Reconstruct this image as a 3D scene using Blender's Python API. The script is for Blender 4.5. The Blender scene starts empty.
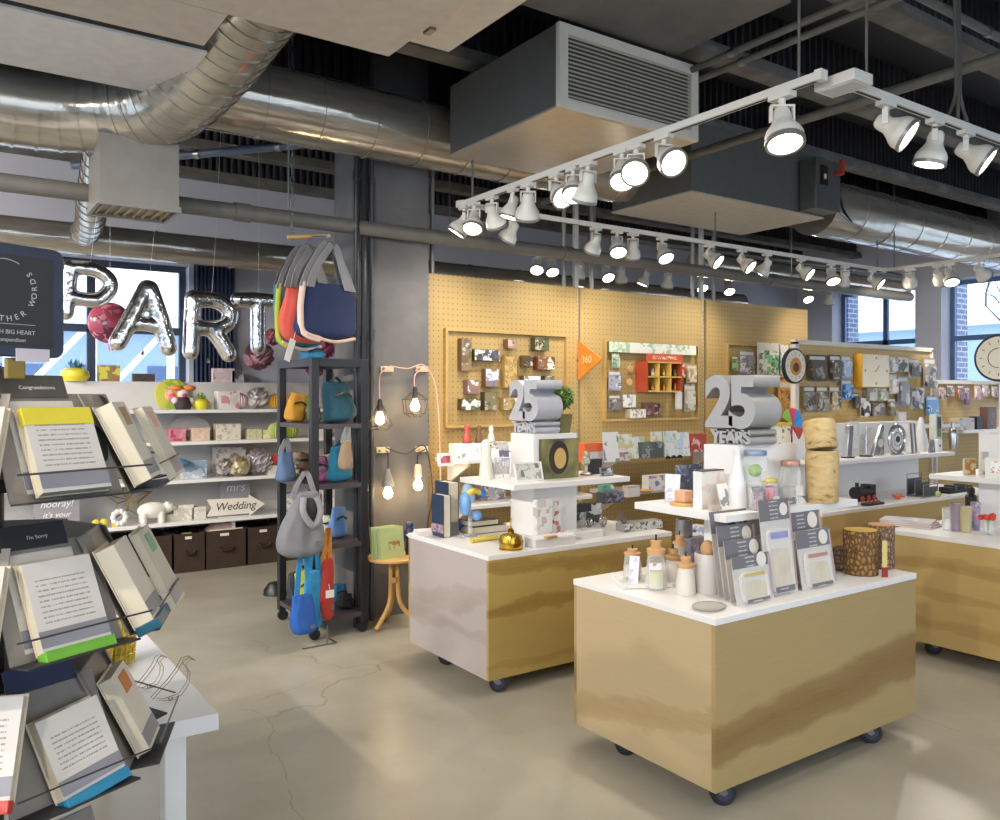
import bpy, math, random
from mathutils import Vector, Matrix, Euler, Quaternion
random.seed(7)
SC = bpy.context.scene
COL = SC.collection
PI = math.pi
R = math.radians
EYE = 1.55          # camera height
F = 825.0           # focal length in pixels of the 1000 px wide frame
CX, CY = 500.0, 396.0
CA, SA = .822, .569  # camera yaw: shop X axis runs away to one side, shop Y axis to the other

# ---- where a line of sight meets a real surface of the shop -------------------------------
def hz(px, py, z):
    """point of a horizontal surface at height z -> x, y, depth"""
    d = (EYE - z) * F / (py - CY)
    r = (px - CX) / F * d
    return CA*r + SA*d, -SA*r + CA*d, d
def vy(px, py, Y):
    """point of an upright surface y = Y -> x, z, depth"""
    k = (px - CX) / F
    x = Y*(SA + CA*k)/(CA - SA*k)
    d = SA*x + CA*Y
    return x, EYE + (CY - py)*d/F, d
def vx(px, py, X):
    k = (px - CX) / F
    y = X*(CA - SA*k)/(SA + CA*k)
    d = SA*X + CA*y
    return y, EYE + (CY - py)*d/F, d
def wide(wpx, d, px, th=0.0):
    """real width of something turned by th about z that spans wpx at depth d"""
    k = (px - CX) / F
    g = (CA*math.cos(th) - SA*math.sin(th)) - k*(SA*math.cos(th) + CA*math.sin(th))
    return wpx*d/(F*max(.25, abs(g)))
def tall(hpx, d): return hpx*d/F

# ---- mesh builder ---------------------------------------------------------------------------
class MB:
    def __init__(s): s.v, s.f, s.m = [], [], []
    def add(s, vs, fs, m=0, M=None):
        o = len(s.v)
        s.v += [tuple(M @ Vector(p)) if M is not None else tuple(p) for p in vs]
        s.f += [tuple(i+o for i in f) for f in fs]
        s.m += [m]*len(fs)
        return s
    def box(s, x0, x1, y0, y1, z0, z1, m=0, M=None):
        v = [(x0,y0,z0),(x1,y0,z0),(x1,y1,z0),(x0,y1,z0),(x0,y0,z1),(x1,y0,z1),(x1,y1,z1),(x0,y1,z1)]
        return s.add(v, [(0,3,2,1),(4,5,6,7),(0,1,5,4),(1,2,6,5),(2,3,7,6),(3,0,4,7)], m, M)
    def cbox(s, c, sx, sy, sz, m=0, M=None):
        return s.box(c[0]-sx/2, c[0]+sx/2, c[1]-sy/2, c[1]+sy/2, c[2]-sz/2, c[2]+sz/2, m, M)
    def lathe(s, prof, n=24, c=(0,0,0), m=0, M=None, sx=1, sy=1):
        vs, fs = [], []
        rings = []
        for r, z in prof:
            if r < 1e-6:
                rings.append([len(vs)]); vs.append((c[0], c[1], c[2]+z))
            else:
                rings.append(list(range(len(vs), len(vs)+n)))
                vs += [(c[0]+r*sx*math.cos(2*PI*i/n), c[1]+r*sy*math.sin(2*PI*i/n), c[2]+z) for i in range(n)]
        for a, b in zip(rings, rings[1:]):
            if len(a) == 1 and len(b) == 1: continue
            for i in range(n):
                j = (i+1) % n
                if len(a) == 1: fs.append((a[0], b[j], b[i]))
                elif len(b) == 1: fs.append((a[i], a[j], b[0]))
                else: fs.append((a[i], a[j], b[j], b[i]))
        return s.add(vs, fs, m, M)
    def cyl(s, p0, p1, r0, r1=None, n=16, m=0, M=None):
        r1 = r0 if r1 is None else r1
        p0, p1 = Vector(p0), Vector(p1)
        q = Vector((0,0,1)).rotation_difference((p1-p0).normalized()).to_matrix().to_4x4()
        X = Matrix.Translation(p0) @ q
        if M is not None: X = M @ X
        L = (p1-p0).length
        return s.lathe([(0,0),(r0,0),(r1,L),(0,L)], n, m=m, M=X)
    def tube(s, pts, r, n=8, closed=False, m=0, M=None, caps=True):
        pts = [Vector(p) for p in pts]
        N = len(pts)
        rr = r if isinstance(r, (list, tuple)) else [r]*N
        vs, fs = [], []
        up = None
        for i, p in enumerate(pts):
            if closed: t = pts[(i+1) % N]-pts[i-1]
            else: t = pts[min(i+1, N-1)]-pts[max(i-1, 0)]
            t = t.normalized() if t.length > 1e-9 else Vector((0,0,1))
            if up is None:
                up = Vector((0,0,1)) if abs(t.z) < .9 else Vector((1,0,0))
            a = t.cross(up)
            a = a.normalized() if a.length > 1e-6 else t.orthogonal().normalized()
            b = a.cross(t).normalized(); up = b
            for k in range(n):
                w = 2*PI*k/n
                vs.append(p + (a*math.cos(w)+b*math.sin(w))*rr[i])
        for i in range(N if closed else N-1):
            j = (i+1) % N
            for k in range(n):
                l = (k+1) % n
                fs.append((i*n+k, i*n+l, j*n+l, j*n+k))
        if not closed and caps:
            fs.append(tuple(range(n-1, -1, -1))); fs.append(tuple((N-1)*n+k for k in range(n)))
        return s.add(vs, fs, m, M)
    def prism(s, poly, d0, d1, axis='y', m=0, M=None):
        """outline in two axes, extruded along the third: 'y' takes (x,z), 'x' takes (y,z), 'z' takes (x,y)"""
        n = len(poly)
        f = {'y': lambda p, d: (p[0], d, p[1]), 'x': lambda p, d: (d, p[0], p[1]), 'z': lambda p, d: (p[0], p[1], d)}[axis]
        vs = [f(p, d0) for p in poly] + [f(p, d1) for p in poly]
        fs = [tuple(range(n)), tuple(range(2*n-1, n-1, -1))] + [(i, i+n, (i+1) % n+n, (i+1) % n) for i in range(n)]
        return s.add(vs, fs, m, M)
    def ball(s, c, r, nu=16, nv=10, m=0, M=None, sx=1, sy=1, sz=1):
        prof = [(r*math.sin(PI*i/nv), -r*sz*math.cos(PI*i/nv)) for i in range(nv+1)]
        prof[0] = (0, -r*sz); prof[-1] = (0, r*sz)
        return s.lathe(prof, nu, c, m, M, sx, sy)
    def build(s, name, mats, parent=None, smooth=40, bevel=0, sub=0, loc=None, rot=None):
        me = bpy.data.meshes.new(name)
        me.from_pydata(s.v, [], s.f)
        mats = mats if isinstance(mats, (list, tuple)) else [mats]
        for m in mats: me.materials.append(m)
        if len(mats) > 1: me.polygons.foreach_set('material_index', s.m)
        me.update()
        import bmesh
        bm = bmesh.new(); bm.from_mesh(me); bmesh.ops.recalc_face_normals(bm, faces=bm.faces); bm.to_mesh(me); bm.free()
        if smooth:
            me.shade_smooth(); me.set_sharp_from_angle(angle=R(smooth))
        o = bpy.data.objects.new(name, me); COL.objects.link(o)
        if parent is not None: o.parent = parent
        if loc is not None: o.location = loc
        if rot is not None: o.rotation_euler = rot
        if bevel:
            b = o.modifiers.new('bevel', 'BEVEL'); b.width = bevel; b.segments = 2; b.limit_method = 'ANGLE'; b.angle_limit = R(50)
        if sub:
            b = o.modifiers.new('sub', 'SUBSURF'); b.levels = sub; b.render_levels = sub
        return o
LABELS = set()
def tag(o, label, cat, group=None, kind=None):
    if label in LABELS and not group: print('DUP LABEL', label)
    LABELS.add(label)
    o['label'] = label; o['category'] = cat
    if group: o['group'] = group
    if kind: o['kind'] = kind
    return o
def thing(name, label, cat, loc=(0,0,0), rz=0, group=None, rx=0, ry=0):
    o = bpy.data.objects.new(name, None); COL.objects.link(o)
    o.empty_display_size = .05
    o.location = loc; o.rotation_euler = (rx, ry, rz)
    return tag(o, label, cat, group)
def struct(name, mb, mats, parent=None, **k):
    o = mb.build(name, mats, parent, **k)
    if parent is None: o['kind'] = 'structure'
    return o
def text(name, body, size, mat, parent, loc, rot=(PI/2,0,0), extrude=.0006, align='CENTER', offset=0, spacing=1, shear=0):
    c = bpy.data.curves.new(name, 'FONT'); c.body = body; c.size = size; c.extrude = extrude
    c.align_x = align; c.align_y = 'CENTER'; c.offset = offset; c.space_character = spacing; c.shear = shear
    c.materials.append(mat)
    tmp = bpy.data.objects.new(name, c)
    me = bpy.data.meshes.new_from_object(tmp)
    bpy.data.objects.remove(tmp); bpy.data.curves.remove(c)
    me.name = name
    if not me.materials: me.materials.append(mat)
    o = bpy.data.objects.new(name, me); COL.objects.link(o); o.parent = parent
    o.location = loc; o.rotation_euler = rot
    return o
def copy_tree(o, parent=None):
    c = o.copy(); COL.objects.link(c); c.parent = parent
    for ch in o.children: copy_tree(ch, c)
    return c
def rrect(w, h, r, n=5, cx=0, cz=0):
    """rounded rectangle outline"""
    out = []
    for sx, sz, a0 in ((1,1,0),(-1,1,90),(-1,-1,180),(1,-1,270)):
        for i in range(n+1):
            a = R(a0+90*i/n)
            out.append((cx+sx*(w/2-r)+r*math.cos(a), cz+sz*(h/2-r)+r*math.sin(a)))
    return out

# ---- materials ------------------------------------------------------------------------------
def lin(c):
    if isinstance(c, str):
        c = tuple(int(c[i:i+2], 16)/255 for i in (0,2,4))
    return tuple(x/12.92 if x <= .04045 else ((x+.055)/1.055)**2.4 for x in c[:3]) + (1,)
MATS = {}
class NT:
    def __init__(s, name):
        s.mat = bpy.data.materials.new(name); s.mat.use_nodes = True
        s.t = s.mat.node_tree; s.p = s.t.nodes['Principled BSDF']
    def n(s, typ, **k):
        o = s.t.nodes.new(typ)
        for a, b in k.items(): setattr(o, a, b)
        return o
    def link(s, a, b): s.t.links.new(a, b)
    def coord(s, kind='Object', scale=(1,1,1), rot=(0,0,0), loc=(0,0,0)):
        c = s.n('ShaderNodeTexCoord'); m = s.n('ShaderNodeMapping')
        m.inputs['Scale'].default_value = scale; m.inputs['Rotation'].default_value = rot; m.inputs['Location'].default_value = loc
        s.link(c.outputs[kind], m.inputs['Vector']); return m.outputs['Vector']
    def noise(s, vec, scale=5, detail=3, rough=.5, dist=0):
        o = s.n('ShaderNodeTexNoise'); o.inputs['Scale'].default_value = scale; o.inputs['Detail'].default_value = detail
        o.inputs['Roughness'].default_value = rough; o.inputs['Distortion'].default_value = dist
        s.link(vec, o.inputs['Vector']); return o.outputs['Fac']
    def ramp(s, fac, stops, interp='LINEAR'):
        o = s.n('ShaderNodeValToRGB'); o.color_ramp.interpolation = interp
        e = o.color_ramp.elements
        while len(e) < len(stops): e.new(.5)
        for el, (p, c) in zip(e, stops): el.position = p; el.color = lin(c)
        s.link(fac, o.inputs['Fac']); return o.outputs['Color']
    def math(s, op, a, b=None, c=None):
        o = s.n('ShaderNodeMath', operation=op)
        for i, x in enumerate((a, b, c)):
            if x is None: continue
            if isinstance(x, (int, float)): o.inputs[i].default_value = x
            else: s.link(x, o.inputs[i])
        return o.outputs[0]
    def mix(s, fac, a, b, blend='MIX'):
        o = s.n('ShaderNodeMix', data_type='RGBA', blend_type=blend)
        for i, x in ((0, fac), (6, a), (7, b)):
            if isinstance(x, (int, float)): o.inputs[i].default_value = x
            elif isinstance(x, (str, tuple)): o.inputs[i].default_value = lin(x)
            else: s.link(x, o.inputs[i])
        return o.outputs[2]
    def xyz(s, vec):
        o = s.n('ShaderNodeSeparateXYZ'); s.link(vec, o.inputs[0]); return o.outputs
    def bump(s, h, strength=.3, dist=.01):
        o = s.n('ShaderNodeBump'); o.inputs['Strength'].default_value = strength; o.inputs['Distance'].default_value = dist
        s.link(h, o.inputs['Height']); s.link(o.outputs[0], s.p.inputs['Normal'])
    def set(s, col=None, rough=None, metal=None, **k):
        if col is not None:
            if isinstance(col, (str, tuple)): s.p.inputs['Base Color'].default_value = lin(col)
            else: s.link(col, s.p.inputs['Base Color'])
        if rough is not None:
            if isinstance(rough, (int, float)): s.p.inputs['Roughness'].default_value = rough
            else: s.link(rough, s.p.inputs['Roughness'])
        if metal is not None: s.p.inputs['Metallic'].default_value = metal
        for a, b in k.items(): s.p.inputs[a.replace('_', ' ')].default_value = b
        return s.mat
def mt(col, rough=.5, metal=0, name=None, var=.06, spec=None):
    """plain painted / plastic / metal surface with a faint mottling"""
    key = ('mt', col, rough, metal, var)
    if key not in MATS:
        t = NT(name or 'plain_%d' % len(MATS))
        if var:
            f = t.noise(t.coord(), 14, 2)
            a = lin(col)
            c = t.mix(f, tuple(max(0, x-var) for x in tosrgb(col)), tuple(min(1, x+var*.6) for x in tosrgb(col)))
            t.set(c, rough, metal)
        else: t.set(col, rough, metal)
        MATS[key] = t.mat
    return MATS[key]
def tosrgb(c):
    return tuple(int(c[i:i+2], 16)/255 for i in (0,2,4)) if isinstance(c, str) else tuple(c[:3])
def printed(bg, c1, c2, scale=18, seed=0, rough=.45):
    """a printed face: patches of a few inks on a ground colour"""
    key = ('pr', bg, c1, c2, scale, seed)
    if key not in MATS:
        t = NT('printed_%d' % len(MATS))
        v = t.coord(loc=(seed*3.1, seed*1.7, seed*2.3))
        vo = t.n('ShaderNodeTexVoronoi', distance='CHEBYCHEV'); vo.inputs['Scale'].default_value = scale*1.1; t.link(v, vo.inputs['Vector'])
        ch = t.n('ShaderNodeSeparateColor'); t.link(vo.outputs['Color'], ch.inputs[0])
        vo2 = t.n('ShaderNodeTexVoronoi', distance='CHEBYCHEV'); vo2.inputs['Scale'].default_value = scale*3.2; t.link(v, vo2.inputs['Vector'])
        ch2 = t.n('ShaderNodeSeparateColor'); t.link(vo2.outputs['Color'], ch2.inputs[0]); n2 = ch2.outputs[0]
        a = t.mix(t.ramp(ch.outputs[0], [(.0, '000000'), (.62, '000000'), (.66, 'ffffff')]), bg, c1)
        m = t.math('MULTIPLY', t.ramp(n2, [(.0, '000000'), (.56, '000000'), (.62, 'ffffff')]), t.math('GREATER_THAN', ch.outputs[1], .5))
        t.set(t.mix(t.math('MULTIPLY', m, .8), a, c2), rough); MATS[key] = t.mat
    return MATS[key]
def texty(bg, ink, pitch=.011, x0=-.055, x1=.055, z0=.03, z1=.15, axis=2):
    """rows of small unreadable print on paper"""
    key = ('tx', bg, ink, pitch, x0, x1, z0, z1)
    if key not in MATS:
        t = NT('page_print_%d' % len(MATS))
        v = t.coord(); o = t.xyz(v)
        zz = t.math('DIVIDE', o[2], pitch)
        row = t.math('FRACT', zz)
        inrow = t.math('MULTIPLY', t.math('GREATER_THAN', row, .3), t.math('LESS_THAN', row, .62))
        cv = t.n('ShaderNodeCombineXYZ'); t.link(t.math('MULTIPLY', o[0], 480), cv.inputs[0]); t.link(t.math('MULTIPLY', t.math('FLOOR', zz), 7.3), cv.inputs[1])
        wn = t.noise(cv.outputs[0], 1, 2)
        ink_ = t.math('MULTIPLY', inrow, t.math('GREATER_THAN', wn, .44))
        box = t.math('MULTIPLY', t.math('MULTIPLY', t.math('GREATER_THAN', o[0], x0), t.math('LESS_THAN', o[0], x1)),
                     t.math('MULTIPLY', t.math('GREATER_THAN', o[2], z0), t.math('LESS_THAN', o[2], z1)))
        t.set(t.mix(t.math('MULTIPLY', ink_, t.math('MULTIPLY', box, .75)), bg, ink), .7); MATS[key] = t.mat
    return MATS[key]
def glow(col, strength, name='glow'):
    key = ('gl', col, strength)
    if key not in MATS:
        t = NT(name); t.set(col, .4); t.p.inputs['Emission Color'].default_value = lin(col); t.p.inputs['Emission Strength'].default_value = strength
        MATS[key] = t.mat
    return MATS[key]
def clear(col='ffffff', alpha=.25, name='clear', rough=.08):
    """thin clear plastic or glass: mostly lets light straight through, with a sheen"""
    key = ('cl', col, alpha, rough)
    if key not in MATS:
        m = bpy.data.materials.new(name + '_%d' % len(MATS)); m.use_nodes = True; t = m.node_tree; t.nodes.clear()
        out = t.nodes.new('ShaderNodeOutputMaterial'); mix = t.nodes.new('ShaderNodeMixShader')
        tr = t.nodes.new('ShaderNodeBsdfTransparent'); pr = t.nodes.new('ShaderNodeBsdfPrincipled')
        pr.inputs['Base Color'].default_value = lin(col); pr.inputs['Roughness'].default_value = rough
        lw = t.nodes.new('ShaderNodeLayerWeight'); lw.inputs['Blend'].default_value = .35
        mr = t.nodes.new('ShaderNodeMapRange'); mr.inputs['To Min'].default_value = alpha; mr.inputs['To Max'].default_value = min(1, alpha+.55)
        t.links.new(lw.outputs['Facing'], mr.inputs['Value']); t.links.new(mr.outputs[0], mix.inputs[0])
        t.links.new(tr.outputs[0], mix.inputs[1]); t.links.new(pr.outputs[0], mix.inputs[2]); t.links.new(mix.outputs[0], out.inputs[0])
        MATS[key] = m
    return MATS[key]

def m_plywood(name, light, dark, mid, seed, ax=(1.1, 1.1, 6), band=.56):
    t = NT(name)
    v = t.coord(scale=ax, loc=(seed, seed*.7, seed*.3))
    n = t.noise(v, .8, 3, .5, .8)
    c = t.ramp(n, [(.0, light), (band-.09, light), (band-.01, mid), (band+.05, dark), (band+.16, mid), (1, light)])
    fine = t.noise(t.coord(scale=(3, 3, 90), loc=(seed, 0, 0)), 3, 4, .6, .3)
    c = t.mix(t.math('MULTIPLY', fine, .28), c, dark)
    return t.set(c, .42)
def m_sheet_ply(name, light, dark, bands, seed, wob=.11):
    """rotary cut plywood: pale ground with a few broad darker grain bands that wander across the sheet"""
    t = NT(name)
    o = t.xyz(t.coord())
    h = t.math('ADD', o[0], o[1])
    n = t.math('SUBTRACT', t.noise(t.coord(scale=(1.4, 1.4, 3), loc=(seed, seed, seed)), 2.2, 5, .6, .3), .5)
    zz = t.math('ADD', o[2], t.math('MULTIPLY', n, wob*2))
    c = light
    grain = t.noise(t.coord(scale=(2.2, 2.2, 60), loc=(seed, 0, 0)), 3, 5, .6, .6)
    for z0, slope, hw, hws, amt in bands:
        mid = t.math('MULTIPLY_ADD', h, slope, z0)
        wd = t.math('MULTIPLY_ADD', h, hws, hw)
        q = t.math('DIVIDE', t.math('ABSOLUTE', t.math('SUBTRACT', zz, mid)), wd)
        f = t.ramp(q, [(0, 'ffffff'), (.72, 'e0e0e0'), (1.0, '000000')])
        c = t.mix(t.math('MULTIPLY', f, t.math('MULTIPLY_ADD', grain, .5, amt-.25)), c, dark)
    c = t.mix(t.math('MULTIPLY', t.ramp(grain, [(.35, '000000'), (.75, 'ffffff')]), .16), c, dark)
    return t.set(c, .45)
PLY_A = m_sheet_ply('plywood_pale', 'b9a37d', '9c7e50', [(.36, -.25, .05, .03, .45)], 1.3)
PLY_B = m_sheet_ply('plywood_honey', 'a99263', '7b5b2c', [(.255, .075, .085, .03, .8)], 4.1, .07)
PLY_C = m_sheet_ply('plywood_golden', 'b39857', '8c692d', [(.43, .06, .03, .05, .7), (.66, -.05, .02, .05, .6), (.14, .02, .02, .01, .3)], 8.7, .09)
PLY_D = m_sheet_ply('plywood_banded', 'bfa368', '977439', [(.57, -.02, .04, .0, .5), (.38, .01, .022, .01, .4), (.2, .02, .04, .0, .4)], 12.3, .06)
def m_pegboard(name, base, hole, pitch=.0254*1.0, zoff=0):
    t = NT(name)
    v = t.coord(); o = t.xyz(v)
    def cell(a):
        return t.math('SUBTRACT', t.math('FRACT', t.math('DIVIDE', a, pitch)), .5)
    fx, fz = cell(o[0]), cell(o[2])
    d2 = t.math('ADD', t.math('MULTIPLY', fx, fx), t.math('MULTIPLY', fz, fz))
    h = t.math('LESS_THAN', d2, .022)
    n = t.noise(t.coord(scale=(1,1,1)), 2.2, 4)
    c = t.mix(n, tuple(x*.93 for x in tosrgb(base)), tuple(min(1, x*1.05) for x in tosrgb(base)))
    return t.set(t.mix(t.math('MULTIPLY', h, .75), c, hole), .55)
PEG = m_pegboard('pegboard_tan', 'b69a62', '765a2c', .042)
PEG_PLAIN = mt('b69a60', .5, 0, var=.03)
PEG_PALE = m_pegboard('pegboard_pale', 'c8aa6c', '8a6d38', .042)
WHITE = mt('e6e4e2', .35, 0, var=.015)
WHITE_EDGE = mt('c9c7c4', .4, 0, var=.02)
LAMP_WHITE = mt('d8d5cc', .35, 0, var=.02)
CHROME = mt('c8c8c8', .18, 1, var=.03)
STEEL = mt('8a8a8a', .35, 1, var=.05)
BLACK = mt('17171a', .4, 0, var=.02)
DARK = mt('2a2a2e', .55, 0, var=.03)
PAPER = mt('dcd7cd', .7, 0, var=.02)
CREAM = mt('cfc4ac', .7, 0, var=.03)
KRAFT = mt('8b6a42', .65, 0, var=.06)
WOOD = m_plywood('pale_wood', 'cda466', 'ab7d3f', 'bd9052', 2.2, (3, 3, 9))
CORK = mt('c99d6d', .8, 0, var=.1)
GLASS = clear('eef4f4', .16, 'glass')
PLASTIC = clear('f4f4f2', .22, 'clear_plastic')
GOLD = mt('b8923e', .25, 1, var=.08)
def m_duct():
    t = NT('galvanised_duct')
    n = t.noise(t.coord(scale=(.6, 4, 4)), 3, 4, .6)
    c = t.ramp(n, [(.25, '98928a'), (.5, 'b8b1a4'), (.75, 'a49d91')])
    r = t.ramp(n, [(.3, '555555'), (.7, '777777')])
    t.bump(t.noise(t.coord(), 9, 3), .12, .02)
    return t.set(c, r, .62)
DUCT = m_duct()
SHEET = mt('8f8a82', .45, .55, var=.04)
UNIT_GREY = mt('64635d', .5, .2, var=.03)
def m_concrete(name, a, b, c, scale, rough, crack=False, bump=.05):
    t = NT(name)
    v = t.coord()
    n = t.noise(v, scale, 6, .62); n2 = t.noise(v, scale*.22, 3, .5, .6)
    col = t.mix(t.math('MULTIPLY', n2, .8), t.ramp(n, [(.3, a), (.55, b), (.75, c)]), a)
    if crack:
        vo = t.n('ShaderNodeTexVoronoi', feature='DISTANCE_TO_EDGE'); vo.inputs['Scale'].default_value = .75
        wv = t.n('ShaderNodeMix', data_type='VECTOR')
        nn = t.n('ShaderNodeTexNoise'); nn.inputs['Scale'].default_value = 3; nn.inputs['Detail'].default_value = 5
        t.link(v, nn.inputs['Vector']); wv.inputs[0].default_value = .16
        t.link(v, wv.inputs[4]); t.link(nn.outputs['Color'], wv.inputs[5]); t.link(wv.outputs[1], vo.inputs['Vector'])
        k = t.math('LESS_THAN', vo.outputs[0], .0018)
        k = t.math('MULTIPLY', k, t.math('GREATER_THAN', t.noise(v, .9, 2), .5))
        sp = t.math('GREATER_THAN', t.noise(v, 26, 2), .74)
        k = t.math('MULTIPLY', t.math('MAXIMUM', k, t.math('MULTIPLY', sp, .5)), .32)
        col = t.mix(k, col, '4c473c')
    if bump: t.bump(n, bump, .02)
    return t.set(col, rough)
FLOOR = m_concrete('polished_concrete', '9b9584', 'b3ad9c', 'c1bbaa', 1.6, .32, True, .02)
COLUMN = m_concrete('column_concrete', '5c5b5b', '706e6d', '82807d', 2.2, .75)
WALLP = m_concrete('painted_wall', 'b4b6c2', 'bdbfc9', 'c4c6cc', 1, .7, False, .01)
DECK = mt('3b3c41', .6, .1, var=.03)
FLANGE = m_concrete('beam_flange', '55534f', '77746d', '98948b', 5, .8)
SLABM = m_concrete('ceiling_patch', '5d5b57', '726f69', '827f78', 3, .8)
def m_foil():
    t = NT('silver_foil')
    n = t.noise(t.coord(), 16, 3, .6, .5); t.bump(n, .35, .02)
    return t.set('d8d6d4', .12, 1.0)
FOIL = m_foil()
def m_bark(name, a, b, c, scale, cells=True):
    t = NT(name); v = t.coord(scale=(1, 1, .7))
    vo = t.n('ShaderNodeTexVoronoi', feature='DISTANCE_TO_EDGE'); vo.inputs['Scale'].default_value = scale; t.link(v, vo.inputs['Vector'])
    n = t.noise(v, scale*2, 4)
    col = t.mix(t.ramp(vo.outputs[0], [(0, '000000'), (.30, 'ffffff')]), a, t.mix(n, b, c))
    t.bump(vo.outputs[0], .6, .02)
    return t.set(col, .8)
BARK_SCALE = m_bark('bark_scaled', '4f3216', '8f6a38', 'ad8850', 52)
BARK_PINK = m_bark('bark_pinkish', '5a3f30', '94745c', 'b2947a', 60)
def m_birch():
    t = NT('bark_birch'); v = t.coord(scale=(1, 1, 2.4))
    n = t.noise(v, 14, 4, .6, .6); n2 = t.noise(t.coord(), 7, 3)
    a = t.ramp(n, [(.0, '5e4a22'), (.36, '8f7232'), (.42, 'bd9f68'), (.62, 'cbb283'), (1, 'd8c8a2')])
    return t.set(t.mix(t.ramp(n2, [(.52, '000000'), (.62, '9a9a9a')]), a, '94803f'), .75)
BIRCH = m_birch()
def fabric(col, scale=160):
    key = ('fab', col)
    if key not in MATS:
        t = NT('fabric_%d' % len(MATS)); n = t.noise(t.coord(), scale, 2); n2 = t.noise(t.coord(), 6, 3)
        c = tosrgb(col)
        k = t.mix(t.math('ADD', t.math('MULTIPLY', n, .4), t.math('MULTIPLY', n2, .6)), tuple(x*.72 for x in c), tuple(min(1, x*1.2) for x in c))
        t.bump(n2, .5, .03); MATS[key] = t.set(k, .9)
    return MATS[key]
# =============================== the room ====================================================
X0, X1, Y0, Y1, ZC = -3.6, 11.5, -3.4, 8.2, 4.05
struct('floor', MB().box(X0-.3, X1+.4, Y0-.3, Y1+.3, -.1, 0), FLOOR, smooth=0)
struct('ceiling', MB().box(X0-.3, X1+.4, Y0-.3, Y1+.3, ZC, ZC+.1), DECK, smooth=0)
def wall_with_holes(name, axis, pos, thick, a0, a1, holes, mat):
    mb = MB()
    def bx(p0, p1, z0, z1):
        if p1-p0 < 1e-4 or z1-z0 < 1e-4: return
        lo, hi = min(pos, pos+thick), max(pos, pos+thick)
        mb.box(p0, p1, lo, hi, z0, z1) if axis == 'y' else mb.box(lo, hi, p0, p1, z0, z1)
    cur = a0
    for h0, h1, z0, z1 in sorted(holes):
        bx(cur, h0, 0, ZC); bx(h0, h1, 0, z0); bx(h0, h1, z1, ZC); cur = h1
    bx(cur, a1, 0, ZC)
    return struct(name, mb, mat, smooth=0)
WFRAME = mt('4f6a92', .45, .1, var=.03)
WFRAME_D = mt('3c4456', .5, .1, var=.03)
PANE = clear('dfeefc', .05, 'window_glass', .03)
def window(name, axis, pos, a0, a1, z0, z1, verts, hors, mat, t=.05):
    mb = MB()
    def bx(p0, p1, q0, q1):
        mb.box(p0, p1, pos, pos+t, q0, q1) if axis == 'y' else mb.box(pos, pos+t, p0, p1, q0, q1)
    w = .06
    bx(a0, a0+w, z0, z1); bx(a1-w, a1, z0, z1); bx(a0+w, a1-w, z0, z0+w); bx(a0+w, a1-w, z1-w, z1)
    for v in verts: bx(v-.035, v+.035, z0+w, z1-w)
    for h in hors: bx(a0+w, a1-w, h-.035, h+.035)
    o = struct(name, mb, mat, smooth=0)
    g = MB(); p = pos+t*.4
    g.box(a0+.02, a1-.02, p, p+.006, z0+.02, z1-.02) if axis == 'y' else g.box(p, p+.006, a0+.02, a1-.02, z0+.02, z1-.02)
    g.build('window_pane', PANE, o, smooth=0)
    return o
wall_with_holes('wall_back', 'y', Y1, .25, X0-.25, X1+.4, [(-2.6, 2.05, 1.25, 2.80)], WALLP)
window('window_1', 'y', Y1+.12, -2.6, 2.05, 1.25, 2.80, [-1.4, -.1, 1.22], [2.17], WFRAME_D)
wall_with_holes('wall_right', 'x', X1, .32, Y0-.25, Y1+.25, [(6.27, 7.58, .8, 3.15), (4.6, 5.905, .8, 3.15), (2.2, 3.8, .8, 3.15)], WALLP)
window('window_2', 'x', X1+.25, 6.27, 7.58, .8, 3.15, [6.86], [2.35], WFRAME)
window('window_3', 'x', X1+.25, 4.6, 5.905, .8, 3.15, [], [2.35], WFRAME)
window('window_4', 'x', X1+.25, 2.2, 3.8, .8, 3.15, [], [2.35], WFRAME)
wall_with_holes('wall_left', 'x', X0, -.25, Y0-.25, Y1+.25, [(-2.8, .3, .3, 3.4), (.6, 3.8, .3, 3.4), (4.1, 7.6, .3, 3.4)], WALLP)
for i, (a, b) in enumerate(((-2.8, .3), (.6, 3.8), (4.1, 7.6))):
    window('window_%d' % (5+i), 'x', X0-.2, a, b, .3, 3.4, [(a+b)/2], [2.35], WFRAME)
wall_with_holes('wall_front', 'y', Y0, -.25, X0-.25, X1+.4, [(-2.8, 2.6, .2, 3.4), (3.0, 9.4, .2, 3.4)], WALLP)  # unseen storefront openings, made large to let in more sky light
for i, (a, b) in enumerate(((-2.8, 2.6), (3.0, 9.4))):
    window('window_%d' % (8+i), 'y', Y0-.2, a, b, .2, 3.4, [(a+b)/2], [2.35], WFRAME)
# deck ribs carried on flanged beams that run away along X
def ribbed_beam(y, zb, x0=X0, x1=X1+.2):
    b = struct('ceiling_beam', MB().box(x0, x1, y-.02, y+.13, zb, zb+.045).box(x0, x1, y-.006, y+.03, zb+.045, zb+.08), FLANGE, smooth=0)
    mb = MB(); vs, fs = [], []
    p, n = .07, int((x1-x0)/.07)
    for i in range(n):
        xa = x0+i*p
        for dx, dy in ((0, .05), (.022, .05), (.03, .09), (.062, .09)):
            vs += [(xa+dx, y+dy, zb+.04), (xa+dx, y+dy, ZC)]
    for j in range(len(vs)//2-1): fs.append((2*j, 2*j+2, 2*j+3, 2*j+1))
    mb.add(vs, fs).build('ribbed_deck_panel', DECK, b, smooth=0)
for i in range(12):
    ribbed_beam(-2.2+i*.93, 3.62)
struct('ceiling_slab', MB().box(2.3, 3.62, 2.62, 3.42, 3.56, 3.60), SLABM, smooth=0)
# concrete column
struct('column', MB().box(2.48, 2.985, 5.22, 5.75, 0, ZC), COLUMN, bevel=.006, smooth=0)
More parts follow.
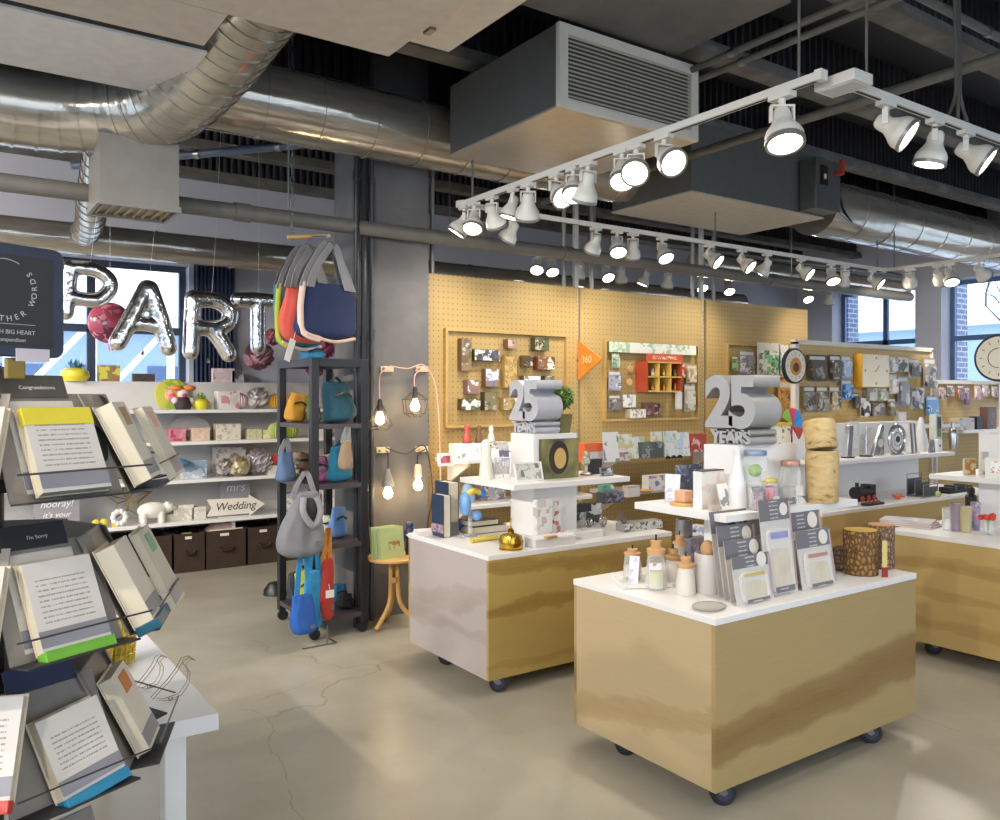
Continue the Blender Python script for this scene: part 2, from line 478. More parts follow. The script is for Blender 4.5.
# services on the column's face
DPIPE = mt('1b1c20', .4, 0, var=.02)
def drop_pipe(x, y, r, label, z0=.0, mat=DPIPE):
    t = thing('service_pipe', label, 'pipe', (x, y, 0))
    MB().cyl((0,0,z0), (0,0,ZC), r, n=14).build('pipe', mat, t)
    mb = MB()
    for z in (.9, 1.95, 3.0): MB().cyl((0,0,z), (0,0,z+.06), r+.006, n=14).build('coupling_ring', mat, t)
drop_pipe(2.435, 5.17, .038, 'thick black drain pipe running down beside the concrete column')
drop_pipe(2.515, 5.19, .017, 'thin grey conduit on the column beside the black drain pipe', mat=mt('4a4b50', .45, .2))
drop_pipe(2.36, 5.10, .022, 'slim black conduit farthest from the column, behind the black shelf', mat=DPIPE)
# curtain by the window
cu = thing('window_curtain', 'dark blue grey curtain beside the window behind the balloons', 'curtain', (2.27, 8.12, 0))
mb = MB(); vs, fs = [], []
for i in range(61):
    x = -.2+.4*i/60; y = .03*math.sin(i*1.05)
    vs += [(x, y, 1.2), (x*.97, y*.8, 2.86)]
fs = [(2*i, 2*i+2, 2*i+3, 2*i+1) for i in range(60)]
mb.add(vs, fs).build('curtain_cloth', mt('35415c', .8, 0, var=.04), cu, smooth=60)
MB().cyl((-.3,0,2.87), (.3,0,2.87), .012).build('curtain_rod', STEEL, cu)

# ---- outside -----------------------------------------------------------------------------
SNOW = mt('dfe8f2', .9, 0, var=.03)
struct('outside_ground', MB().box(-25, 40, -20, 45, -.35, -.25), SNOW, smooth=0)
TR = mt('e8eef5', .6, 0, var=.02)
fb = thing('truss_footbridge', 'white steel truss footbridge seen through the window behind the balloons', 'bridge', (0, 13.5, 0))
MB().box(-5, 6, -.06, .06, 2.55, 2.68).build('top_chord', TR, fb)
MB().box(-5, 6, -.06, .06, 1.35, 1.5).build('bottom_chord', TR, fb)
for i in range(10):
    x = -4.6+i*1.1
    MB().box(x-.05, x+.05, -.05, .05, 1.5, 2.55).build('upright_post', TR, fb)
    MB().cyl((x+.05, 0, 1.45), (x+1.05, 0, 2.6), .045, n=8).build('diagonal_brace', TR, fb)
MB().box(-5, 6, -.05, 1.2, .6, 1.35).build('deck', mt('aab8cc', .8), fb)
def hut(name, x, y, w, d, h, label, col):
    t = thing(name, label, 'building', (x, y, -.25))
    MB().box(0, w, 0, d, 0, h).build('outer_walls', mt(col, .9, 0, var=.05), t, smooth=0)
    MB().prism([(-.3, h), (w+.3, h), (w*.5, h+1.1)], -.3, d+.3, 'y').build('snowy_roof', SNOW, t, smooth=0)
    for i in range(int(w/1.6)):
        MB().box(.5+i*1.6, 1.4+i*1.6, -.03, .02, h*.45, h*.75).build('dark_window', mt('41597f', .3), t, smooth=0)
hut('snowy_building', -4, 22, 11, 5, 3.4, 'long snowy building far behind the truss footbridge', '8fa3bd')
hut('snowy_house', 22, 4, 4, 12, 3.6, 'pale snowy house outside the far right window', '9db2cf')
# brick piers outside the right windows
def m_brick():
    t = NT('bluish_brick'); b = t.n('ShaderNodeTexBrick')
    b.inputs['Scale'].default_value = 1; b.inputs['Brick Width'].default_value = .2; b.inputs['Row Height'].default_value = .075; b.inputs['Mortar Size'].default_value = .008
    for i, c in (('Color1', '5d6684'), ('Color2', '6e7590'), ('Mortar', 'b4c0d4')): b.inputs[i].default_value = lin(c)  # two bluish grey brick tones with paler mortar
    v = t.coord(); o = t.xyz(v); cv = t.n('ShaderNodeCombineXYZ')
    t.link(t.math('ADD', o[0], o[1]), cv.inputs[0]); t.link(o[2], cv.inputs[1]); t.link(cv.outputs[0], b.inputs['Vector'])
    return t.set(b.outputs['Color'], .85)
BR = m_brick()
for y, l in ((7.62, 'window_2'), (5.95, 'window_3')):
    struct('wall_brick_pier', MB().box(X1+.33, X1+.62, y-.1, y+.35, -.25, 3.6), BR, smooth=0)
# bare tree outside the far right window
tr = thing('bare_tree', 'bare winter tree branching outside the window at the far right', 'tree', (15.5, 5.3, -.25))
rb = random.Random(5)
mb = MB()
mb.tube([(0,0,0), (.05,0,1.5), (0,.1,3), (.1,.05,4.6)], [.14,.12,.09,.03], 8)
def branch(mb, p, d, L, r, lv):
    pts = [Vector(p)]
    for i in range(4):
        d = (d+Vector((rb.uniform(-.25,.25), rb.uniform(-.25,.25), rb.uniform(-.1,.2)))).normalized()
        pts.append(pts[-1]+d*L/4)
    mb.tube(pts, [r, r*.85, r*.7, r*.5, r*.3], 5)
    if lv:
        for k in range(4):
            q = pts[1+k % 4]
            branch(mb, q, (d+Vector((rb.uniform(-1,1), rb.uniform(-1,1), rb.uniform(-.2,.6)))).normalized(), L*.55, r*.5, lv-1)
for k in range(9):
    a = k*2.4
    branch(mb, (0, 0, 1.9+k*.28), Vector((math.cos(a), math.sin(a), .35)).normalized(), 2.1, .035, 2)
mb.build('trunk_and_branches', mt('3d4048', .9), tr)

# ============================ services under the ceiling ====================================
def seam_rings(pts, r, step):
    """standing seams round a duct, spaced along its run"""
    out = []; acc = 0
    P = [Vector(p) for p in pts]
    for a, b in zip(P, P[1:]):
        L = (b-a).length; s = step-acc
        while s <= L:
            c = a+(b-a)*(s/L); n = (b-a).normalized()
            out.append(MB().cyl(c-n*.008, c+n*.008, r+.006, n=32)); s += step
        acc = (acc+L) % step
    return out
def smoothpath(pts, n=8):
    P = [Vector(p) for p in pts]; out = []
    for i in range(len(P)-1):
        p0, p1, p2, p3 = P[max(i-1,0)], P[i], P[i+1], P[min(i+2, len(P)-1)]
        for k in range(n):
            t = k/n
            out.append(.5*((2*p1)+(-p0+p2)*t+(2*p0-5*p1+4*p2-p3)*t*t+(-p0+3*p1-3*p2+p3)*t**3))
    return out+[P[-1]]
def duct(label, pts, r, step=.45, ring=True):
    t = thing('air_duct', label, 'duct')
    MB().tube(pts, r, 36).build('duct_shell', DUCT, t)
    if ring:
        for m in seam_rings(pts, r, step): m.build('seam_ring', DUCT, t)
    return t
el = smoothpath([(1.22,3.32,3.36), (1.2,3.75,3.33), (1.14,4.3,3.21), (1.0,4.75,3.12), (.62,4.97,3.08), (.1,5.0,3.07)], 7)
t = duct('silver elbow duct curving down from the ceiling unit into the round trunk', el, .215, .11)
duct('round silver trunk duct above the black sign and balloons', [(-3.4,5.0,3.05), (.1,5.0,3.07), (.55,5.0,3.08)], .185, .42)
duct('large round silver duct passing in front of the concrete column', [(1.3,5.0,3.36), (4.9,5.0,3.36)], .225, .36)
duct('long thin round duct near the window wall above the balloons', [(-3.4,7.3,2.80), (9.0,7.3,2.80)], .125, .62)
duct('round silver duct running on from the grey ceiling unit with the control box', [(6.9,4.75,3.35), (11.3,4.75,3.35)], .27, .5)
duct('pale round duct low under the ceiling in front of the right hand windows', [(7.0,6.3,3.02), (11.2,6.3,3.02)], .14, .6)
duct('short slanting flexible duct behind the square ceiling diffuser', smoothpath([(1.0,7.25,2.82), (1.0,6.9,2.85), (.95,6.4,2.98), (.92,5.9,3.15), (.9,5.6,3.4)]), .1, .1)
# diffuser drop
df = thing('ceiling_diffuser', 'square sheet metal diffuser box hanging under the round trunk duct', 'air diffuser', (.93, 4.9, 0))
mb = MB().box(-.2,.2,-.17,.17,2.58,2.93); mb.build('drop_box', SHEET, df, smooth=0)
MB().lathe([(.15,2.9),(.15,3.0)], 24).build('collar', DUCT, df)
mb = MB(); mb.box(-.21,.21,-.18,-.16,2.555,2.585).box(-.21,.21,.16,.18,2.555,2.585).box(-.21,-.19,-.16,.16,2.555,2.585).box(.19,.21,-.16,.16,2.555,2.585)
mb.build('grille_frame', SHEET, df, smooth=0)
mb = MB()
for i in range(8): mb.cbox((-.17+i*.0486, 0, 2.575), .012, .33, .018, M=None)
mb.build('grille_slat', mt('a98f62', .5), df, smooth=0)
# ceiling units
def unit(label, x0, x1, y0, y1, z0, z1, under=SHEET, side=UNIT_GREY):
    t = thing('ceiling_unit', label, 'air handling unit', (x0, y0, z0))
    w, d, h = x1-x0, y1-y0, z1-z0
    MB().box(0, w, 0, d, .012, h).build('casing', side, t, bevel=.004, smooth=0)
    MB().box(-.006, w+.006, -.006, d+.006, 0, .012).build('bottom_pan', under, t, smooth=0)
    mb = MB()
    for a in (.12, w-.12):
        for b in (.12, d-.12): mb = MB().cyl((a, b, h), (a, b, ZC-z0), .008, n=8); mb.build('hanger_rod', STEEL, t)
    return t
u = unit('grey ceiling unit with a large white louvred return grille', 2.74, 3.80, 3.43, 4.52, 3.08, 3.53, mt('b8b0a4', .3, .5))
LV = mt('d6cfbf', .5, 0, var=.02)
mb = MB(); w, h = 1.06, .45
mb.box(-.005,w+.005,-.03,0,0,.055).box(-.005,w+.005,-.03,0,h-.055,h).box(-.005,.055,-.03,0,.055,h-.055).box(w-.055,w+.005,-.03,0,.055,h-.055)
gf = mb.build('grille_frame', LV, u, smooth=0)
mb = MB()
for i in range(15):
    z = .066+i*.0227
    mb.add([(.055,-.022,z),(w-.055,-.022,z),(w-.055,-.004,z+.019),(.055,-.004,z+.019),(.055,-.019,z),(w-.055,-.019,z),(w-.055,-.001,z+.019),(.055,-.001,z+.019)],
           [(0,1,2,3),(7,6,5,4),(0,4,5,1),(3,2,6,7),(0,3,7,4),(1,5,6,2)])
mb.build('louvre_slat', LV, gf, smooth=0)
u2 = unit('grey ceiling unit nearest the camera overhead with two bottom panels', -2.2, 1.72, 1.6, 3.38, 3.10, 3.58, mt('c4b9ac', .55, .15))
MB().box(0, 3.2, 1.79, 2.15, .0, .45).build('side_casing', mt('c4b9ac', .55, .15), u2, smooth=0)
p = thing('access_panel', 'sheet metal access panel under the end of the nearest ceiling unit', 'panel', (1.73, 2.3, 3.12))
MB().box(0, .22, 0, .93, 0, .02).build('panel_sheet', mt('c8bdae', .5, .15), p, smooth=0)
mb = MB()
for yy in (.15, .75): mb = MB().box(.02,.05,yy,yy+.06,-.012,0); mb.build('latch', STEEL, p)
MB().box(0, .22, .1, .85, .02, .4).build('casing', UNIT_GREY, p, smooth=0)
unit('grey ceiling unit with a flat pale underside left of the elbow duct', -2.2, 1.03, 3.83, 4.48, 3.10, 3.45, mt('d2cfca', .55, .1))
u3 = unit('grey ceiling unit with a control box and red handle beside it', 4.70, 6.35, 4.27, 5.14, 3.08, 3.62, mt('c0b9ab', .5, .2))
cb = thing('control_box', 'grey electrical control box on the side of the far ceiling unit', 'control box', (6.0, 4.1, 3.10))
MB().box(0,.34,0,.16,0,.42).build('enclosure', mt('5e5e5b', .45, .3), cb, bevel=.006)
MB().box(.06,.15,-.012,0,.2,.36).build('breaker_plate', BLACK, cb)
MB().box(.09,.12,-.018,-.012,.25,.29).build('breaker_switch', mt('d9cba0', .5), cb)
MB().box(.24,.3,-.05,0,.3,.33).cbox((.27,-.06,.36), .03,.03,.12).build('isolator_handle', mt('b5382a', .4), cb)
MB().tube(smoothpath([(.3,-.02,0),(.42,-.05,-.08),(.46,.05,.05),(.44,.1,.3)]), .012).build('flexible_conduit', STEEL, cb)
# sprinkler main and small pipes
sp = thing('sprinkler_pipe', 'long grey sprinkler main running across in front of the column', 'pipe', (0, 5.13, 2.69))
MB().cyl((-3.4,0,0), (9.3,0,0), .05, n=20).build('pipe', mt('6a6862', .5, .1, var=.04), sp)
for i, x in enumerate((-1.0, 1.6, 4.2, 6.8)):
    MB().cyl((x-.05,0,0),(x+.05,0,0), .058, n=20).build('pipe_coupling', mt('6f6c66', .5, .2), sp)
    MB().cyl((x+.3,0,.05),(x+.3,0,ZC-2.69), .006, n=6).build('hanger_rod', STEEL, sp)
def conduit(label, p0, p1, r, mat=None):
    t = thing('conduit_pipe', label, 'pipe')
    MB().cyl(p0, p1, r, n=12).build('pipe', mat or mt('68665f', .5, .2), t)
    a, b = Vector(p0), Vector(p1); mb = MB()
    for f in (.2, .5, .8):
        c = a+(b-a)*f; n = (b-a).normalized(); MB().cyl(c-n*.02, c+n*.02, r+.006, n=12).build('strap_clip', STEEL, t)
conduit('thick grey pipe above the track lights heading away over the control box', (4.55, .6, 3.3), (4.55, 5.9, 3.3), .03)
conduit('pair member of thin conduit nearest the pale slab under the deck', (3.75, 1.3, 3.5), (3.75, 4.9, 3.5), .02)
conduit('second thin conduit beside the one under the pale slab', (3.84, 1.3, 3.47), (3.84, 4.9, 3.47), .02)
conduit('thin pipe along the underside of the deck near the top of the picture', (3.6, 2.2, 3.55), (9.5, 2.2, 3.55), .024)
conduit('conduit with blue light in its colour crossing the deck above the hanging bags', (.9, 7.0, 3.3), (2.3, 5.3, 3.3), .03, mt('5a6478', .5, .2))  # bluish light on the deck is put into this pipe's colour
conduit('thin pipe along the deck beyond the control box', (5.2, 6.2, 3.15), (11.0, 6.2, 3.2), .03)
cbn = thing('cable_bundle', 'bundle of grey cables dropping from the deck to the short track', 'cable', (3.95, 1.95, 2.83))
for i, dx in enumerate((-.02, 0, .02)):
    MB().tube(smoothpath([(dx*5,0,0), (dx*1.2,0,.12), (dx,0,.3), (dx,.02,.8), (dx-.12,.05,1.0), (dx-.3,.1,1.15)]), .008).build('cable', mt('4d4a46', .6), cbn)
# ============================ track lighting ================================================
TZ = 2.80
def track(label, x0, y0, x1, y1, z=TZ):
    t = thing('light_track', label, 'light track', (x0, y0, z))
    dx, dy = x1-x0, y1-y0
    L = math.hypot(dx, dy); a = math.atan2(dy, dx)
    M = Matrix.Rotation(a, 4, 'Z')
    MB().box(0, L, -.018, .018, 0, .034, M=M).build('track_rail', LAMP_WHITE, t, bevel=.003)
    MB().box(.01, L-.01, -.006, .006, -.002, .001, M=M).build('contact_slot', DARK, t)
    mb = MB()
    n = max(2, int(L/1.3))
    for i in range(n):
        s = .1+(L-.2)*i/(n-1)
        MB().cyl(M @ Vector((s,0,.034)), M @ Vector((s,0,ZC-z)), .006, n=8).build('hanger_rod', mt('6a6862', .5, .3), t)
    for s in (0, L):
        MB().cbox((s,0,.017), .03, .045, .042, M=M).build('track_end_cap', LAMP_WHITE, t)
    return t
TRK_A = 'island track'
TRK_B = 'cross track'
TRK_C = 'right window track'
TRK_D = 'near right track'
TRK_E = 'far track'
TX, TY, TX2, TYD, TYE = 2.9, 4.63, 7.92, 1.95, 6.6
track('white light track over the two plywood islands, running away from the camera', TX, 1.96, TX, TY-.03)
track('white light track crossing in front of the tan peg walls', TX-.02, TY, TX2-.03, TY)
track('white light track heading from the cross track back toward the right hand side', TX2, TY, TX2, 1.98)
track('white light track starting at the junction box near the top right corner', 3.1, TYD, TX2-.03, TYD)
track('far white light track behind the tan peg walls', 3.9, TYE, 9.2, TYE, 2.98)
track('added unseen light track above the shelves in front of the camera, out over the entrance', -1.2, .5, 4.5, .5)  # out of view, added to carry lamps for the card spinner
jb = thing('junction_box', 'flat white junction box at the start of the near upper right track', 'junction box', (2.97, 1.86, 2.79))
MB().box(0, .13, 0, .18, 0, .045).build('box_body', LAMP_WHITE, jb, bevel=.004)
MB().box(.015,.115,.02,.16,-.003,0).build('cover_plate', mt('c4c4c2', .4), jb)

BULB_ON = glow('fff6e2', 14, 'lit_lamp_face')
BULB_OFF = mt('9a968c', .3, 0)
RIM = mt('8f8d88', .4, .5)
# shared meshes, one lamp of each kind; lamp axis is local -Z from the pivot
def lamp_meshes():
    h = MB().lathe([(0,.045),(.026,.045),(.033,.035),(.037,.015),(.038,-.012),(.05,-.035),(.066,-.058),(.073,-.075),(.074,-.108),(.064,-.108),(.06,-.09),(0,-.085)], 22)
    r = MB().lathe([(.064,-.1),(.0765,-.1),(.0765,-.116),(.064,-.116),(.064,-.1)], 22)
    b = MB().lathe([(0,-.118),(.03,-.116),(.0635,-.108),(.0635,-.1),(0,-.098)], 22)
    a = MB().box(-.022,.022,-.05,.05,-.022,0).cyl((0,0,-.022),(0,0,-.05), .014, n=10)
    yk = MB().box(-.047,-.039,-.012,.012,-.11,-.045).box(.039,.047,-.012,.012,-.11,-.045).box(-.047,.047,-.012,.012,-.053,-.045)
    return h, r, b, a, yk
PROTO = {}
def spotlamp(x, y, aim, lit, label, axis, z=TZ, energy=1.0, scale=1.0):
    grp = None
    t = thing('track_lamp', label, 'track light', (x, y, z), 0, 'track lamps under the ceiling')
    t.scale = (scale,)*3
    h, r, b, a, yk = lamp_meshes() if not PROTO else (None,)*5
    d = Vector(aim).normalized()
    q = Vector((0,0,-1)).rotation_difference(d)
    def put(name, mb, mat, loc=(0,0,0), rot=None):
        key = (name, mat.name)
        if key not in PROTO:
            if mb is None:
                m = dict(zip(('lamp_housing','lamp_rim','lamp_face','track_adapter','lamp_yoke'), lamp_meshes()))[name]
            else: m = mb
            o = m.build(name, mat); PROTO[key] = o.data
        else:
            o = bpy.data.objects.new(name, PROTO[key]); COL.objects.link(o)
        o.parent = t; o.location = loc
        if rot is not None: o.rotation_mode = 'QUATERNION'; o.rotation_quaternion = rot
        return o
    piv = (0,0,-.1)
    yaw = Quaternion((0,0,1), math.atan2(d.y, d.x)+PI/2)
    put('track_adapter', a, LAMP_WHITE, rot=Quaternion((0,0,1), PI/2 if axis == 'x' else 0))
    put('lamp_yoke', yk, LAMP_WHITE, rot=yaw)
    hs = put('lamp_housing', h, LAMP_WHITE, piv, q)
    put('lamp_rim', r, RIM, piv, q)
    put('lamp_face', b, BULB_ON, piv, q)
    if True:
        l = bpy.data.lights.new('lamp_beam', 'SPOT'); l.energy = 23*energy; l.spot_size = R(115); l.spot_blend = 1; l.shadow_soft_size = .05
        l.color = (1, .91, .80)
        lo = bpy.data.objects.new('lamp_beam', l); COL.objects.link(lo); lo.parent = t
        lo.location = Vector(piv)+d*.15; lo.rotation_mode = 'QUATERNION'; lo.rotation_quaternion = q
    return t
ORD = ['first','second','third','fourth','fifth','sixth','seventh','eighth','ninth','tenth','eleventh','twelfth','thirteenth','fourteenth','fifteenth','sixteenth','seventeenth','eighteenth','nineteenth','twentieth']
# along the track over the islands: (pixel column, aim, lit, size), counted from the camera end
TA = [(782,(-.22,-.3,-1),1,1.3), (664,(-.2,-.75,-.55),1,1.15), (636,(-.55,-.5,-.6),1,1.15), (622,(-.4,-.45,-.9),1,1.1), (588,(.1,.5,-1),0,1.2), (573,(-.4,-.5,-.9),1,1.05),
      (556,(-.1,-.75,-.6),1,1.1), (528,(.3,.5,-1),0,1.2), (513,(-.2,.2,-1),0,1), (492,(.6,.3,-.8),0,1.1), (474,(-.4,-.4,-1),1,1.1), (447,(-.5,.4,-1),0,1.1)]
for i, (px, aim, lit, s) in enumerate(TA):
    y, _, d = vx(px, 150, TX)
    spotlamp(TX, min(max(y, 2.0), 4.6), aim, lit, '%s, %s from the camera end of the %s' % ('glowing white spotlight' if lit else 'white spotlight aimed away', ORD[i], TRK_A), 'y', scale=s*.82, energy=.62)
TB = [(513,(-.3,.3,-1),0), (596,(.0,.5,-1),0), (617,(-.3,-.5,-.9),1), (633,(.4,.4,-1),0), (662,(-.1,-.6,-.9),1), (709,(.3,-.8,-.65),1), (742,(.3,-.8,-.75),1), (767,(-.3,.6,-.9),0), (801,(.3,-.8,-.65),1), (831,(-.3,-.5,-1),1), (845,(.4,.5,-.8),0), (872,(.3,-.8,-.65),1)]
for i, (px, aim, lit) in enumerate(TB):
    x, _, d = vy(px, 260, TY)
    spotlamp(x, TY, aim if lit else (aim[0], .6, -1), lit, '%s, %s from the island track along the %s' % ('glowing white spotlight' if lit else 'white spotlight aimed away', ORD[i], TRK_B), 'x', scale=.9, energy=1.0)
TC = [(910,(.9,.5,-.45),0), (938,(.9,.15,-.5),0), (950,(-.4,-.4,-1),1), (979,(.9,-.1,-.5),0)]
for i, (px, aim, lit) in enumerate(TC):
    y, _, d = vx(px, 270, TX2)
    spotlamp(TX2, y, aim, lit, '%s, %s from the corner on the %s' % ('glowing white spotlight' if lit else 'white spotlight aimed away', ORD[i], TRK_C), 'y', scale=.95, energy=2.6)
TD = [(886,(.35,-.75,-.6),1), (935,(-.1,.2,-1),0), (966,(.35,-.75,-.6),1), (1075,(.3,.3,-1),1), (1200,(.2,.1,-1),1)]
for i, (px, aim, lit) in enumerate(TD):
    x, _, d = vy(px, 120, TYD)
    spotlamp(x, TYD, aim, lit, '%s, %s from the junction box on the %s' % ('glowing white spotlight' if lit else 'white spotlight aimed away', ORD[i], TRK_D), 'x', scale=.95, energy=.7)
TE = [(537,(-.4,-.5,-.8),1), (551,(-.2,-.5,-.8),1), (580,(.1,.4,-1),0), (606,(-.2,-.6,-.8),1), (621,(.3,.3,-1),0), (646,(-.3,.3,-1),0), (668,(.2,.4,-1),0), (700,(-.2,-.6,-.9),1), (728,(-.3,-.5,-.9),1), (806,(-.3,-.6,-.8),1), (829,(.3,.2,-1),0)]
for i, (px, aim, lit) in enumerate(TE):
    x, _, d = vy(px, 270, TYE)
    spotlamp(x, TYE, aim, lit, '%s, %s from the column end of the %s' % ('glowing white spotlight' if lit else 'white spotlight aimed away', ORD[i], TRK_E), 'x', z=2.98, scale=.95)
for i, (x, aim) in enumerate(((-.8,(.3,.8,-.9)), (.2,(-.1,.8,-1)), (.8,(.2,1,-1)), (1.6,(.4,1,-1)), (2.4,(.2,1,-1)), (3.2,(.3,.9,-1)), (4.2,(.3,.9,-1)))):  # added lamps out of view that light the spinner and near floor
    spotlamp(x, .5, aim, 1, 'added unseen spotlight, %s along the track over the entrance side' % ORD[i], 'x', energy=.36)

track('added unseen light track along the far left of the shop, out over the party aisle', -2.8, -1.5, -2.8, 6.6, 3.3)  # track out of view, added to brighten the back left shelves
for i, y in enumerate((-1.0, .6, 2.0, 3.2, 4.2, 5.5, 6.1)):
    spotlamp(-2.8, y, (.9,.8,-.55) if y > 1 else (.9,.6,-.7), 1, 'added unseen spotlight, %s along the track over the party aisle' % ORD[i], 'y', z=3.3, energy=10)  # strong added lamps, aimed at the back shelving
# ---- daylight and exposure ----------------------------------------------------------------
w = bpy.data.worlds.new('overcast_winter_sky'); SC.world = w; w.use_nodes = True
bg = w.node_tree.nodes['Background']; bg.inputs[0].default_value = (.72, .84, 1, 1); bg.inputs[1].default_value = 2.4
vs = SC.view_settings
vs.view_transform = 'Standard'; vs.look = 'None'; vs.exposure = 0.52; vs.gamma = 1; vs.use_curve_mapping = False
SC.cycles.max_bounces = 8; SC.cycles.transparent_max_bounces = 24; SC.cycles.use_denoising = True
SC.cycles.caustics_reflective = False; SC.cycles.caustics_refractive = False
SC.cycles.sample_clamp_indirect = 4
cam = bpy.data.cameras.new('camera'); cam.sensor_fit = 'HORIZONTAL'; cam.sensor_width = 36; cam.lens = 36*F/1000
cam.shift_y = -(410-CY)/1000; cam.clip_start = .05; cam.clip_end = 200
co = bpy.data.objects.new('camera', cam); COL.objects.link(co)
co.location = (0, 0, EYE); co.rotation_euler = (PI/2, 0, -math.atan2(SA, CA))
SC.camera = co
# ============================ plywood islands ===============================================
ZT = .728; ZS = 1.06; ZU = 1.325     # worktop, riser shelf, top of the riser
RUBBER = mt('1c1d22', .5, 0, var=.03)
HUB = mt('3a3f52', .4, .2)
def caster(parent, x, y, ang):
    c = MB().box(-.03,.03,-.035,.035,.118,.125).cyl((0,0,.1),(0,0,.12), .014, n=10).build('caster', STEEL, parent, loc=(x, y, 0), rot=(0,0,ang))
    mb = MB()
    for s in (-1, 1):
        mb = MB().prism([(-.02,.105),(.02,.105),(.05,.05),(.035,.04),(.015,.05)], s*.021-.0015, s*.021+.0015, 'y'); mb.build('caster_fork', STEEL, c)
    MB().cyl((.035,-.016,.05),(.035,.016,.05), .05, n=28).build('wheel', RUBBER, c, bevel=.006)
    MB().cyl((.035,-.019,.05),(.035,.019,.05), .03, n=20).build('wheel_hub', HUB, c)
def island(label, x0, x1, y0, y1, ply, ply_end, rx0, rx1, ry0, ry1, ux0, ux1, uy0, uy1, casters=True, zs=ZS, zu=ZU):
    t = thing('display_island', label, 'display counter', (x0, y0, 0), 0, None)
    w, d = x1-x0, y1-y0
    mb = MB()
    mb.box(0, w, 0, .018, .082, .702, 0).box(0, w, d-.018, d, .082, .702, 0)
    mb.box(0, .018, .0181, d-.0181, .082, .702, 1).box(w-.018, w, .0181, d-.0181, .082, .702, 1).box(.02, w-.02, .02, d-.02, .13, .15, 0)
    mb.build('plywood_body', [ply, ply_end], t, smooth=0)
    MB().box(-.003, w+.003, -.003, d+.003, .702, ZT).build('worktop', [WHITE], t, bevel=.002, smooth=0)
    MB().box(ux0-x0, ux1-x0, uy0-y0, uy1-y0, ZT, zu).build('riser_block', WHITE, t, bevel=.0015, smooth=0)
    MB().box(rx0-x0, rx1-x0, ry0-y0, ry1-y0, zs-.03, zs).build('riser_shelf', WHITE, t, bevel=.0015, smooth=0)
    if casters:
        for i, (a, b) in enumerate(((.062,.062),(1.05,.066),(.064,.59),(1.12,d-.1))):
            caster(t, a, b, (-.55, -.75, -.5, 2.0)[i])
    return t
AX0, AX1, AY0, AY1 = 2.385, 3.765, 2.05, 2.86
BX0, BX1, BY0, BY1 = 2.365, 3.70, 3.52, 4.38
island('nearest plywood island on casters with a white top and silver 25 on its riser', AX0, AX1, AY0, AY1, PLY_B, PLY_A, 2.68, 3.62, 2.25, 2.78, 2.98, 3.41, 2.43, 2.63)
PLY_DAYLIT = m_sheet_ply('plywood_daylight_tint', 'b3a7a2', '968478', [(.52, -.25, .05, .05, .5), (.3, -.05, .04, .02, .4)], 7.7)  # bluish window light on the left end is put into this ply's colour
island('second plywood island on casters, behind the nearest one, with blue books on it', BX0, BX1, BY0, BY1, PLY_C, PLY_DAYLIT, 2.64, 3.51, 3.68, 4.24, 2.91, 3.24, 3.86, 4.09)
island('plywood island at the right hand edge with magazines and glass cups on top', 4.87, 6.25, 2.02, 2.83, PLY_D, PLY_D, 5.17, 6.1, 2.22, 2.73, 5.40, 5.83, 2.34, 2.54)
island('long plywood island behind, carrying a wide white backboard and silver clocks', 5.15, 7.75, 3.47, 4.3, PLY_D, PLY_D, 5.45, 7.40, 3.68, 4.06, 5.5, 7.36, 3.98, 4.06)

# ============================ peg walls =====================================================
PY = 5.32
FRAMEW = mt('b8995f', .5, 0, var=.04)
def pegwall(label, x0, x1, zt, fx0, fx1, fz0, fz1):
    t = thing('peg_wall', label, 'pegboard', (x0, PY, 0))
    w = x1-x0
    a, b = fx0-x0, fx1-x0
    MB().box(0, w, 0, .03, .02, zt).build('peg_board', PEG, t, smooth=0)
    mb = MB(); m = .022
    mb.box(a-m, b+m, -.035, 0, fz1, fz1+m).box(a-m, b+m, -.05, 0, fz0-m, fz0).box(a-m, a, -.035, 0, fz0, fz1).box(b, b+m, -.035, 0, fz0, fz1)
    mb.build('picture_moulding_frame', FRAMEW, t, smooth=0)
    for s in (0, w):
        MB().box(s-.022, s+.022, .002, .05, 0, zt).build('side_stile', PEG_PLAIN, t, smooth=0)
    return t
def fr(pl, pr, pt, pb):
    x0, zt, d0 = vy(pl, pt, PY); x1 = vy(pr, pt, PY)[0]; zb = vy(pl, pb, PY)[1]
    return x0, x1, zb, zt
f1, f2, f3 = fr(446, 564, 331, 425), fr(604, 695, 342, 419), fr(726, 800, 345, 424)
ZPT = 2.46
P1 = pegwall('leftmost tan peg wall beside the concrete column', 3.02, 4.45, ZPT, *f1)
P2 = pegwall('middle tan peg wall holding the red toy cabinet', 4.53, 5.99, ZPT, *f2)
P3 = pegwall('rightmost tan peg wall behind the nearest silver 25', 6.09, 7.62, ZPT, *f3)
def slotpost(x, label, z1=ZPT+1.5):
    t = thing('slotted_post', label, 'post', (x, PY+.03, 0))
    MB().box(-.02,.02,0,.03,0,ZC).build('post', mt('c9c9c6', .4, .2), t, smooth=0)
    mb = MB()
    for i in range(38): mb.box(-.006,.006,-.003,.0,1.0+i*.036,1.02+i*.036)
    mb.build('slot_pattern', DARK, t, smooth=0)
slotpost(4.49, 'white slotted post in the gap between the left and middle peg walls')
slotpost(6.04, 'white slotted post in the gap between the middle and right peg walls')
def hangpost(px, label):
    x = vy(px, 280, PY+.06)[0]
    t = thing('support_post', label, 'post', (x, PY+.09, 0))
    MB().cyl((0,0,0),(0,0,ZC), .018, n=12).build('post', mt('9a9a98', .4, .4), t)
    MB().cyl((0,0,2.2),(0,0,2.26), .025, n=12).build('clamp_ring', STEEL, t)
hangpost(434, 'grey post rising behind the left peg wall next to the column')
hangpost(566, 'grey post rising behind the left peg wall by the orange sign')
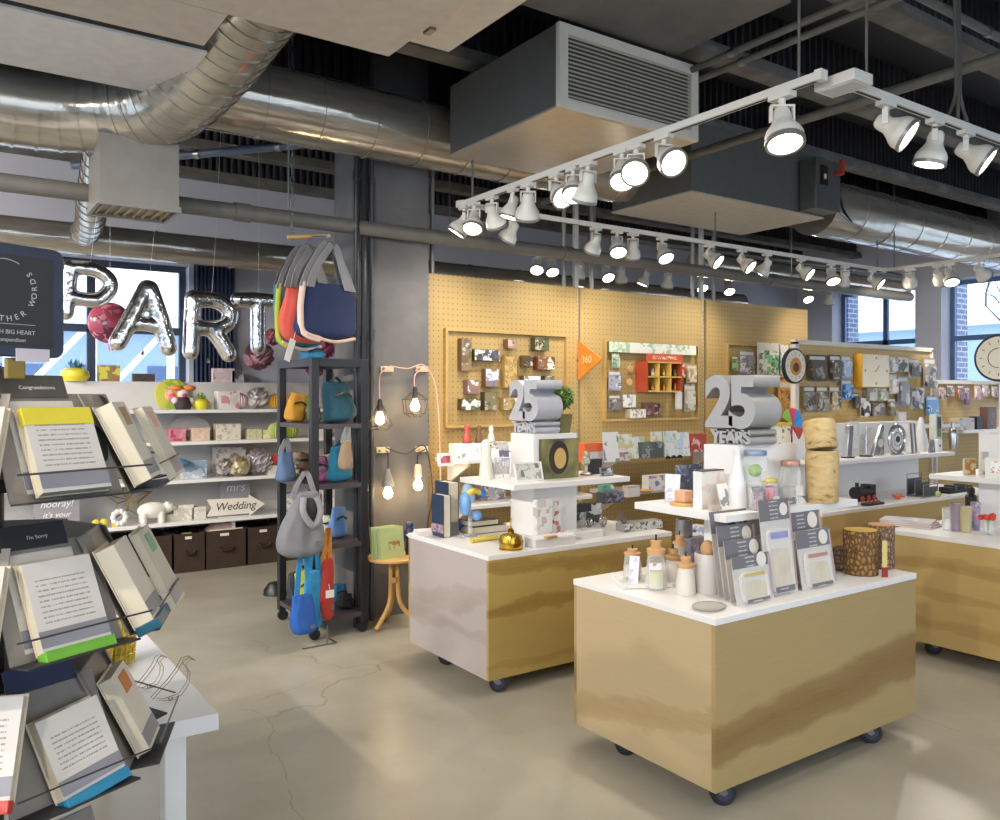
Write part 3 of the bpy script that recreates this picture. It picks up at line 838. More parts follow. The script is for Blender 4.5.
hangpost(594, 'grey post rising behind the left end of the middle peg wall')
hangpost(695, 'grey post rising behind the right end of the middle peg wall')
hangpost(716, 'grey post rising behind the left end of the right peg wall')
def wallshelf(label, x0, x1, z, dep=.36, Y=PY):
    t = thing('bracket_shelf', label, 'shelf', (x0, Y-.052, z))
    w = x1-x0
    MB().prism([(0,-.0),(0,-dep+.06),(.06,-dep),(w-.06,-dep),(w,-dep+.06),(w,0)], -.028, 0, 'z').build('shelf_board', WHITE, t, bevel=.002, smooth=0)
    for s in (.12, w-.12):
        MB().prism([(0,-.028),(-dep*.8,-.028),(-dep*.8,-.05),(0,-.2)], s-.01, s+.01, 'x').build('shelf_bracket', WHITE, t, smooth=0)
    return t
ZW1, ZW2 = 1.10, .77
YW = PY-.052
wallshelf('upper white shelf on the left peg wall, carrying the white printed box', 3.06, 4.35, ZW1)
wallshelf('lower white shelf on the left peg wall, behind the blue flowers', 3.06, 4.35, ZW2, .34)
wallshelf('upper white shelf on the middle peg wall with an orange carton', 4.56, 5.95, ZW1)
wallshelf('lower white shelf on the middle peg wall with small gift boxes', 4.56, 5.95, ZW2, .34)

# white framed pegboard behind the long island, and the lower one beyond it
WY = 4.5
def framedpeg(label, x0, x1, zt, zb, frame=True):
    t = thing('framed_pegboard', label, 'pegboard', (x0, WY, 0))
    w = x1-x0
    MB().box(0, w, 0, .02, .3, zt-.02).build('peg_board', PEG_PALE, t, smooth=0)
    MB().box(-.05, 0, -.02, .03, 0, zt).box(w, w+.03, -.02, .03, 0, zt).box(-.05, w+.03, -.02, .03, zt-.02, zt+.02).build('board_frame', mt('d9d2c4', .45, 0), t, smooth=0)
    MB().box(0, w, -.3, 0, zb-.03, zb).build('ledge', WHITE, t, smooth=0)
    return t
xl = vy(797, 345, WY)[0]; xr = vy(930, 345, WY)[0]; ztp = vy(797, 342, WY)[1]
framedpeg('white framed pegboard crowded with blister packs behind the long island', xl, xr, ztp, 1.27)
xl2 = vy(936, 382, WY)[0]; xr2 = vy(1080, 382, WY)[0]; zt2 = vy(950, 382, WY)[1]
framedpeg('lower dark edged pegboard with jewellery packs under the far right window', xl2, xr2, zt2, 1.2)

# ============================ back shelving =================================================
BSY0, BSY1 = 7.5, 8.05
bs0 = vy(96, 450, BSY0)[0]; bs1 = 4.6
ZB = [1.43, 1.15, .815, .45]
bsu = thing('wall_shelving', 'long white shelf unit against the back wall full of party goods', 'shelf unit', (0, 0, 0))
MB().box(-1.2, bs1, 7.98, 8.05, 0, 1.68).build('back_panel', WHITE_EDGE, bsu, smooth=0)
for z in ZB: MB().box(-1.2, bs1, BSY0, 7.98, z-.03, z).build('shelf_board', WHITE, bsu, bevel=.002, smooth=0)
for x in (-1.2, .35, 2.28, 3.5, bs1-.03): MB().box(x, x+.03, BSY0+.1, 7.98, 0, .42).build('upright_divider', WHITE, bsu, smooth=0)
BIN = fabric('3a2a20')
def bin_(px0, px1, label):
    x0 = vy(px0, 550, BSY0+.01)[0]; x1 = vy(px1, 550, BSY0+.01)[0]
    w = x1-x0
    t = thing('fabric_bin', label, 'storage bin', (x0, BSY0+.02, 0), 0, 'dark fabric bins under the back shelves')
    mb = MB(); h = .34
    mb.box(0, w, 0, .012, 0, h).box(0, w, .4, .412, 0, h).box(0, .012, .0125, .3995, 0, h).box(w-.012, w, .0125, .3995, 0, h).box(.012, w-.012, .0125, .3995, 0, .01)
    mb.build('bin_body', BIN, t, smooth=0)
    MB().tube(smoothpath([(w*.32,-.004,h*.56),(w*.4,-.014,h*.48),(w*.6,-.014,h*.48),(w*.68,-.004,h*.56)]), .012).build('bin_handle', mt('241a14', .7), t)
    MB().box(w*.34, w*.56, -.006, -.001, h*.86, h*.93).build('label_holder', PAPER, t, smooth=0)
    return t, w
bins = [bin_(98, 133, 'dark brown fabric bin furthest left under the back shelves'), bin_(136, 172, 'dark brown fabric bin partly behind the card spinner'),
        bin_(175, 205, 'dark brown fabric bin with black mesh bits on top, left of the pink wrapped one'), bin_(207, 246, 'dark brown fabric bin heaped with pink tissue below the arrow sign'),
        bin_(249, 281, 'dark brown fabric bin just left of the black shelf unit'), bin_(284, 318, 'dark brown fabric bin seen behind the black shelf unit')]

# ============================ black shelf unit ==============================================
SX0, SX1, SY0, SY1, SH = 1.985, 2.375, 4.955, 5.585, 1.79
bk = thing('black_shelf_unit', 'tall narrow black metal shelf unit hung with bags beside the column', 'shelf unit', (SX0, SY0, 0))
w, d = SX1-SX0, SY1-SY0
UN = mt('202024', .45, .1, var=.02)
for x, y in ((0,0),(w-.05,0),(0,d-.05),(w-.05,d-.05)):
    MB().box(x, x+.05, y, y+.05, .07, SH).build('corner_post', UN, bk, bevel=.003, smooth=0)
ZK = [.14, .60, .985, 1.37]
for z in ZK: MB().box(.002, w-.002, .002, d-.002, z-.03, z).build('shelf_board', mt('4a4245', .4, .1), bk, smooth=0)
mb = MB().box(.05,w-.05,0,.04,SH-.05,SH).box(.05,w-.05,d-.04,d,SH-.05,SH).box(0,.04,.05,d-.05,SH-.05,SH).box(w-.04,w,.05,d-.05,SH-.05,SH)
mb.build('top_rail_frame', UN, bk, smooth=0)
for x, y in ((.03,.03),(w-.03,.03),(.03,d-.03),(w-.03,d-.03)):
    MB().cyl((x,y-.012,.035),(x,y+.012,.035), .035, n=18).build('wheel', RUBBER, bk)

# ============================ side table by the column ======================================
tx, ty, td = hz(387, 556, .475)
ty -= .02; tx += .04
st = thing('side_table', 'small round pale wood side table on splayed legs beside the column', 'table', (tx, ty, 0))
MB().lathe([(0,.452),(.17,.452),(.182,.458),(.182,.47),(.175,.475),(0,.475)], 36).build('table_top', WOOD, st)
for i in range(3):
    a = R(200+120*i); c, s = math.cos(a), math.sin(a)
    pts = [(c*.03,s*.03,.45),(c*.028,s*.028,.33),(c*.035,s*.035,.2),(c*.07,s*.07,.12),(c*.17,s*.17,.016)]
    MB().tube(smoothpath(pts), .016, n=10).build('leg', WOOD, st)
MB().cyl((0,0,.3),(0,0,.335), .034, n=16).build('leg_collar', WOOD, st)

# ============================ white table at the near left ==================================
wt = thing('white_table', 'white laminate table behind the greeting card spinner', 'table', (0, 0, 0))
WTX, WTY, WTZ = .70, 2.46, .62
MB().box(-.5, WTX, WTY, WTY+1.35, WTZ-.05, WTZ).build('table_top', WHITE, wt, bevel=.003, smooth=0)
for x, y in ((WTX-.14, WTY+.05), (-.46, WTY+.05), (WTX-.14, WTY+1.24), (-.46, WTY+1.24)):
    MB().box(x, x+.06, y, y+.06, 0, WTZ-.05).build('leg', WHITE, wt, bevel=.003, smooth=0)

# ============================ greeting card spinner =========================================
SPX, SPY = .113, 2.292
TAUPE = mt('8a8278', .5, 0, var=.04)
sr = thing('card_spinner', 'black card spinner with tilted grey pockets of open gift books', 'display rack', (SPX, SPY, 0))
MB().cyl((0,0,.03),(0,0,1.62), .035, n=20).build('centre_post', BLACK, sr)
MB().lathe([(0,0),(.3,0),(.3,.02),(.08,.035),(0,.035)], 32).build('round_base', BLACK, sr)
ROWS = [1.35, 1.02, .708, .385]
ANG = [R(-110.9+45*i) for i in range(-1, 7)]
BARM = mt('55504a', .35, .6)
for r_, zb in enumerate(ROWS):
    for i, a in enumerate(ANG):
        if r_ == 3 and i > 2: continue
        rz = a+PI/2
        M = Matrix.Rotation(rz, 4, 'Z')
        # tilted backing sheet, folded at the sides so neighbours meet
        tl = .10
        q = [(-.125,-.335,-.02),(.125,-.335,-.02),(.118,-.225,.205),(-.118,-.225,.205)]
        q2 = [(x, y+.004, z) for x, y, z in q]
        MB().add(q+q2, [(0,1,2,3),(7,6,5,4),(0,4,5,1),(1,5,6,2),(2,6,7,3),(3,7,4,0)], M=M).build('pocket_back', TAUPE, sr, loc=(0,0,zb), smooth=0)
        MB().add([(-.125,-.335,-.02),(.125,-.335,-.02),(.125,-.40,-.012),(-.125,-.40,-.012),(-.125,-.335,-.024),(.125,-.335,-.024),(.125,-.40,-.016),(-.125,-.40,-.016)],
                 [(0,1,2,3),(7,6,5,4),(0,4,5,1),(1,5,6,2),(2,6,7,3),(3,7,4,0)], M=M).build('pocket_ledge', DARK, sr, loc=(0,0,zb), smooth=0)
        MB().cyl((-.15,-.405,.045),(.15,-.405,.045), .0022, n=6, M=M).build('wire_bar', BARM, sr, loc=(0,0,zb))
    mb = MB()
    MB().cyl((0,0,zb-.01),(0,0,zb+.02), .23, n=8).build('spinner_hub', BLACK, sr)
# header cards
def header(row, face, txt, col, w=.155, x=0):
    a = ANG[face]; rz = a+PI/2
    h = bpy.data.objects.new('header_card', None)
    zb = ROWS[row]
    mb = MB().box(-w/2, w/2, -.002, 0, 0, .055)
    o = mb.build('header_card', mt(col, .6), sr, smooth=0)
    M = Matrix.Rotation(rz, 4, 'Z') @ Matrix.Translation((x-.02, -.232, .196)) @ Matrix.Rotation(-R(26), 4, 'X')
    o.matrix_local = Matrix.Translation((0,0,zb)) @ M
    if txt:
        text('header_lettering', txt, .0125, PAPER, o, (.012, -.0025, .024), (PI/2,0,0), .0002)
header(0, 2, 'Congratulations', '57524a')
header(1, 2, "I'm Sorry", '2c2c30')
header(2, 2, None, '2b3350', x=.02)

for r_ in (0, 2):
    M = Matrix.Translation((0,0,ROWS[r_])) @ Matrix.Rotation(ANG[2]+PI/2, 4, 'Z') @ Matrix.Translation((.098,-.285,.09)) @ Matrix.Rotation(-R(26), 4, 'X')
    o = MB().prism([(.016*math.cos(2*PI*i/20), .045*math.sin(2*PI*i/20)) for i in range(20)], -.006, .0, 'y').build('oval_handle', BLACK, sr); o.matrix_local = M
# sign on the spinner
a = ANG[2]; rz = a+PI/2
sg = thing('hanging_sign', 'black framed IN OTHER WORDS sign standing on top of the card spinner', 'sign', (SPX+.25*math.cos(a)-.176, SPY+.25*math.sin(a)-.105, 1.75), rz)
MB().prism(rrect(.44, .235, .02), -.012, .012, 'y').build('sign_frame', mt('33384a', .45, .1), sg, bevel=.003)
MB().box(-.195,.195,-.0135,-.011,-.095,.095).build('sign_face', mt('2c2c2d', .6, 0, var=.01), sg, smooth=0)
SW = mt('b8b8b4', .6, 0, var=0)
mb = MB()
arc = [(.092+.062*math.cos(R(b)), -.0142, .022+.062*math.sin(R(b))) for b in range(62, 190, 6)]
MB().tube(arc, .0009, n=5).build('circle_line', SW, sg)
word = 'IN OTHER WORDS'
for i, ch in enumerate(word):
    b = R(206+i*14.5)
    if ch == ' ': continue
    text('sign_letter', ch, .0165, SW, sg, (.092+.062*math.cos(b), -.0142, .022+.062*math.sin(b)), (PI/2, -(b+PI/2), 0), .0003)
MB().box(-.1,.155,-.0146,-.0138,-.0505,-.0495).build('rule_line', SW, sg)
text('sign_lettering', 'CARDS WITH BIG HEART', .0125, SW, sg, (.155,-.0142,-.067), extrude=.0002, align='RIGHT')
text('sign_credit', 'Published by Compendium', .0115, SW, sg, (.135,-.0142,-.083), extrude=.0002, align='RIGHT')
MB().box(.115,.185,-.016,-.012,-.127,-.1).build('price_strip', mt('c8bfc4', .5), sg, smooth=0)
MB().box(-.06,.02,-.008,.008,-.24,-.112).build('sign_stem', mt('6b5a3a', .35, .6), sg, smooth=0)
MB().box(.1,.14,-.006,.006,-.165,-.12).build('brass_tab', mt('8c7438', .35, .7), sg, bevel=.003, smooth=0)

# open gift books in the pockets
def gift_book(row, face, x, w, h, label, band=None, base=None, page='c9c2b4', lean=26, thick=.022, textmat=True, roll=0, out=0, up=0, sub=None):
    a = ANG[face]; rz = a+PI/2
    M = Matrix.Rotation(rz, 4, 'Z')
    p = M @ Vector((x, -.347-out, ROWS[row]-.012+up))
    t = thing('gift_book', label, 'book', (SPX+p.x, SPY+p.y, p.z), rz, 'gift books in the card spinner', rx=-R(lean))
    if roll: t.rotation_euler = (Matrix.Rotation(rz,4,'Z') @ Matrix.Rotation(-R(lean),4,'X') @ Matrix.Rotation(R(roll),4,'Y')).to_euler()
    MB().box(-w/2-.004, w/2+.004, -.003, 0, 0, h+.006).build('back_cover', CREAM, t, smooth=0)
    MB().box(-w/2, w/2, -thick, -.0031, .003, h).build('page_block', CREAM, t, smooth=0)
    pm = texty('c9c4bc', '77746f', .0115, -w*.38, w*.36, h*.30, h*.80) if textmat else mt(page, .7, 0, var=.03)
    MB().box(-w/2, w/2, -thick-.002, -thick-.0001, .003, h).build('top_page', pm, t, smooth=0)
    if band:
        MB().box(-w/2-.001, w/2+.001, -thick-.0035, -thick-.0021, h*.80, h+.001).box(-w/2-.0015,-w/2-.0002,-thick-.003,-thick*.4,h*.80,h+.001).build('colour_band', mt(band, .5), t, smooth=0)
    if sub:
        MB().box(-w*.18, w*.28, -thick-.0035, -thick-.0021, h*.70, h*.93).build('colour_patch', mt(sub, .6), t, smooth=0)
    MB().box(-w/2, w/2, -thick-.0032, -thick-.0021, h*.06, h*.24).build('grey_strip', mt('86858c', .5), t, smooth=0)
    if base:
        MB().box(-w/2-.002, w/2+.002, -thick-.012, 0, -.02, .004).build('cover_edge', mt(base, .45), t, bevel=.002, smooth=0)
    return t
gift_book(0, 2, .0, .152, .195, 'open gift book with a bright yellow band across its top page', band='d8c93e')
gift_book(0, 2, -.012, .15, .215, 'plain cream gift book standing behind the yellow banded one', textmat=False, thick=.012, out=-.03, lean=25)
gift_book(0, 1, .05, .15, .20, 'cream gift book with an orange base at the left edge, beside the yellow one', base='d8824a', textmat=False)
gift_book(0, 3, -.06, .14, .20, 'cream gift book with a tan patch, edge on in the top row', textmat=False, sub='9a7a50', thick=.04)
gift_book(0, 3, .09, .14, .195, 'grey gift book with a peach patch at the end of the top row', textmat=False, sub='c79a80', page='c4bcb0', thick=.02, out=.055)
gift_book(1, 2, .0, .152, .195, 'open gift book of plain text pages with a bright green cover edge', base='6fae3a')
gift_book(1, 2, -.015, .152, .215, 'cream gift book tucked behind the green edged one', textmat=False, thick=.012, out=-.03, lean=25)
gift_book(1, 1, .05, .15, .20, 'cream gift book at the left edge in the middle row', textmat=False)
gift_book(1, 3, -.06, .14, .20, 'thick cream gift book with a dark teal cover edge, edge on in the middle row', textmat=False, thick=.045, base='15566a')
gift_book(1, 3, .09, .14, .215, 'grey gift book with a sage green patch at the end of the middle row', textmat=False, sub='6c9c7c', page='b9b3a2', thick=.02, out=.055)
gift_book(2, 1, .085, .155, .20, 'open gift book with a coral red cover edge in the bottom row', base='c8463c', up=.045, out=.01)
gift_book(2, 2, .035, .145, .175, 'open gift book with a teal blue cover edge, tipped sideways in the bottom row', base='2b7fa2', lean=26, roll=-7, thick=.03)
gift_book(2, 3, -.02, .14, .20, 'cream gift book with an orange patch, edge on in the bottom row', textmat=False, sub='b86a2a', thick=.03)
# ============================ makers of small goods =========================================
S, W = 0.0, -PI/2        # facing the camera's near side (-y) or the left (-x)
def place(px, py, z, wpx, hpx, th):
    x, y, d = hz(px, py, z)
    return x, y, d, wide(wpx, d, px, th), tall(hpx, d)
def carton(px, py, z, wpx, hpx, dep, name, label, cat, face, side=None, th=S, group=None, window=None, lid=None):
    """a closed box: body, printed front, maybe a lid or a cut-out window"""
    x, y, d, w, h = place(px, py, z, wpx, hpx, th)
    t = thing(name, label, cat, (x, y, z), th, group)
    MB().box(-w/2, w/2, .001, dep, 0, h).build('carton_body', side or mt('cfc8bc', .6), t, smooth=0, bevel=.0008)
    MB().box(-w/2+.001, w/2-.001, -.0005, .0009, .001, h-.001).build('front_print', face, t, smooth=0)
    if lid: MB().box(-w/2-.001, w/2+.001, -.001, dep+.001, h*.86, h+.001).build('box_lid', lid, t, smooth=0)
    if window: MB().box(-w*.3, w*.3, -.0012, -.0005, h*.15, h*.55).build('window_patch', window, t, smooth=0)
    return t
def book_up(px, py, z, wpx, hpx, thick, label, cover, th=S, group=None, band=None, spine=None, name='book'):
    """upright closed book seen on its front cover, spine on its left"""
    x, y, d, w, h = place(px, py, z, wpx, hpx, th)
    t = thing(name, label, 'book', (x, y, z), th, group)
    c = .003
    MB().box(-w/2, w/2, 0, c, 0, h).box(-w/2, w/2, thick-c, thick, 0, h).box(-w/2, -w/2+c, c, thick-c, 0, h).build('cover', cover, t, smooth=0)
    MB().box(-w/2+c, w/2-.004, c, thick-c, .004, h-.004).build('page_block', CREAM, t, smooth=0)
    if band is not None: MB().box(-w/2-.0005, w/2+.0005, -.0008, -.0001, h*.1, h*.3).build('cover_band', band, t, smooth=0)
    return t
def book_flat(px, py, z, wpx, dep, thick, label, cover, th=S, group=None, name='book', top=None):
    x, y, d, w, h = place(px, py, z, wpx, 1, th)
    t = thing(name, label, 'book', (x, y, z), th, group)
    c = .003
    MB().box(-w/2, w/2, 0, dep, 0, c).box(-w/2, w/2, 0, dep, thick-c, thick).box(-w/2, w/2, dep-c, dep, c, thick-c).build('cover', cover, t, smooth=0)
    MB().box(-w/2+.003, w/2-.003, .004, dep-c, c, thick-c).build('page_block', CREAM, t, smooth=0)
    if top is not None: MB().box(-w/2+.004, w/2-.004, .004, dep-.004, thick, thick+.0008).build('cover_print', top, t, smooth=0)
    return t
def card(px, py, z, wpx, hpx, label, face, th=S, lean=12, name='greeting_card', cat='card', group=None, back=None, thick=.003):
    """a card or small sign leaning back on a strut"""
    x, y, d, w, h = place(px, py, z, wpx, hpx, th)
    t = thing(name, label, cat, (x, y, z), th, group)
    M = Matrix.Rotation(-R(lean), 4, 'X')
    MB().box(-w/2, w/2, 0, thick, 0, h, M=M).build('card_panel', back or PAPER, t, smooth=0)
    MB().box(-w/2+.001, w/2-.001, -.0006, -.0001, .001, h-.001, M=M).build('card_print', face, t, smooth=0)
    k = h*math.sin(R(lean))
    MB().add([(-w*.15, k*.6+thick, h*.6), (w*.15, k*.6+thick, h*.6), (w*.15, k*.6+h*.28, .0), (-w*.15, k*.6+h*.28, .0),
              (-w*.15, k*.6+thick+.002, h*.6), (w*.15, k*.6+thick+.002, h*.6), (w*.15, k*.6+h*.28+.002, .0), (-w*.15, k*.6+h*.28+.002, .0)],
             [(0,1,2,3),(7,6,5,4),(0,4,5,1),(3,2,6,7),(0,3,7,4),(1,5,6,2)]).build('easel_strut', back or PAPER, t, smooth=0)
    return t
def framed(px, py, z, wpx, hpx, label, face, th=S, lean=10, fm=None, border=.12, name='picture_frame', group=None):
    x, y, d, w, h = place(px, py, z, wpx, hpx, th)
    t = thing(name, label, 'picture frame', (x, y, z), th, group)
    M = Matrix.Rotation(-R(lean), 4, 'X'); b = min(w, h)*border
    MB().box(-w/2,w/2,-.006,.008,0,b,M=M).box(-w/2,w/2,-.006,.008,h-b,h,M=M).box(-w/2,-w/2+b,-.006,.008,b,h-b,M=M).box(w/2-b,w/2,-.006,.008,b,h-b,M=M).build('frame', fm or WHITE, t, smooth=0)
    MB().box(-w/2+b,w/2-b,0,.004,b,h-b,M=M).build('photo_print', face, t, smooth=0)
    MB().cyl(M @ Vector((0,.008,h*.5)), (0, h*.42, .003), .003, n=6).build('frame_strut', fm or WHITE, t)
    return t
def turned(px, py, z, hpx, prof, mat, name, label, cat, part='body', extra=None, n=24, group=None, th=0):
    """something turned on a lathe; prof is (radius, height) in units of its own height"""
    x, y, d = hz(px, py, z); h = tall(hpx, d)
    t = thing(name, label, cat, (x, y, z), th, group)
    MB().lathe([(r*h, q*h) for r, q in prof], n).build(part, mat, t)
    for pn, pf, pm in (extra or ()):
        if callable(pf): mb = pf(h)
        else: mb = MB().lathe([(r*h, q*h) for r, q in pf], n)
        mb.build(pn, pm, t)
    return t
def pack(px, py, Y, wpx, hpx, label, backing, front, name='blister_pack', cat='packaged gadget', dep=.03, group=None, boxy=False, hookm=None, shape=None):
    """a pack hung on a hook from an upright board whose face is y = Y"""
    x, z, d = vy(px, py, Y); w = wide(wpx, d, px); h = tall(hpx, d)
    t = thing(name, label, cat, (x, Y, z), 0, group)
    o = -.045 if not boxy else -.006
    if boxy:
        MB().box(-w/2, w/2, o-dep, o, -h/2, h/2).build('carton_body', backing, t, smooth=0, bevel=.001)
        MB().box(-w/2+.002, w/2-.002, o-dep-.0008, o-dep, -h/2+.002, h/2-.002).build('front_print', front, t, smooth=0)
        MB().box(-w/2, w/2, o-dep*.9, o-dep*.1, h/2+.0002, h/2+.0015).build('top_flap', backing, t, smooth=0)
        MB().cyl((0,0,h*.3),(0,o,h*.3), .003, n=6).build('peg_hook', CHROME, t)
    else:
        MB().box(-w/2, w/2, o, o+.002, -h/2, h/2).build('backing_card', backing, t, smooth=0)
        MB().prism(rrect(w*.82, h*.7, min(w,h)*.12, 3, 0, -h*.08), o-dep, o-.0003, 'y').build('blister', front, t, smooth=0)
        MB().box(-w*.42, w*.42, o-.001, o-.0002, h*.31, h*.44).build('header_print', mt('dcd6cc', .5), t, smooth=0)
        MB().tube([(0,0,h/2-.008),(0,o-.02,h/2-.008),(0,o-.024,h/2+.004)], .0022, n=6).build('peg_hook', CHROME, t)
    return t
def jar(px, py, z, wpx, hpx, label, lidm, fill, fillh=.5, ball=None):
    x, y, d, w, h = place(px, py, z, wpx, hpx, 0); w = tall(wpx, d)
    r = w/2
    t = thing('storage_jar', label, 'jar', (x+r*SA, y+r*CA, z))
    MB().lathe([(0,0),(r*.92,0),(r,.04*h),(r,.7*h),(r*.82,.82*h),(r*.82,.88*h)], 28).build('glass_body', GLASS, t)
    MB().lathe([(0,.86*h),(r*.9,.86*h),(r*.92,.9*h),(r*.92,.97*h),(r*.85,h),(0,h)], 28).build('jar_lid', lidm, t)
    if ball: MB().ball((0,0,fillh*h*.6), r*.55, 14, 10).build('green_ball', ball, t)
    else: MB().lathe([(0,.02*h),(r*.86,.02*h),(r*.9,.05*h),(r*.9,fillh*h),(r*.5,fillh*h*1.08),(0,fillh*h*1.05)], 20).build('jar_contents', fill, t)
    MB().box(-r*.55, r*.55, -r*1.03, -r*1.0, .2*h, .42*h).build('jar_label', PAPER, t, smooth=0)
    return t
def block_letters(px, py, z, txt, hpx, dep, label, mat, th=S, name='letter_sign'):
    x, y, d = hz(px, py, z); h = tall(hpx, d)
    t = thing(name, label, 'sign', (x, y, z), th)
    text('letter_body', txt, h*1.4, mat, t, (0, dep/2, h/2), extrude=dep/2, offset=h*.03)
    return t
def fluff(r, n, rnd, sq=1.0):
    """a ball of thin paper or straw blades"""
    mb = MB()
    for i in range(n):
        a = rnd.uniform(0, 2*PI); e = math.asin(rnd.uniform(-1, 1))
        dv = Vector((math.cos(a)*math.cos(e), math.sin(a)*math.cos(e), math.sin(e)*sq))
        s = dv.orthogonal().normalized()*r*.22
        p = dv*r*rnd.uniform(.85, 1.05)
        mb.add([(0,0,0), tuple(p+s), tuple(p*1.05), tuple(p-s)], [(0,1,2,3)])
    return mb
from mathutils import noise as mnoise
def hanging_bag_mesh(w, h, dpt, n=36, rows=18, seed=1, top=.75, sag=.15):
    """a soft sack: rounded bottom, folds that gather towards the top"""
    mb = MB(); vs = []
    for j in range(rows+1):
        f = j/rows
        bottom = math.sqrt(max(0, 1-(1-min(1, f/.22))**2))*.45+.55 if f < .22 else 1
        k = bottom*(1-(1-top)*max(0, (f-.25)/.75)**1.3)
        for i in range(n):
            a = 2*PI*i/n
            c, s_ = math.cos(a), math.sin(a)
            c = math.copysign(abs(c)**.75, c); s_ = math.copysign(abs(s_)**.8, s_)
            q = mnoise.noise(Vector((c*1.6+seed*3.7, s_*1.6, f*2.2+seed)))
            q2 = mnoise.noise(Vector((c*4+seed, s_*4, f*1.2+seed*2)))
            wob = 1+.16*q+.07*q2*(.4+f)
            lean = .12*w*mnoise.noise(Vector((seed*1.3, f*1.5, 0)))
            vs.append((w/2*k*c*wob+lean, dpt/2*k*s_*wob*(1-.4*f), h*f*(1+.06*q)-sag*h*.2*abs(c)*(1-f)))
    fs = [tuple(range(n-1,-1,-1))]
    for j in range(rows):
        for i in range(n):
            a, b = j*n+i, j*n+(i+1) % n
            fs.append((a, b, b+n, a+n))
    fs.append(tuple(rows*n+i for i in range(n)))
    return mb.add(vs, fs)
# ============================ silver 25 sculptures ==========================================
SILVER = mt('a9a8a6', .5, .35, var=.02)
SILVER_P = mt('b9bac0', .5, .2, var=.05)
def anniv(x, y, z, label, mat):
    """block-cut 25 over the word YEARS; the face looks to -x and the digits run deep in x"""
    t = thing('anniversary_sculpture', label, 'sculpture', (x, y, z), W)
    text('numeral_block', '25', .315, mat, t, (0, .095, .186), extrude=.095, offset=.013, spacing=.86)
    text('word_block', 'YEARS', .088, mat, t, (0, .095, .034), extrude=.095, offset=.004, spacing=.86)
    MB().box(-.1, .1, .0, .19, .0635, .072).build('joining_bar', mat, t, smooth=0)
    MB().box(-.1, .1, .0, .19, 0, .006).build('base_plate', mat, t, smooth=0)
    return t
anniv(3.02, 2.51, ZU, 'silver block 25 YEARS sculpture on the nearest island', SILVER)
anniv(2.93, 3.985, ZU, 'silver block 25 YEARS sculpture on the second island, beside the potted plant', SILVER_P)

# ============================ nearest island: riser shelf ====================================
BLUEB = mt('34445e', .5); LAV = printed('dcdbe6', 'b9b8d6', 'eeeef4', 30, 1)
card(672, 503, ZS, 15, 29, 'white card with a pale lavender print at the left end of the near riser shelf', LAV, th=W*.6, lean=14)
t = thing('wooden_candle', 'pinkish beige cube candle on a round wooden base', 'candle', (*hz(684, 505, ZS)[:2], ZS))
MB().lathe([(0,0),(.062,0),(.064,.006),(.062,.014),(0,.014)], 28).build('wooden_base', WOOD, t)
MB().box(-.032,.026,-.03,.03,.014,.068).build('wax_cube', mt('dcab84', .6, 0, var=.04), t, bevel=.006)
MB().cyl((0,0,.068),(.002,0,.08), .0015, n=6).build('wick', DARK, t)
book_up(691, 498, ZS, 22, 33, .03, 'dark blue grey book standing behind the beige candle', printed('3d4a63', '56647f', '8d93a5', 24, 2))
carton(713, 508, ZS, 22, 37, .05, 'gift_box', 'tall white box with a pink flask printed on it, black rim', 'box', printed('dcd5c9', 'e2dace', 'd8c0b2', 9, 3), WHITE)
x, y, d = hz(713, 508, ZS); rim_w = wide(22, d, 713)
t = [o for o in COL.objects if o.get('label','').startswith('tall white box with a pink')][0]
MB().box(-rim_w/2-.001, rim_w/2+.001, -.002, .051, tall(37,d), tall(37,d)+.004).build('dark_rim', DARK, t, smooth=0)
x, y, d = hz(712, 508, ZS); 
card(729, 509, ZS, 14, 26, 'white card with a grey butterfly print, in front of the white vase', printed('e9e6e2', 'e9e6e2', '6d6a70', 12, 4), lean=16)
carton(716, 511, ZS, 8, 6, .02, 'trinket_box', 'tiny beige cube in front of the butterfly card', 'box', mt('b5aa9c', .6), mt('b5aa9c', .6))
turned(737, 508, ZS, 58, [(0,0),(.17,0),(.18,.05),(.15,.4),(.085,.75),(.06,.9),(.07,1),(.055,1),(.045,.9),(0,.88)], mt('dddcd9', .3, 0, var=.01), 'tall_vase', 'tall tapered white vase on the near riser shelf', 'vase', 'vase_body', [('rim_ring', [(.055,1),(.072,1),(.072,1.015),(.055,1.015),(.055,1)], WHITE)])
bl = thing('display_block', 'small white block under the blue lidded jar', 'display block', (3.0, 2.335, ZS))
MB().box(-.055,.055,-.03,.09,0,.088).build('block_body', WHITE, bl, bevel=.002)
MB().box(-.057,.057,-.032,.092,.088,.09).build('block_top', WHITE, bl)
jar(759, 488, ZS+.09, 25, 37, 'large glass jar with a blue grey lid and green ball inside', mt('7f8ea8', .35, .2), None, .75, mt('8fb548', .5))
jar(794, 504, ZS, 21, 43, 'tall glass jar with a copper pink lid, next to the birch log', mt('b98d7d', .35, .4), mt('c9c8c2', .4), .35)
jar(772, 509, ZS, 17, 30, 'short glass jar with a yellow lid full of red and blue sweets', mt('c7b75b', .4, .2), printed('d98a86', 'c84a56', '6b7fc0', 60, 5), .7)
jar(759, 511, ZS, 12, 23, 'smallest glass jar holding purple berries', mt('8d8b90', .4, .3), printed('a58a98', '7b4f68', 'c0a3ae', 80, 6), .75)
card(777, 508, ZS, 20, 9, 'small black lettered shelf label below the jars', printed('3e3c40', '3e3c40', 'c9c5c0', 26, 7), lean=25, name='shelf_label', cat='label')
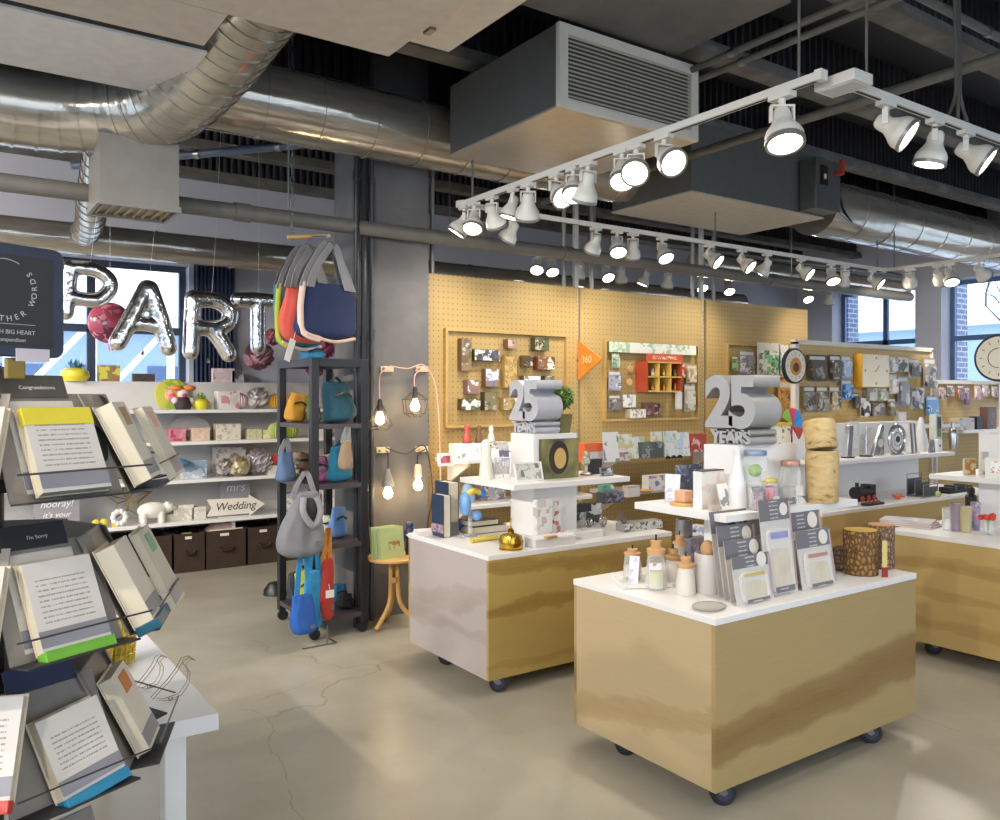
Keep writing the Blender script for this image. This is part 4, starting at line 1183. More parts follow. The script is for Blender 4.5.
# birch log holders
t = thing('birch_log', 'upright birch bark log vase at the end of the near riser shelf', 'log vase', (*hz(822, 502, ZS)[:2], ZS))
prof = [(0,0),(.068,0),(.072,.01),(.07,.1),(.074,.21),(.07,.235),(.05,.235),(.048,.2),(0,.198)]
MB().lathe(prof, 28, sx=1.05).build('log_bark', BIRCH, t)
MB().lathe([(.0505,.236),(.0695,.236),(.0695,.238),(.0505,.238),(.0505,.236)], 28, sx=1.05).build('cut_ring', mt('d8c188', .7), t)
t2 = thing('birch_log', 'second birch bark log tipped on top of the upright one', 'log vase', (*hz(822, 502, ZS)[:2], ZS+.245), .5, rx=R(-8), ry=R(11))
MB().lathe([(0,0),(.066,0),(.072,.01),(.07,.06),(.073,.12),(.068,.132),(0,.135)], 28, sx=1.1).build('log_bark', BIRCH, t2)
MB().lathe([(0,.1355),(.064,.1325),(.066,.134),(0,.137)], 28, sx=1.1).build('cut_face', mt('cdb271', .7, 0, var=.1), t2)
# things on top of the near riser block, beside the numerals
bx = thing('party_box', 'white box with a yellow lid and small dark penguin shapes beside the silver 25', 'box', (3.225, 2.442, ZU), S)
MB().box(-.0,.15,.0,.06,0,.085).build('carton_body', printed('e3ddcf', 'e3ddcf', '3c3b38', 22, 8), bx, smooth=0)
MB().box(-.004,.154,-.004,.064,.085,.1).build('box_lid', mt('d9b245', .5), bx, smooth=0)
fan = thing('colour_fan', 'fan disc with green, red and blue wedges beside the silver 25', 'ornament', (3.37, 2.455, ZU+.002))
for i, c in enumerate(('7fb04a', 'c8344a', '2f7fc4', '4a93cf', 'c6483a')):
    a0, a1 = R(150-i*40), R(150-(i+1)*40)
    pts = [(0,0)]+[(.085*math.cos(a0+(a1-a0)*k/6), .085*math.sin(a0+(a1-a0)*k/6)) for k in range(7)]
    MB().prism([(px_+.03, pz+.08) for px_, pz in pts], -.004, .004, 'y').build('fan_wedge', mt(c, .45), fan, smooth=0)
MB().cyl((.03,0,0),(.03,0,.08), .004, n=8).build('fan_stem', mt('c33f38', .5), fan)

# ============================ nearest island: worktop ========================================
tray = thing('acrylic_tray', 'low clear acrylic tray under the cork bottles', 'tray', (*hz(645, 585, ZT)[:2], ZT), W*.3)
MB().box(-.12,.12,-.07,.09,0,.004).box(-.12,.12,-.07,-.066,.004,.025).box(-.12,.12,.086,.09,.004,.025).box(-.12,-.116,-.066,.086,.004,.025).box(.116,.12,-.066,.086,.004,.025).build('tray_body', PLASTIC, tray, smooth=0)
MB().box(-.1,.1,-.0712,-.0702,.006,.02).build('tray_label', PAPER, tray, smooth=0)
def corkbottle(px, py, z, wpx, hpx, label, glass, cork=.18, fill=None, sq=1):
    x, y, d, w, h = place(px, py, z, wpx, hpx, 0); r = tall(wpx, d)/2; b = h*(1-cork)
    t = thing('cork_bottle', label, 'bottle', (x+r*SA, y+r*CA, z))
    MB().lathe([(0,0),(r*.95,0),(r,.04*b),(r*.95,.5*b),(r*.8,b*.9),(r*.82,b)], 26).build('bottle_body', glass, t)
    MB().lathe([(0,b*.93),(r*.75,b*.93),(r*.88,b*1.01),(r*.92,b+h*cork*.3),(r*.5,b+h*cork*.45),(r*.55,h*.99),(0,h)], 20).build('cork_stopper', CORK, t)
    MB().cyl((0,0,h*.985),(0,0,h*1.12), r*.1, n=8).build('stopper_pin', DARK, t)
    if fill: MB().lathe([(0,.01*h),(r*.82,.01*h),(r*.82,b*.5),(0,b*.5)], 20).build('bottle_contents', fill, t)
    return t
corkbottle(634, 580, ZT+.004, 19, 30, 'short clear glass bottle behind the leaning tag card', GLASS, .2, mt('d8d4bd', .5))
corkbottle(658, 590, ZT+.004, 21, 48, 'tall clear carafe with a cork top and pin', GLASS, .26, mt('cfcaa8', .5))
card(633, 584, ZT, 10, 28, 'white tag card with a lavender print leaning by the clear bottles', LAV, th=W*.6, lean=20, name='tag_card')
card(655, 590, ZT, 13, 27, 'white tag card with a red figure print leaning on the carafe', printed('e8e4e2', 'b9b6cf', 'b0464a', 20, 12), th=W*.5, lean=20, name='tag_card')
CERAM = mt('d9d2c6', .35, 0, var=.02)
corkbottle(675, 586, ZT, 18, 36, 'cream ceramic pot with a cork lid, between the carafe and front pot', CERAM, .3)
corkbottle(688, 596, ZT, 20, 38, 'cream ceramic pot with a cork lid and flask picture, nearest the table edge', CERAM, .28)
corkbottle(681, 570, ZT, 15, 34, 'small grey pot with a cork lid behind the cream pots', mt('b5aea6', .4), .3)
turned(708, 592, ZT, 53, [(0,0),(.245,0),(.25,.02),(.25,.72),(.24,.74),(.21,.74),(.21,.7),(0,.69)], mt('c3bdb8', .35, 0, var=.02), 'canister', 'large pale grey canister with a round cork ball stopper', 'canister', 'canister_body', [('cork_ball', lambda h: MB().ball((0,0,.82*h), .14*h, 16, 12, sz=1.15), CORK)])
turned(684, 560, ZT, 40, [(0,0),(.2,0),(.21,.05),(.21,.9),(.2,1),(.16,1),(.15,.3),(0,.28)], mt('8e8a8a', .3, .6, var=.05), 'steel_tumbler', 'tall brushed steel tumbler behind the cork pots', 'tumbler', 'tumbler_body', [('rim_ring', [(.16,1),(.205,1),(.205,1.02),(.16,1.02),(.16,1)], STEEL)])
carton(700, 562, ZT, 18, 24, .06, 'gift_box', 'purple grey box under the near riser shelf', 'box', printed('8b8494', '6f6878', 'b8b2c0', 20, 13), mt('7f7888', .5))
carton(697, 540, ZT+.0, 16, 14, .06, 'gift_box', 'small white and blue box stacked under the shelf, furthest back', 'box', printed('d8d8dc', '3d5a9a', '8f97ad', 14, 14), mt('cccbd0', .5), th=W)
sm = thing('glass_dish', 'small oval glass dish lying flat near the front corner of the worktop', 'dish', (*hz(709, 608, ZT)[:2], ZT), .3)
MB().lathe([(0,0),(.06,0),(.075,.007),(.072,.008),(.058,.003),(0,.003)], 28, sx=1.05, sy=.8).build('dish_body', clear('bdbab0', .45, 'smoked_glass'), sm)
MB().lathe([(.0725,.0075),(.0765,.0075),(.0765,.0095),(.0725,.0095),(.0725,.0075)], 28, sx=1.05, sy=.8).build('dish_rim', mt('8d8a82', .3, .3), sm)

# pouch cards: grey header boards with jar shaped clear zip bags
HEADG = texty('6f6d72', 'd8d4d2', .017, -.035, .02, 0, .6)
def zipbag(px, py, z, wpx, hpx, label, lid, th=S, lean=10, head=.3, long=False, dy=0):
    x, y, d, w, h = place(px, py, z, wpx, hpx, th)
    t = thing('zip_bag_pack', label, 'packaged zip bags', (x, y+dy, z), th, 'packs of jar shaped zip bags on the near island')
    t.rotation_euler = (-R(lean), 0, th)
    MB().box(-w/2, w/2, 0, .002, 0, h).build('backing_card', mt('c6c2bd', .5), t, smooth=0)
    MB().box(-w/2, w/2, -.0008, -.0001, h*(1-head), h).build('header_print', HEADG, t, smooth=0)
    MB().cyl((w*.28,-.0012,h*(1-head*.5)),(w*.28,-.0009,h*(1-head*.5)), w*.13, n=20).build('round_logo', PAPER, t)
    MB().box(w*.46, w/2+.0003, -.0014, -.0008, h*.05, h*.97).build('red_edge_strip', mt('b9a09c', .5), t, smooth=0)
    bw, bh = w*.62, h*(1-head)*.88
    MB().prism(rrect(bw*1.15, bh*.96, bw*.2, 4, -w*.03, bh*.52), -.016, -.0012, 'y').build('jar_bag', clear('efece4', .45, 'zip_bag', .2), t)
    MB().box(-w*.03-bw*.45, -w*.03+bw*.45, -.0175, -.0162, bh*.86, bh*.96).build('jar_lid_print', mt(lid, .5), t, smooth=0)
    MB().prism(rrect(bw*.86, bh*.62, bw*.18, 4, -w*.03, bh*.4), -.0168, -.0162, 'y').build('beige_fill', mt('cdc4b0', .6, 0, var=.08), t)
    MB().box(-w*.3, w*.3, -.0185, -.017, h*.03, h*.09).build('tag_print', HEADG, t, smooth=0)
    return t
for k in range(4):
    zipbag(756-k*2.5, 602-k*2, ZT, 37, (47, 60, 72, 84)[k], ['front most pack of jar zip bags with a yellow lid print', 'second pack of jar zip bags behind the yellow lidded one', 'third pack of jar zip bags behind the yellow lidded one', 'rear most pack of jar zip bags in the leaning row by the pots'][k], 'c9b560', lean=9, head=(.26,.3,.28,.26)[k], dy=.018*k)
zipbag(783, 594, ZT, 31, 94, 'tall pack with one long jar zip bag and blue lid print', '8f93c4', lean=7, head=.22)
zipbag(820, 587, ZT, 34, 57, 'pack of zip bags with a copper lid print, front of its stepped row', 'b98278', lean=9, head=.3)
zipbag(816, 585, ZT, 38, 72, 'middle pack in the stepped row of zip bags near the bark logs', 'b98278', lean=9, head=.26, dy=.03)
zipbag(812, 583, ZT, 40, 84, 'tallest rear pack in the stepped row of zip bags near the bark logs', 'b98278', lean=9, head=.22, dy=.06)
# bark cushions
def logseat(px, py, hpx, wpx, label, bark, top, th=0, lying=False, dy=.0):
    x, y, d, w, h = place(px, py, ZT, wpx, hpx, 0); r = tall(wpx, d)/2
    t = thing('bark_log', label, 'log cushion', (x+r*SA, y+r*CA+dy, ZT), th)
    M = Matrix.Translation((0,0,r)) @ Matrix.Rotation(PI/2, 4, 'Y') @ Matrix.Translation((0,0,-h/2)) if lying else Matrix()
    MB().lathe([(0,0),(r*.97,0),(r,.03*h),(r*.98,.5*h),(r,.96*h),(r*.97,h*.995),(0,h*.995)], 30, M=M).build('bark_side', bark, t)
    MB().lathe([(0,h*.996),(r*.93,h*.996),(r*.93,h*1.003),(0,h*1.006)], 30, M=M).build('cut_face', top, t)
    return t
CUT = mt('d0a94c', .7, 0, var=.12)
lg = logseat(868, 577, 45, 34, 'brown scaly bark log at the right end of the near worktop', BARK_SCALE, CUT)
logseat(893, 571, 44, 26, 'pinkish grey bark log behind the brown scaly one', BARK_PINK, mt('cf9a6a', .7, 0, var=.12), dy=.03)
logseat(842, 571, 22, 22, 'small grey bark log lying on its side behind the zip bags', BARK_PINK, CUT, th=.3, lying=True)
hx, hy, _ = hz(884, 577, ZT)
tg = thing('product_tag', 'long yellow paper tag with a red end hanging between the bark logs', 'tag', (hx, hy-.004, ZT), -.5)
MB().box(-.012,.012,0,.0015,.03,.165).build('tag_strip', mt('d6c27c', .6), tg, smooth=0)
MB().box(-.014,.014,-.002,.003,.0,.045).build('red_end', mt('8e2a26', .6), tg, smooth=0)
# ============================ second island ==================================================
NAVY = mt('27364f', .5); NAVYB = printed('8d7f8d', 'b48a94', '27364f', 30, 30)
book_up(441.5, 533.5, ZT, 13, 52, .075, 'taller navy book standing behind the front navy book on the second island', NAVY, th=W)
book_up(437.5, 536.5, ZT, 12, 42, .05, 'front navy book with a patterned band at the left end of the second island', NAVY, band=NAVYB, th=W)
x, y, _ = hz(424, 534, ZT)
bf = thing('paper_pad', 'stack of white paper pads lying at the left corner of the second island', 'paper', (x, y, ZT), W*.1)
MB().box(-.05,.09,-.06,.06,0,.012).build('lower_pad', PAPER, bf, smooth=0); MB().box(-.045,.08,-.055,.055,.0122,.024).build('upper_pad', mt('e2dfe4', .6), bf, smooth=0)
book_flat(490, 533, ZT+.0, 34, .15, .045, 'thick cream book lying flat with a black cover, bottom of two', BLACK)
x, y, d = hz(490, 533, ZT)
b2 = thing('book', 'thin cream book with a dark cover lying on top of the thick one', 'book', (x-.03, y+.01, ZT+.0455))
MB().box(-.1,.1,0,.13,0,.003).box(-.1,.1,0,.13,.03,.033).box(-.1,.1,.127,.13,.003,.03).build('cover', BLACK, b2, smooth=0); MB().box(-.097,.097,.003,.126,.003,.03).build('page_block', CREAM, b2, smooth=0)
yt = thing('yellow_tube', 'yellow cardboard tube lying in front of the flat books', 'tube', (*hz(486, 541, ZT)[:2], ZT), .1)
MB().cyl((-.1,0,.014),(.1,0,.014), .014, n=18).build('tube_body', mt('d9c257', .5), yt)
for s in (-1,1): MB().cyl((s*.1,0,.014),(s*.106,0,.014), .0148, n=18).build('tube_cap', mt('c9ae3c', .5), yt)
# glass hummingbird style blue blown flowers
gv = thing('glass_flower', 'blue and yellow blown glass flowers on a clear stem beside the navy books', 'ornament', (*hz(470, 536, ZT)[:2], ZT))
BLG = mt('6f9fd2', .15, 0, var=.15)
MB().lathe([(0,0),(.04,0),(.04,.006),(.012,.014),(.01,.12),(.018,.15),(.01,.2),(0,.21)], 18).build('glass_stem', GLASS, gv)
MB().ball((-.035,0,.19), .045, 14, 10, sz=1.6, sx=.7).build('blue_bulb', BLG, gv)
MB().tube(smoothpath([(-.02,0,.24),(.02,0,.262),(.07,.0,.25)]), [.015,.017,.018,.018,.018,.018,.018,.018,.018,.018,.018,.018,.018,.018,.018,.018,.015], 12).build('yellow_arm', mt('d9c24e', .3), gv)
MB().ball((.085,0,.245), .026, 12, 8).build('blue_tip', mt('3f78c0', .2), gv)
MB().ball((.035,-.02,.12), .032, 12, 8).build('blue_flower', BLG, gv)
rs = thing('pen_stand', 'small steel plate stand with a dark blue triangle in front of the navy books', 'desk stand', (*hz(456, 535, ZT)[:2], ZT))
MB().box(-.04,.02,0,.03,0,.075).build('steel_plate', STEEL, rs, smooth=0)
MB().prism([(.022,.02),(.055,.048),(.022,.076)], 0, .012, 'y').build('blue_triangle', mt('20267c', .4), rs, smooth=0)
br = turned(511, 549, ZT, 25, [(0,0),(.44,0),(.46,.05),(.5,.3),(.42,.56),(.25,.62),(.12,.66),(.14,.72),(.08,.8),(.03,.86),(.03,1.25),(0,1.25)], mt('c29a3a', .18, 1, var=.05), 'brass_bell', 'faceted brass bell jar at the front edge of the second island', 'bell', 'bell_body', [('foot_ring', [(.44,0),(.48,0),(.48,.04),(.44,.04),(.44,0)], GOLD)], n=10)
carton(556, 546, ZT, 40, 9, .1, 'acrylic_box', 'low clear edged white box lying in front of the second riser', 'box', mt('d7d4d2', .4), mt('e6e3df', .5), lid=mt('efecea', .3))
carton(589, 538, ZT, 29, 7, .09, 'acrylic_box', 'low white box at the end of the row in front of the second riser', 'box', mt('d7d4d2', .4), mt('e6e3df', .5), lid=mt('efecea', .3))
t = thing('wood_block', 'small wooden bar lying on the low white box', 'block', (hz(553, 540, ZT+.041)[0], hz(553, 540, ZT+.041)[1]+.02, ZT+.0495))
MB().box(-.04,.04,-.012,.012,0,.012).build('block_body', WOOD, t, bevel=.002); MB().box(-.03,.03,-.0125,-.012,.003,.009).build('block_label', mt('a8875a', .6), t)
book_up(545, 541, ZT, 15, 42, .04, 'white book with a grey spine and red corner on the second worktop', printed('dcd9d4', 'c7c3c0', 'a8a5a2', 9, 31))
book_up(556, 538, ZT, 9, 36, .02, 'narrow white booklet with a red strip beside the grey spined book', printed('e4e1dc', 'e4e1dc', 'b23a3a', 11, 32))
carton(588, 526, ZT, 28, 22, .05, 'game_box', 'black box with a white wildlife picture standing behind the silver rings', 'game box', printed('d4d2cc', '3e3d3b', '8b8983', 16, 33), BLACK)
carton(584, 512, ZT+.11, 15, 8, .04, 'gift_box', 'small black box resting above the wildlife picture box', 'box', DARK, BLACK)
# silver wire goods
def wirering(px, py, z, r, label, n=3, upright=True, mat=CHROME):
    x, y, _ = hz(px, py, z)
    t = thing('wire_ornament', label, 'ornament', (x, y, z))
    for k in range(n):
        rr = r*(1-.18*k)
        pts = [(rr*math.cos(2*PI*i/24), 0, r+rr*math.sin(2*PI*i/24)) for i in range(24)]
        MB().tube(pts, .003, 6, closed=True, M=Matrix.Translation((0,0,.004)) @ Matrix.Rotation(k*1.05, 4, 'Z')).build('wire_ring', mat, t)
    MB().lathe([(0,0),(r*.4,0),(r*.4,.004),(0,.004)], 16).build('ring_foot', mat, t)
    return t
wirering(589, 528, ZT, .028, 'silver wire ring ornament in front of the wildlife picture box')
wirering(603, 527, ZT, .03, 'silver wire ring ornament between the picture box and the star')
st_ = thing('star_ornament', 'shiny faceted silver star on the second worktop', 'ornament', (*hz(622, 531, ZT)[:2], ZT))
mb = MB(); mb.add([(0,0,.065+.065),(0,0,.0),(.045,0,.065),(-.045,0,.065),(0,.045,.065),(0,-.045,.065)], [(0,2,4),(0,4,3),(0,3,5),(0,5,2),(1,4,2),(1,3,4),(1,5,3),(1,2,5)]).build('star_body', CHROME, st_, smooth=0)
for k in range(4):
    a = PI/4+k*PI/2; MB().cyl((0,0,.065),(.06*math.cos(a),.06*math.sin(a),.065), .014, .001, n=6).build('star_point', CHROME, st_, smooth=0)
for k, (px, py, w, l) in enumerate(((636, 531, 22, 'flat grey printed box lying at the right end of the second worktop'), (652, 529, 22, 'flat striped grey box at the right corner of the second worktop'))):
    carton(px, py, ZT, w, 8, .08, 'flat_box', l, 'box', printed('b9b7b2', '5c5b58', 'e0ded8', 40, 34+k), mt('8e8c86', .5))
# second island shelf
gh = turned(486, 479, ZS, 40, [(0,0),(.17,0),(.18,.06),(.16,.3),(.13,.6),(.145,.8),(.1,.95),(0,1)], mt('dedbcf', .35, 0, var=.02), 'bird_vase', 'white penguin shaped vase on the riser shelf of the second island', 'vase', 'vase_body', [('beak', lambda h: MB().cyl((.1*h,-.08*h,.82*h),(.24*h,-.16*h,.8*h), .05*h, .005*h, n=8), mt('d2cfc4', .4)), ('eye_spot', lambda h: MB().ball((.05*h,-.125*h,.84*h), .02*h, 8, 6), DARK)])
framed(502, 479, ZS, 17, 22, 'pair member of thin wire photo frames at the edge of the second riser shelf', clear('cfd0d2', .3, 'frame_glass'), th=W*.5, lean=8, fm=STEEL, border=.05)
GRASSP = printed('c9c9c2', '6d6d66', 'a3a39c', 26, 36)
framed(530, 481, ZS, 27, 19, 'white frame with a grey photo of grass on the second riser shelf', GRASSP, fm=WHITE, border=.07, lean=14)
framed(562, 478, ZS, 25, 17, 'white frame with a pale photo of bare trees below the olive portrait book', printed('cfcfcf', '8d8d8d', 'e6e6e6', 20, 37), fm=WHITE, border=.06, lean=14)
x, y, d = hz(557, 473, ZS)
mo = thing('portrait_book', 'book with an olive and dark brown abstract cover standing against the second riser', 'book', (3.09, 3.835, ZS))
w_, h_ = .285, .235
MB().box(-w_/2, w_/2, -.0, .018, 0, h_).build('cover', mt('4c4a2c', .5), mo, smooth=0)
tt = NT('olive_abstract_cover'); v = tt.coord(); n_ = tt.noise(v, 6, 2)
tt.set(tt.ramp(n_, [(.3, '3a3320'), (.45, '6e6a3e'), (.6, '8f8a58'), (.75, '4c4428')]), .5)
MB().box(-w_/2+.002, w_/2-.002, -.0008, -.0001, .002, h_-.002).build('cover_print', tt.mat, mo, smooth=0)
MB().prism([(-.01+.075*math.cos(2*PI*i/24), .125+.1*math.sin(2*PI*i/24)) for i in range(24)], -.0015, -.0008, 'y').build('dark_patch', mt('2c2318', .5), mo, smooth=0)
MB().prism([(0+.045*math.cos(2*PI*i/24), .12+.062*math.sin(2*PI*i/24)) for i in range(24)], -.0021, -.0015, 'y').build('ochre_patch', mt('c3a25e', .5, 0, var=.08), mo, smooth=0)
fg = turned(586, 475, ZS, 24, [(0,0),(.22,0),(.22,.08),(.08,.16),(.07,.4),(.17,.5),(.18,.72),(.09,.8),(.12,.9),(.08,1),(0,1)], mt('cfcbbd', .25, .6), 'trophy_figure', 'small silver trophy figure at the right of the second riser shelf', 'ornament', 'figure_body', [('base_disc', [(0,0),(.26,0),(.26,.04),(0,.04)], DARK)])
carton(597, 474, ZS, 10, 15, .05, 'clock_radio', 'small black upright box with a round face near the silver trophy', 'clock', DARK, BLACK)
framed(607, 476, ZS, 12, 9, 'small silver frame with a dark picture at the right end of the second riser shelf', printed('9b9893', '403e3b', 'd8d6d0', 18, 38), fm=CHROME)
# potted topiary
tp = thing('potted_topiary', 'round clipped green topiary in a square olive pot beside the second silver 25', 'potted plant', (3.185, 3.94, ZU))
mb = MB().add([(-.038,-.038,0),(.038,-.038,0),(.038,.038,0),(-.038,.038,0),(-.05,-.05,.115),(.05,-.05,.115),(.05,.05,.115),(-.05,.05,.115)], [(0,3,2,1),(0,1,5,4),(1,2,6,5),(2,3,7,6),(3,0,4,7),(4,5,6,7)])
mb.build('square_pot', mt('6e6a3c', .6), tp, smooth=0, bevel=.003)
MB().cyl((0,0,.115),(0,0,.17), .007, n=8).build('stem', KRAFT, tp)
rb2 = random.Random(3)
MB().ball((0,0,.215), .068, 14, 10).build('crown_core', mt('39521f', .8), tp)
mb = MB()
for i in range(700):
    a = rb2.uniform(0,2*PI); e = math.asin(rb2.uniform(-1,1)); r = rb2.uniform(.062,.08)
    p = Vector((math.cos(a)*math.cos(e), math.sin(a)*math.cos(e), math.sin(e)))*r+Vector((0,0,.215))
    d_ = Vector((rb2.uniform(-1,1), rb2.uniform(-1,1), rb2.uniform(-1,1))).normalized()*.011; e_ = d_.orthogonal().normalized()*.006
    mb.add([tuple(p-d_), tuple(p+e_), tuple(p+d_), tuple(p-e_)], [(0,1,2,3)])
lt = NT('topiary_leaf'); lt.set(lt.ramp(lt.noise(lt.coord(), 40, 2), [(.3,'4d6b22'),(.5,'6f8f38'),(.7,'93ad58')]), .6)
mb.build('foliage', lt.mat, tp, smooth=0)

# ============================ left peg wall goods ============================================
def shadowbox(l, t_, r, b, label, body, front): return pack((l+r)/2, (t_+b)/2, PY, r-l, b-t_, label, body, front, 'boxed_gift', 'boxed gift', dep=.06, boxy=True)
KB = mt('6e5436', .6); KG = mt('4e4a2e', .6)
D_ = 'on the left peg wall'
shadowbox(457,339,467,371, 'tall brown box with a pale blue label, top left '+D_, KB, printed('8a7350', '6d5a3e', 'a9bfd4', 12, 40))
shadowbox(470,350,495,361, 'wide dark green box with white and blue contents '+D_, KG, printed('4b4838', 'd0d0d4', '5f66a0', 26, 41))
shadowbox(503,340,512,349, 'small pinkish brown cube box, upper middle '+D_, KB, printed('a08678', 'c2aaa0', '6d5a3e', 18, 42))
shadowbox(530,338,544,351, 'dark green topped box at the upper right '+D_, KG, printed('56603e', '3b3526', 'c5bda5', 22, 43))
shadowbox(519,356,528,367, 'small dark box with a white face, left of the rusty brown box', KB, printed('4f4438', 'cfc6b8', '8b6a4e', 24, 44))
shadowbox(533,357,550,370, 'rusty brown box with a white and black picture '+D_, mt('7d4a28', .6), printed('8a5a34', 'd8d0c4', '39332c', 20, 45))
shadowbox(500,357,512,388, 'tall tan box with a column of small pictures '+D_, mt('a88a50', .6), printed('c0a468', 'a78a52', '8a6d3a', 26, 46))
shadowbox(481,369,494,387, 'brown box with a white and violet ornament '+D_, KB, printed('8d7a66', 'e0dee4', '6c68b4', 16, 47))
shadowbox(519,376,536,387, 'wide white box just behind the silver 25 '+D_, KB, printed('d6d2ca', 'efece6', '5d564c', 14, 48))
shadowbox(540,376,550,386, 'small grey green box right of the wide white box '+D_, KG, printed('8f9078', 'c9c6b4', '57553f', 20, 49))
shadowbox(463,380,474,394, 'small mauve box with a white picture '+D_, mt('80605e', .6), printed('8b6d68', 'd9d4d0', '4b3d3a', 22, 50))
shadowbox(457,399,476,410, 'wide dark box with a green and white picture '+D_, KG, printed('54503f', 'e4e2d8', '6d8a4a', 20, 51))
shadowbox(480,392,492,410, 'upright olive box with a grey picture, lowest row '+D_, KG, printed('7d7656', 'aaa48c', '4a4632', 18, 52))
shadowbox(499,398,512,410, 'tan box with a white picture, lowest row '+D_, mt('a88a50', .6), printed('b39a62', 'e0dccf', '6d6140', 20, 53))
# shelf goods, upper left shelf
framed(446, 466, ZW1, 15, 0+13, 'small white frame with a pink red square at the peg wall shelf end', printed('e8e4de', 'c46a7c', 'b04a5c', 14, 54), border=.22)
FIG = [(0,0),(.22,0),(.24,.1),(.2,.4),(.12,.62),(.17,.78),(.12,.95),(0,1)]
def shelfbanner():
    x0 = vy(456, 455, YW-.22)[0]; x1 = vy(511, 455, YW-.22)[0]
    t = thing('printed_carton', 'long low white carton with small black prints on the upper left shelf', 'box', (x0, YW-.22, ZW1))
    MB().box(0, x1-x0, 0, .1, 0, .105).build('carton_body', mt('e2dfda', .5), t, smooth=0, bevel=.001)
    MB().box(.002, x1-x0-.002, -.001, 0, .002, .103).build('front_print', printed('e9e6e1', 'e9e6e1', '6a6664', 16, 55), t, smooth=0)
    return x0, x1
sx0, sx1 = shelfbanner()
def onbox(px, hpx, prof, mat, name, label, cat, extra=None):
    x = vy(px, 440, YW-.17)[0]; d = SA*x+CA*(YW-.17); h = tall(hpx, d)
    t = thing(name, label, cat, (x, YW-.17, ZW1+.1055))
    MB().lathe([(r*h, z*h) for r, z in prof], 18).build('figure_body', mat, t)
    MB().lathe([(0,0),(.26*h,0),(.26*h,.04*h),(0,.04*h)], 18).build('figure_base', DARK, t)
    MB().ball((0,0,.92*h), .13*h, 12, 8).build('figure_head', mat, t)
onbox(467, 18, FIG, mt('c0524c', .4), 'bell_figure', 'small red bell figure standing on the long white carton', 'figurine')
onbox(479, 17, FIG, mt('7a5a40', .5), 'wooden_figure', 'small brown wooden figure standing on the long white carton', 'figurine')
onbox(491, 16, FIG, mt('e0ddd6', .4), 'white_figure', 'small white robed figure standing on the long white carton', 'figurine')
card(505, 466, ZW1, 10, 24, 'purple and white card behind the end of the long white carton', printed('c9c6d2', '7d7a9c', 'e6e4ea', 14, 56), lean=8)
# lower shelf behind second island
carton(494, 500, ZW2, 24, 15, .1, 'gift_set', 'grey boxed gift set on the lower left peg wall shelf', 'box', printed('a6a4a8', '6f6d72', 'd6d4d6', 24, 57), mt('9a989c', .5))
turned(468, 502, ZW2, 22, [(0,0),(.3,0),(.33,.3),(.25,.7),(.12,.85),(.12,1),(0,1)], mt('8fb0d6', .2), 'blue_bottle', 'small blue bottle on the lower left peg wall shelf', 'bottle', 'bottle_body', [('bottle_stopper', [(0,.98),(.16,.98),(.16,1.1),(0,1.1)], WHITE)])

# orange arrow flag on the gap post
x, z, d = vy(578, 354, PY-.3)
og = thing('orange_sign', 'orange triangular flag sign sticking out between the two peg walls', 'sign', (4.475, PY-.0, 1.85))
MB().prism([(-.01,-.17),(-.01,.165),(-.31,.0)], -.006, .006, 'x').build('sign_panel', mt('d98a34', .45), og, smooth=0)
text('sign_lettering', '360', .085, mt('efd6a6', .5), og, (-.0065, -.12, -.0), (PI/2, 0, -PI/2), .0005)
MB().box(-.008,.008,-.02,.03,-.008,.008).build('flag_bracket', STEEL, og)

# ============================ middle peg wall goods ==========================================
E_ = 'on the middle peg wall'
pack(650, 349, PY, 87, 10.5, 'very long white and green ruler box across the top '+E_, mt('6f7a4e', .6), printed('e2e2d6', 'cdd8c0', '8fae8a', 9, 60), 'long_box', 'boxed gift', .05, boxy=True)
# red toy cabinet
xk0, zk, dk = vy(635, 392, PY); xk1 = vy(670, 392, PY)[0]
kc = thing('toy_cabinet', 'red sided display cabinet with six little pigeonholes on the middle peg wall', 'display cabinet', (xk0, PY-.15, zk+.0))
kw = xk1-xk0; kh = tall(38, dk)
RED = mt('b0492e', .5); YEL = mt('d6b25c', .5)
MB().box(0,.012,0,.144,0,kh*.8).build('side_panel', RED, kc, smooth=0); MB().box(kw-.012,kw,0,.144,0,kh*.8).build('side_panel', RED, kc, smooth=0)
MB().box(.012,kw-.012,.13,.144,0,kh*.8).build('back_panel', mt('8a5a2c', .6), kc, smooth=0)
mb = MB()
for q in (0,.38,.76): mb.box(.012,kw-.012,-.002,.13,kh*q,kh*q+.012)
for q in (1/3,2/3): mb.box(kw*q-.005,kw*q+.005,-.002,.13,.012,kh*.76)
mb.build('shelf_grid', YEL, kc, smooth=0)
MB().box(0,kw,-.004,.01,kh*.8,kh*1.0).build('header_board', mt('cf5a3a', .5), kc, smooth=0)
MB().box(kw*.15,kw*.85,-.005,-.0041,kh*.86,kh*.94).build('header_print', printed('cf5a3a','efe2c4','e9c9a0',60,250), kc, smooth=0)
for i in range(12):
    cx = kw*(.1+.8*(i % 6)/5); zz = kh*(.392 if i < 6 else .012)+.012
    c = ('b23c3a','d8d5cc','47618c','d8b13a','c74c3a','5d8a5a')[i % 6] if i < 6 else ('d9a53c','c9882a')[i % 2]
    toy = thing('mini_toy', 'tiny toy, %s along the %s row of the red cabinet' % (ORD[i % 6], 'upper' if i < 6 else 'lower'), 'toy', (xk0+cx, PY-.15+.05, zk+zz), 0, 'tiny toys in the red cabinet')
    MB().lathe([(0,0),(.014,0),(.016,.02),(.01,.04),(0,.042)], 10).build('toy_body', mt(c, .4), toy)
    MB().ball((0,0,.052), .013, 8, 6).build('toy_head', mt(c, .4), toy)
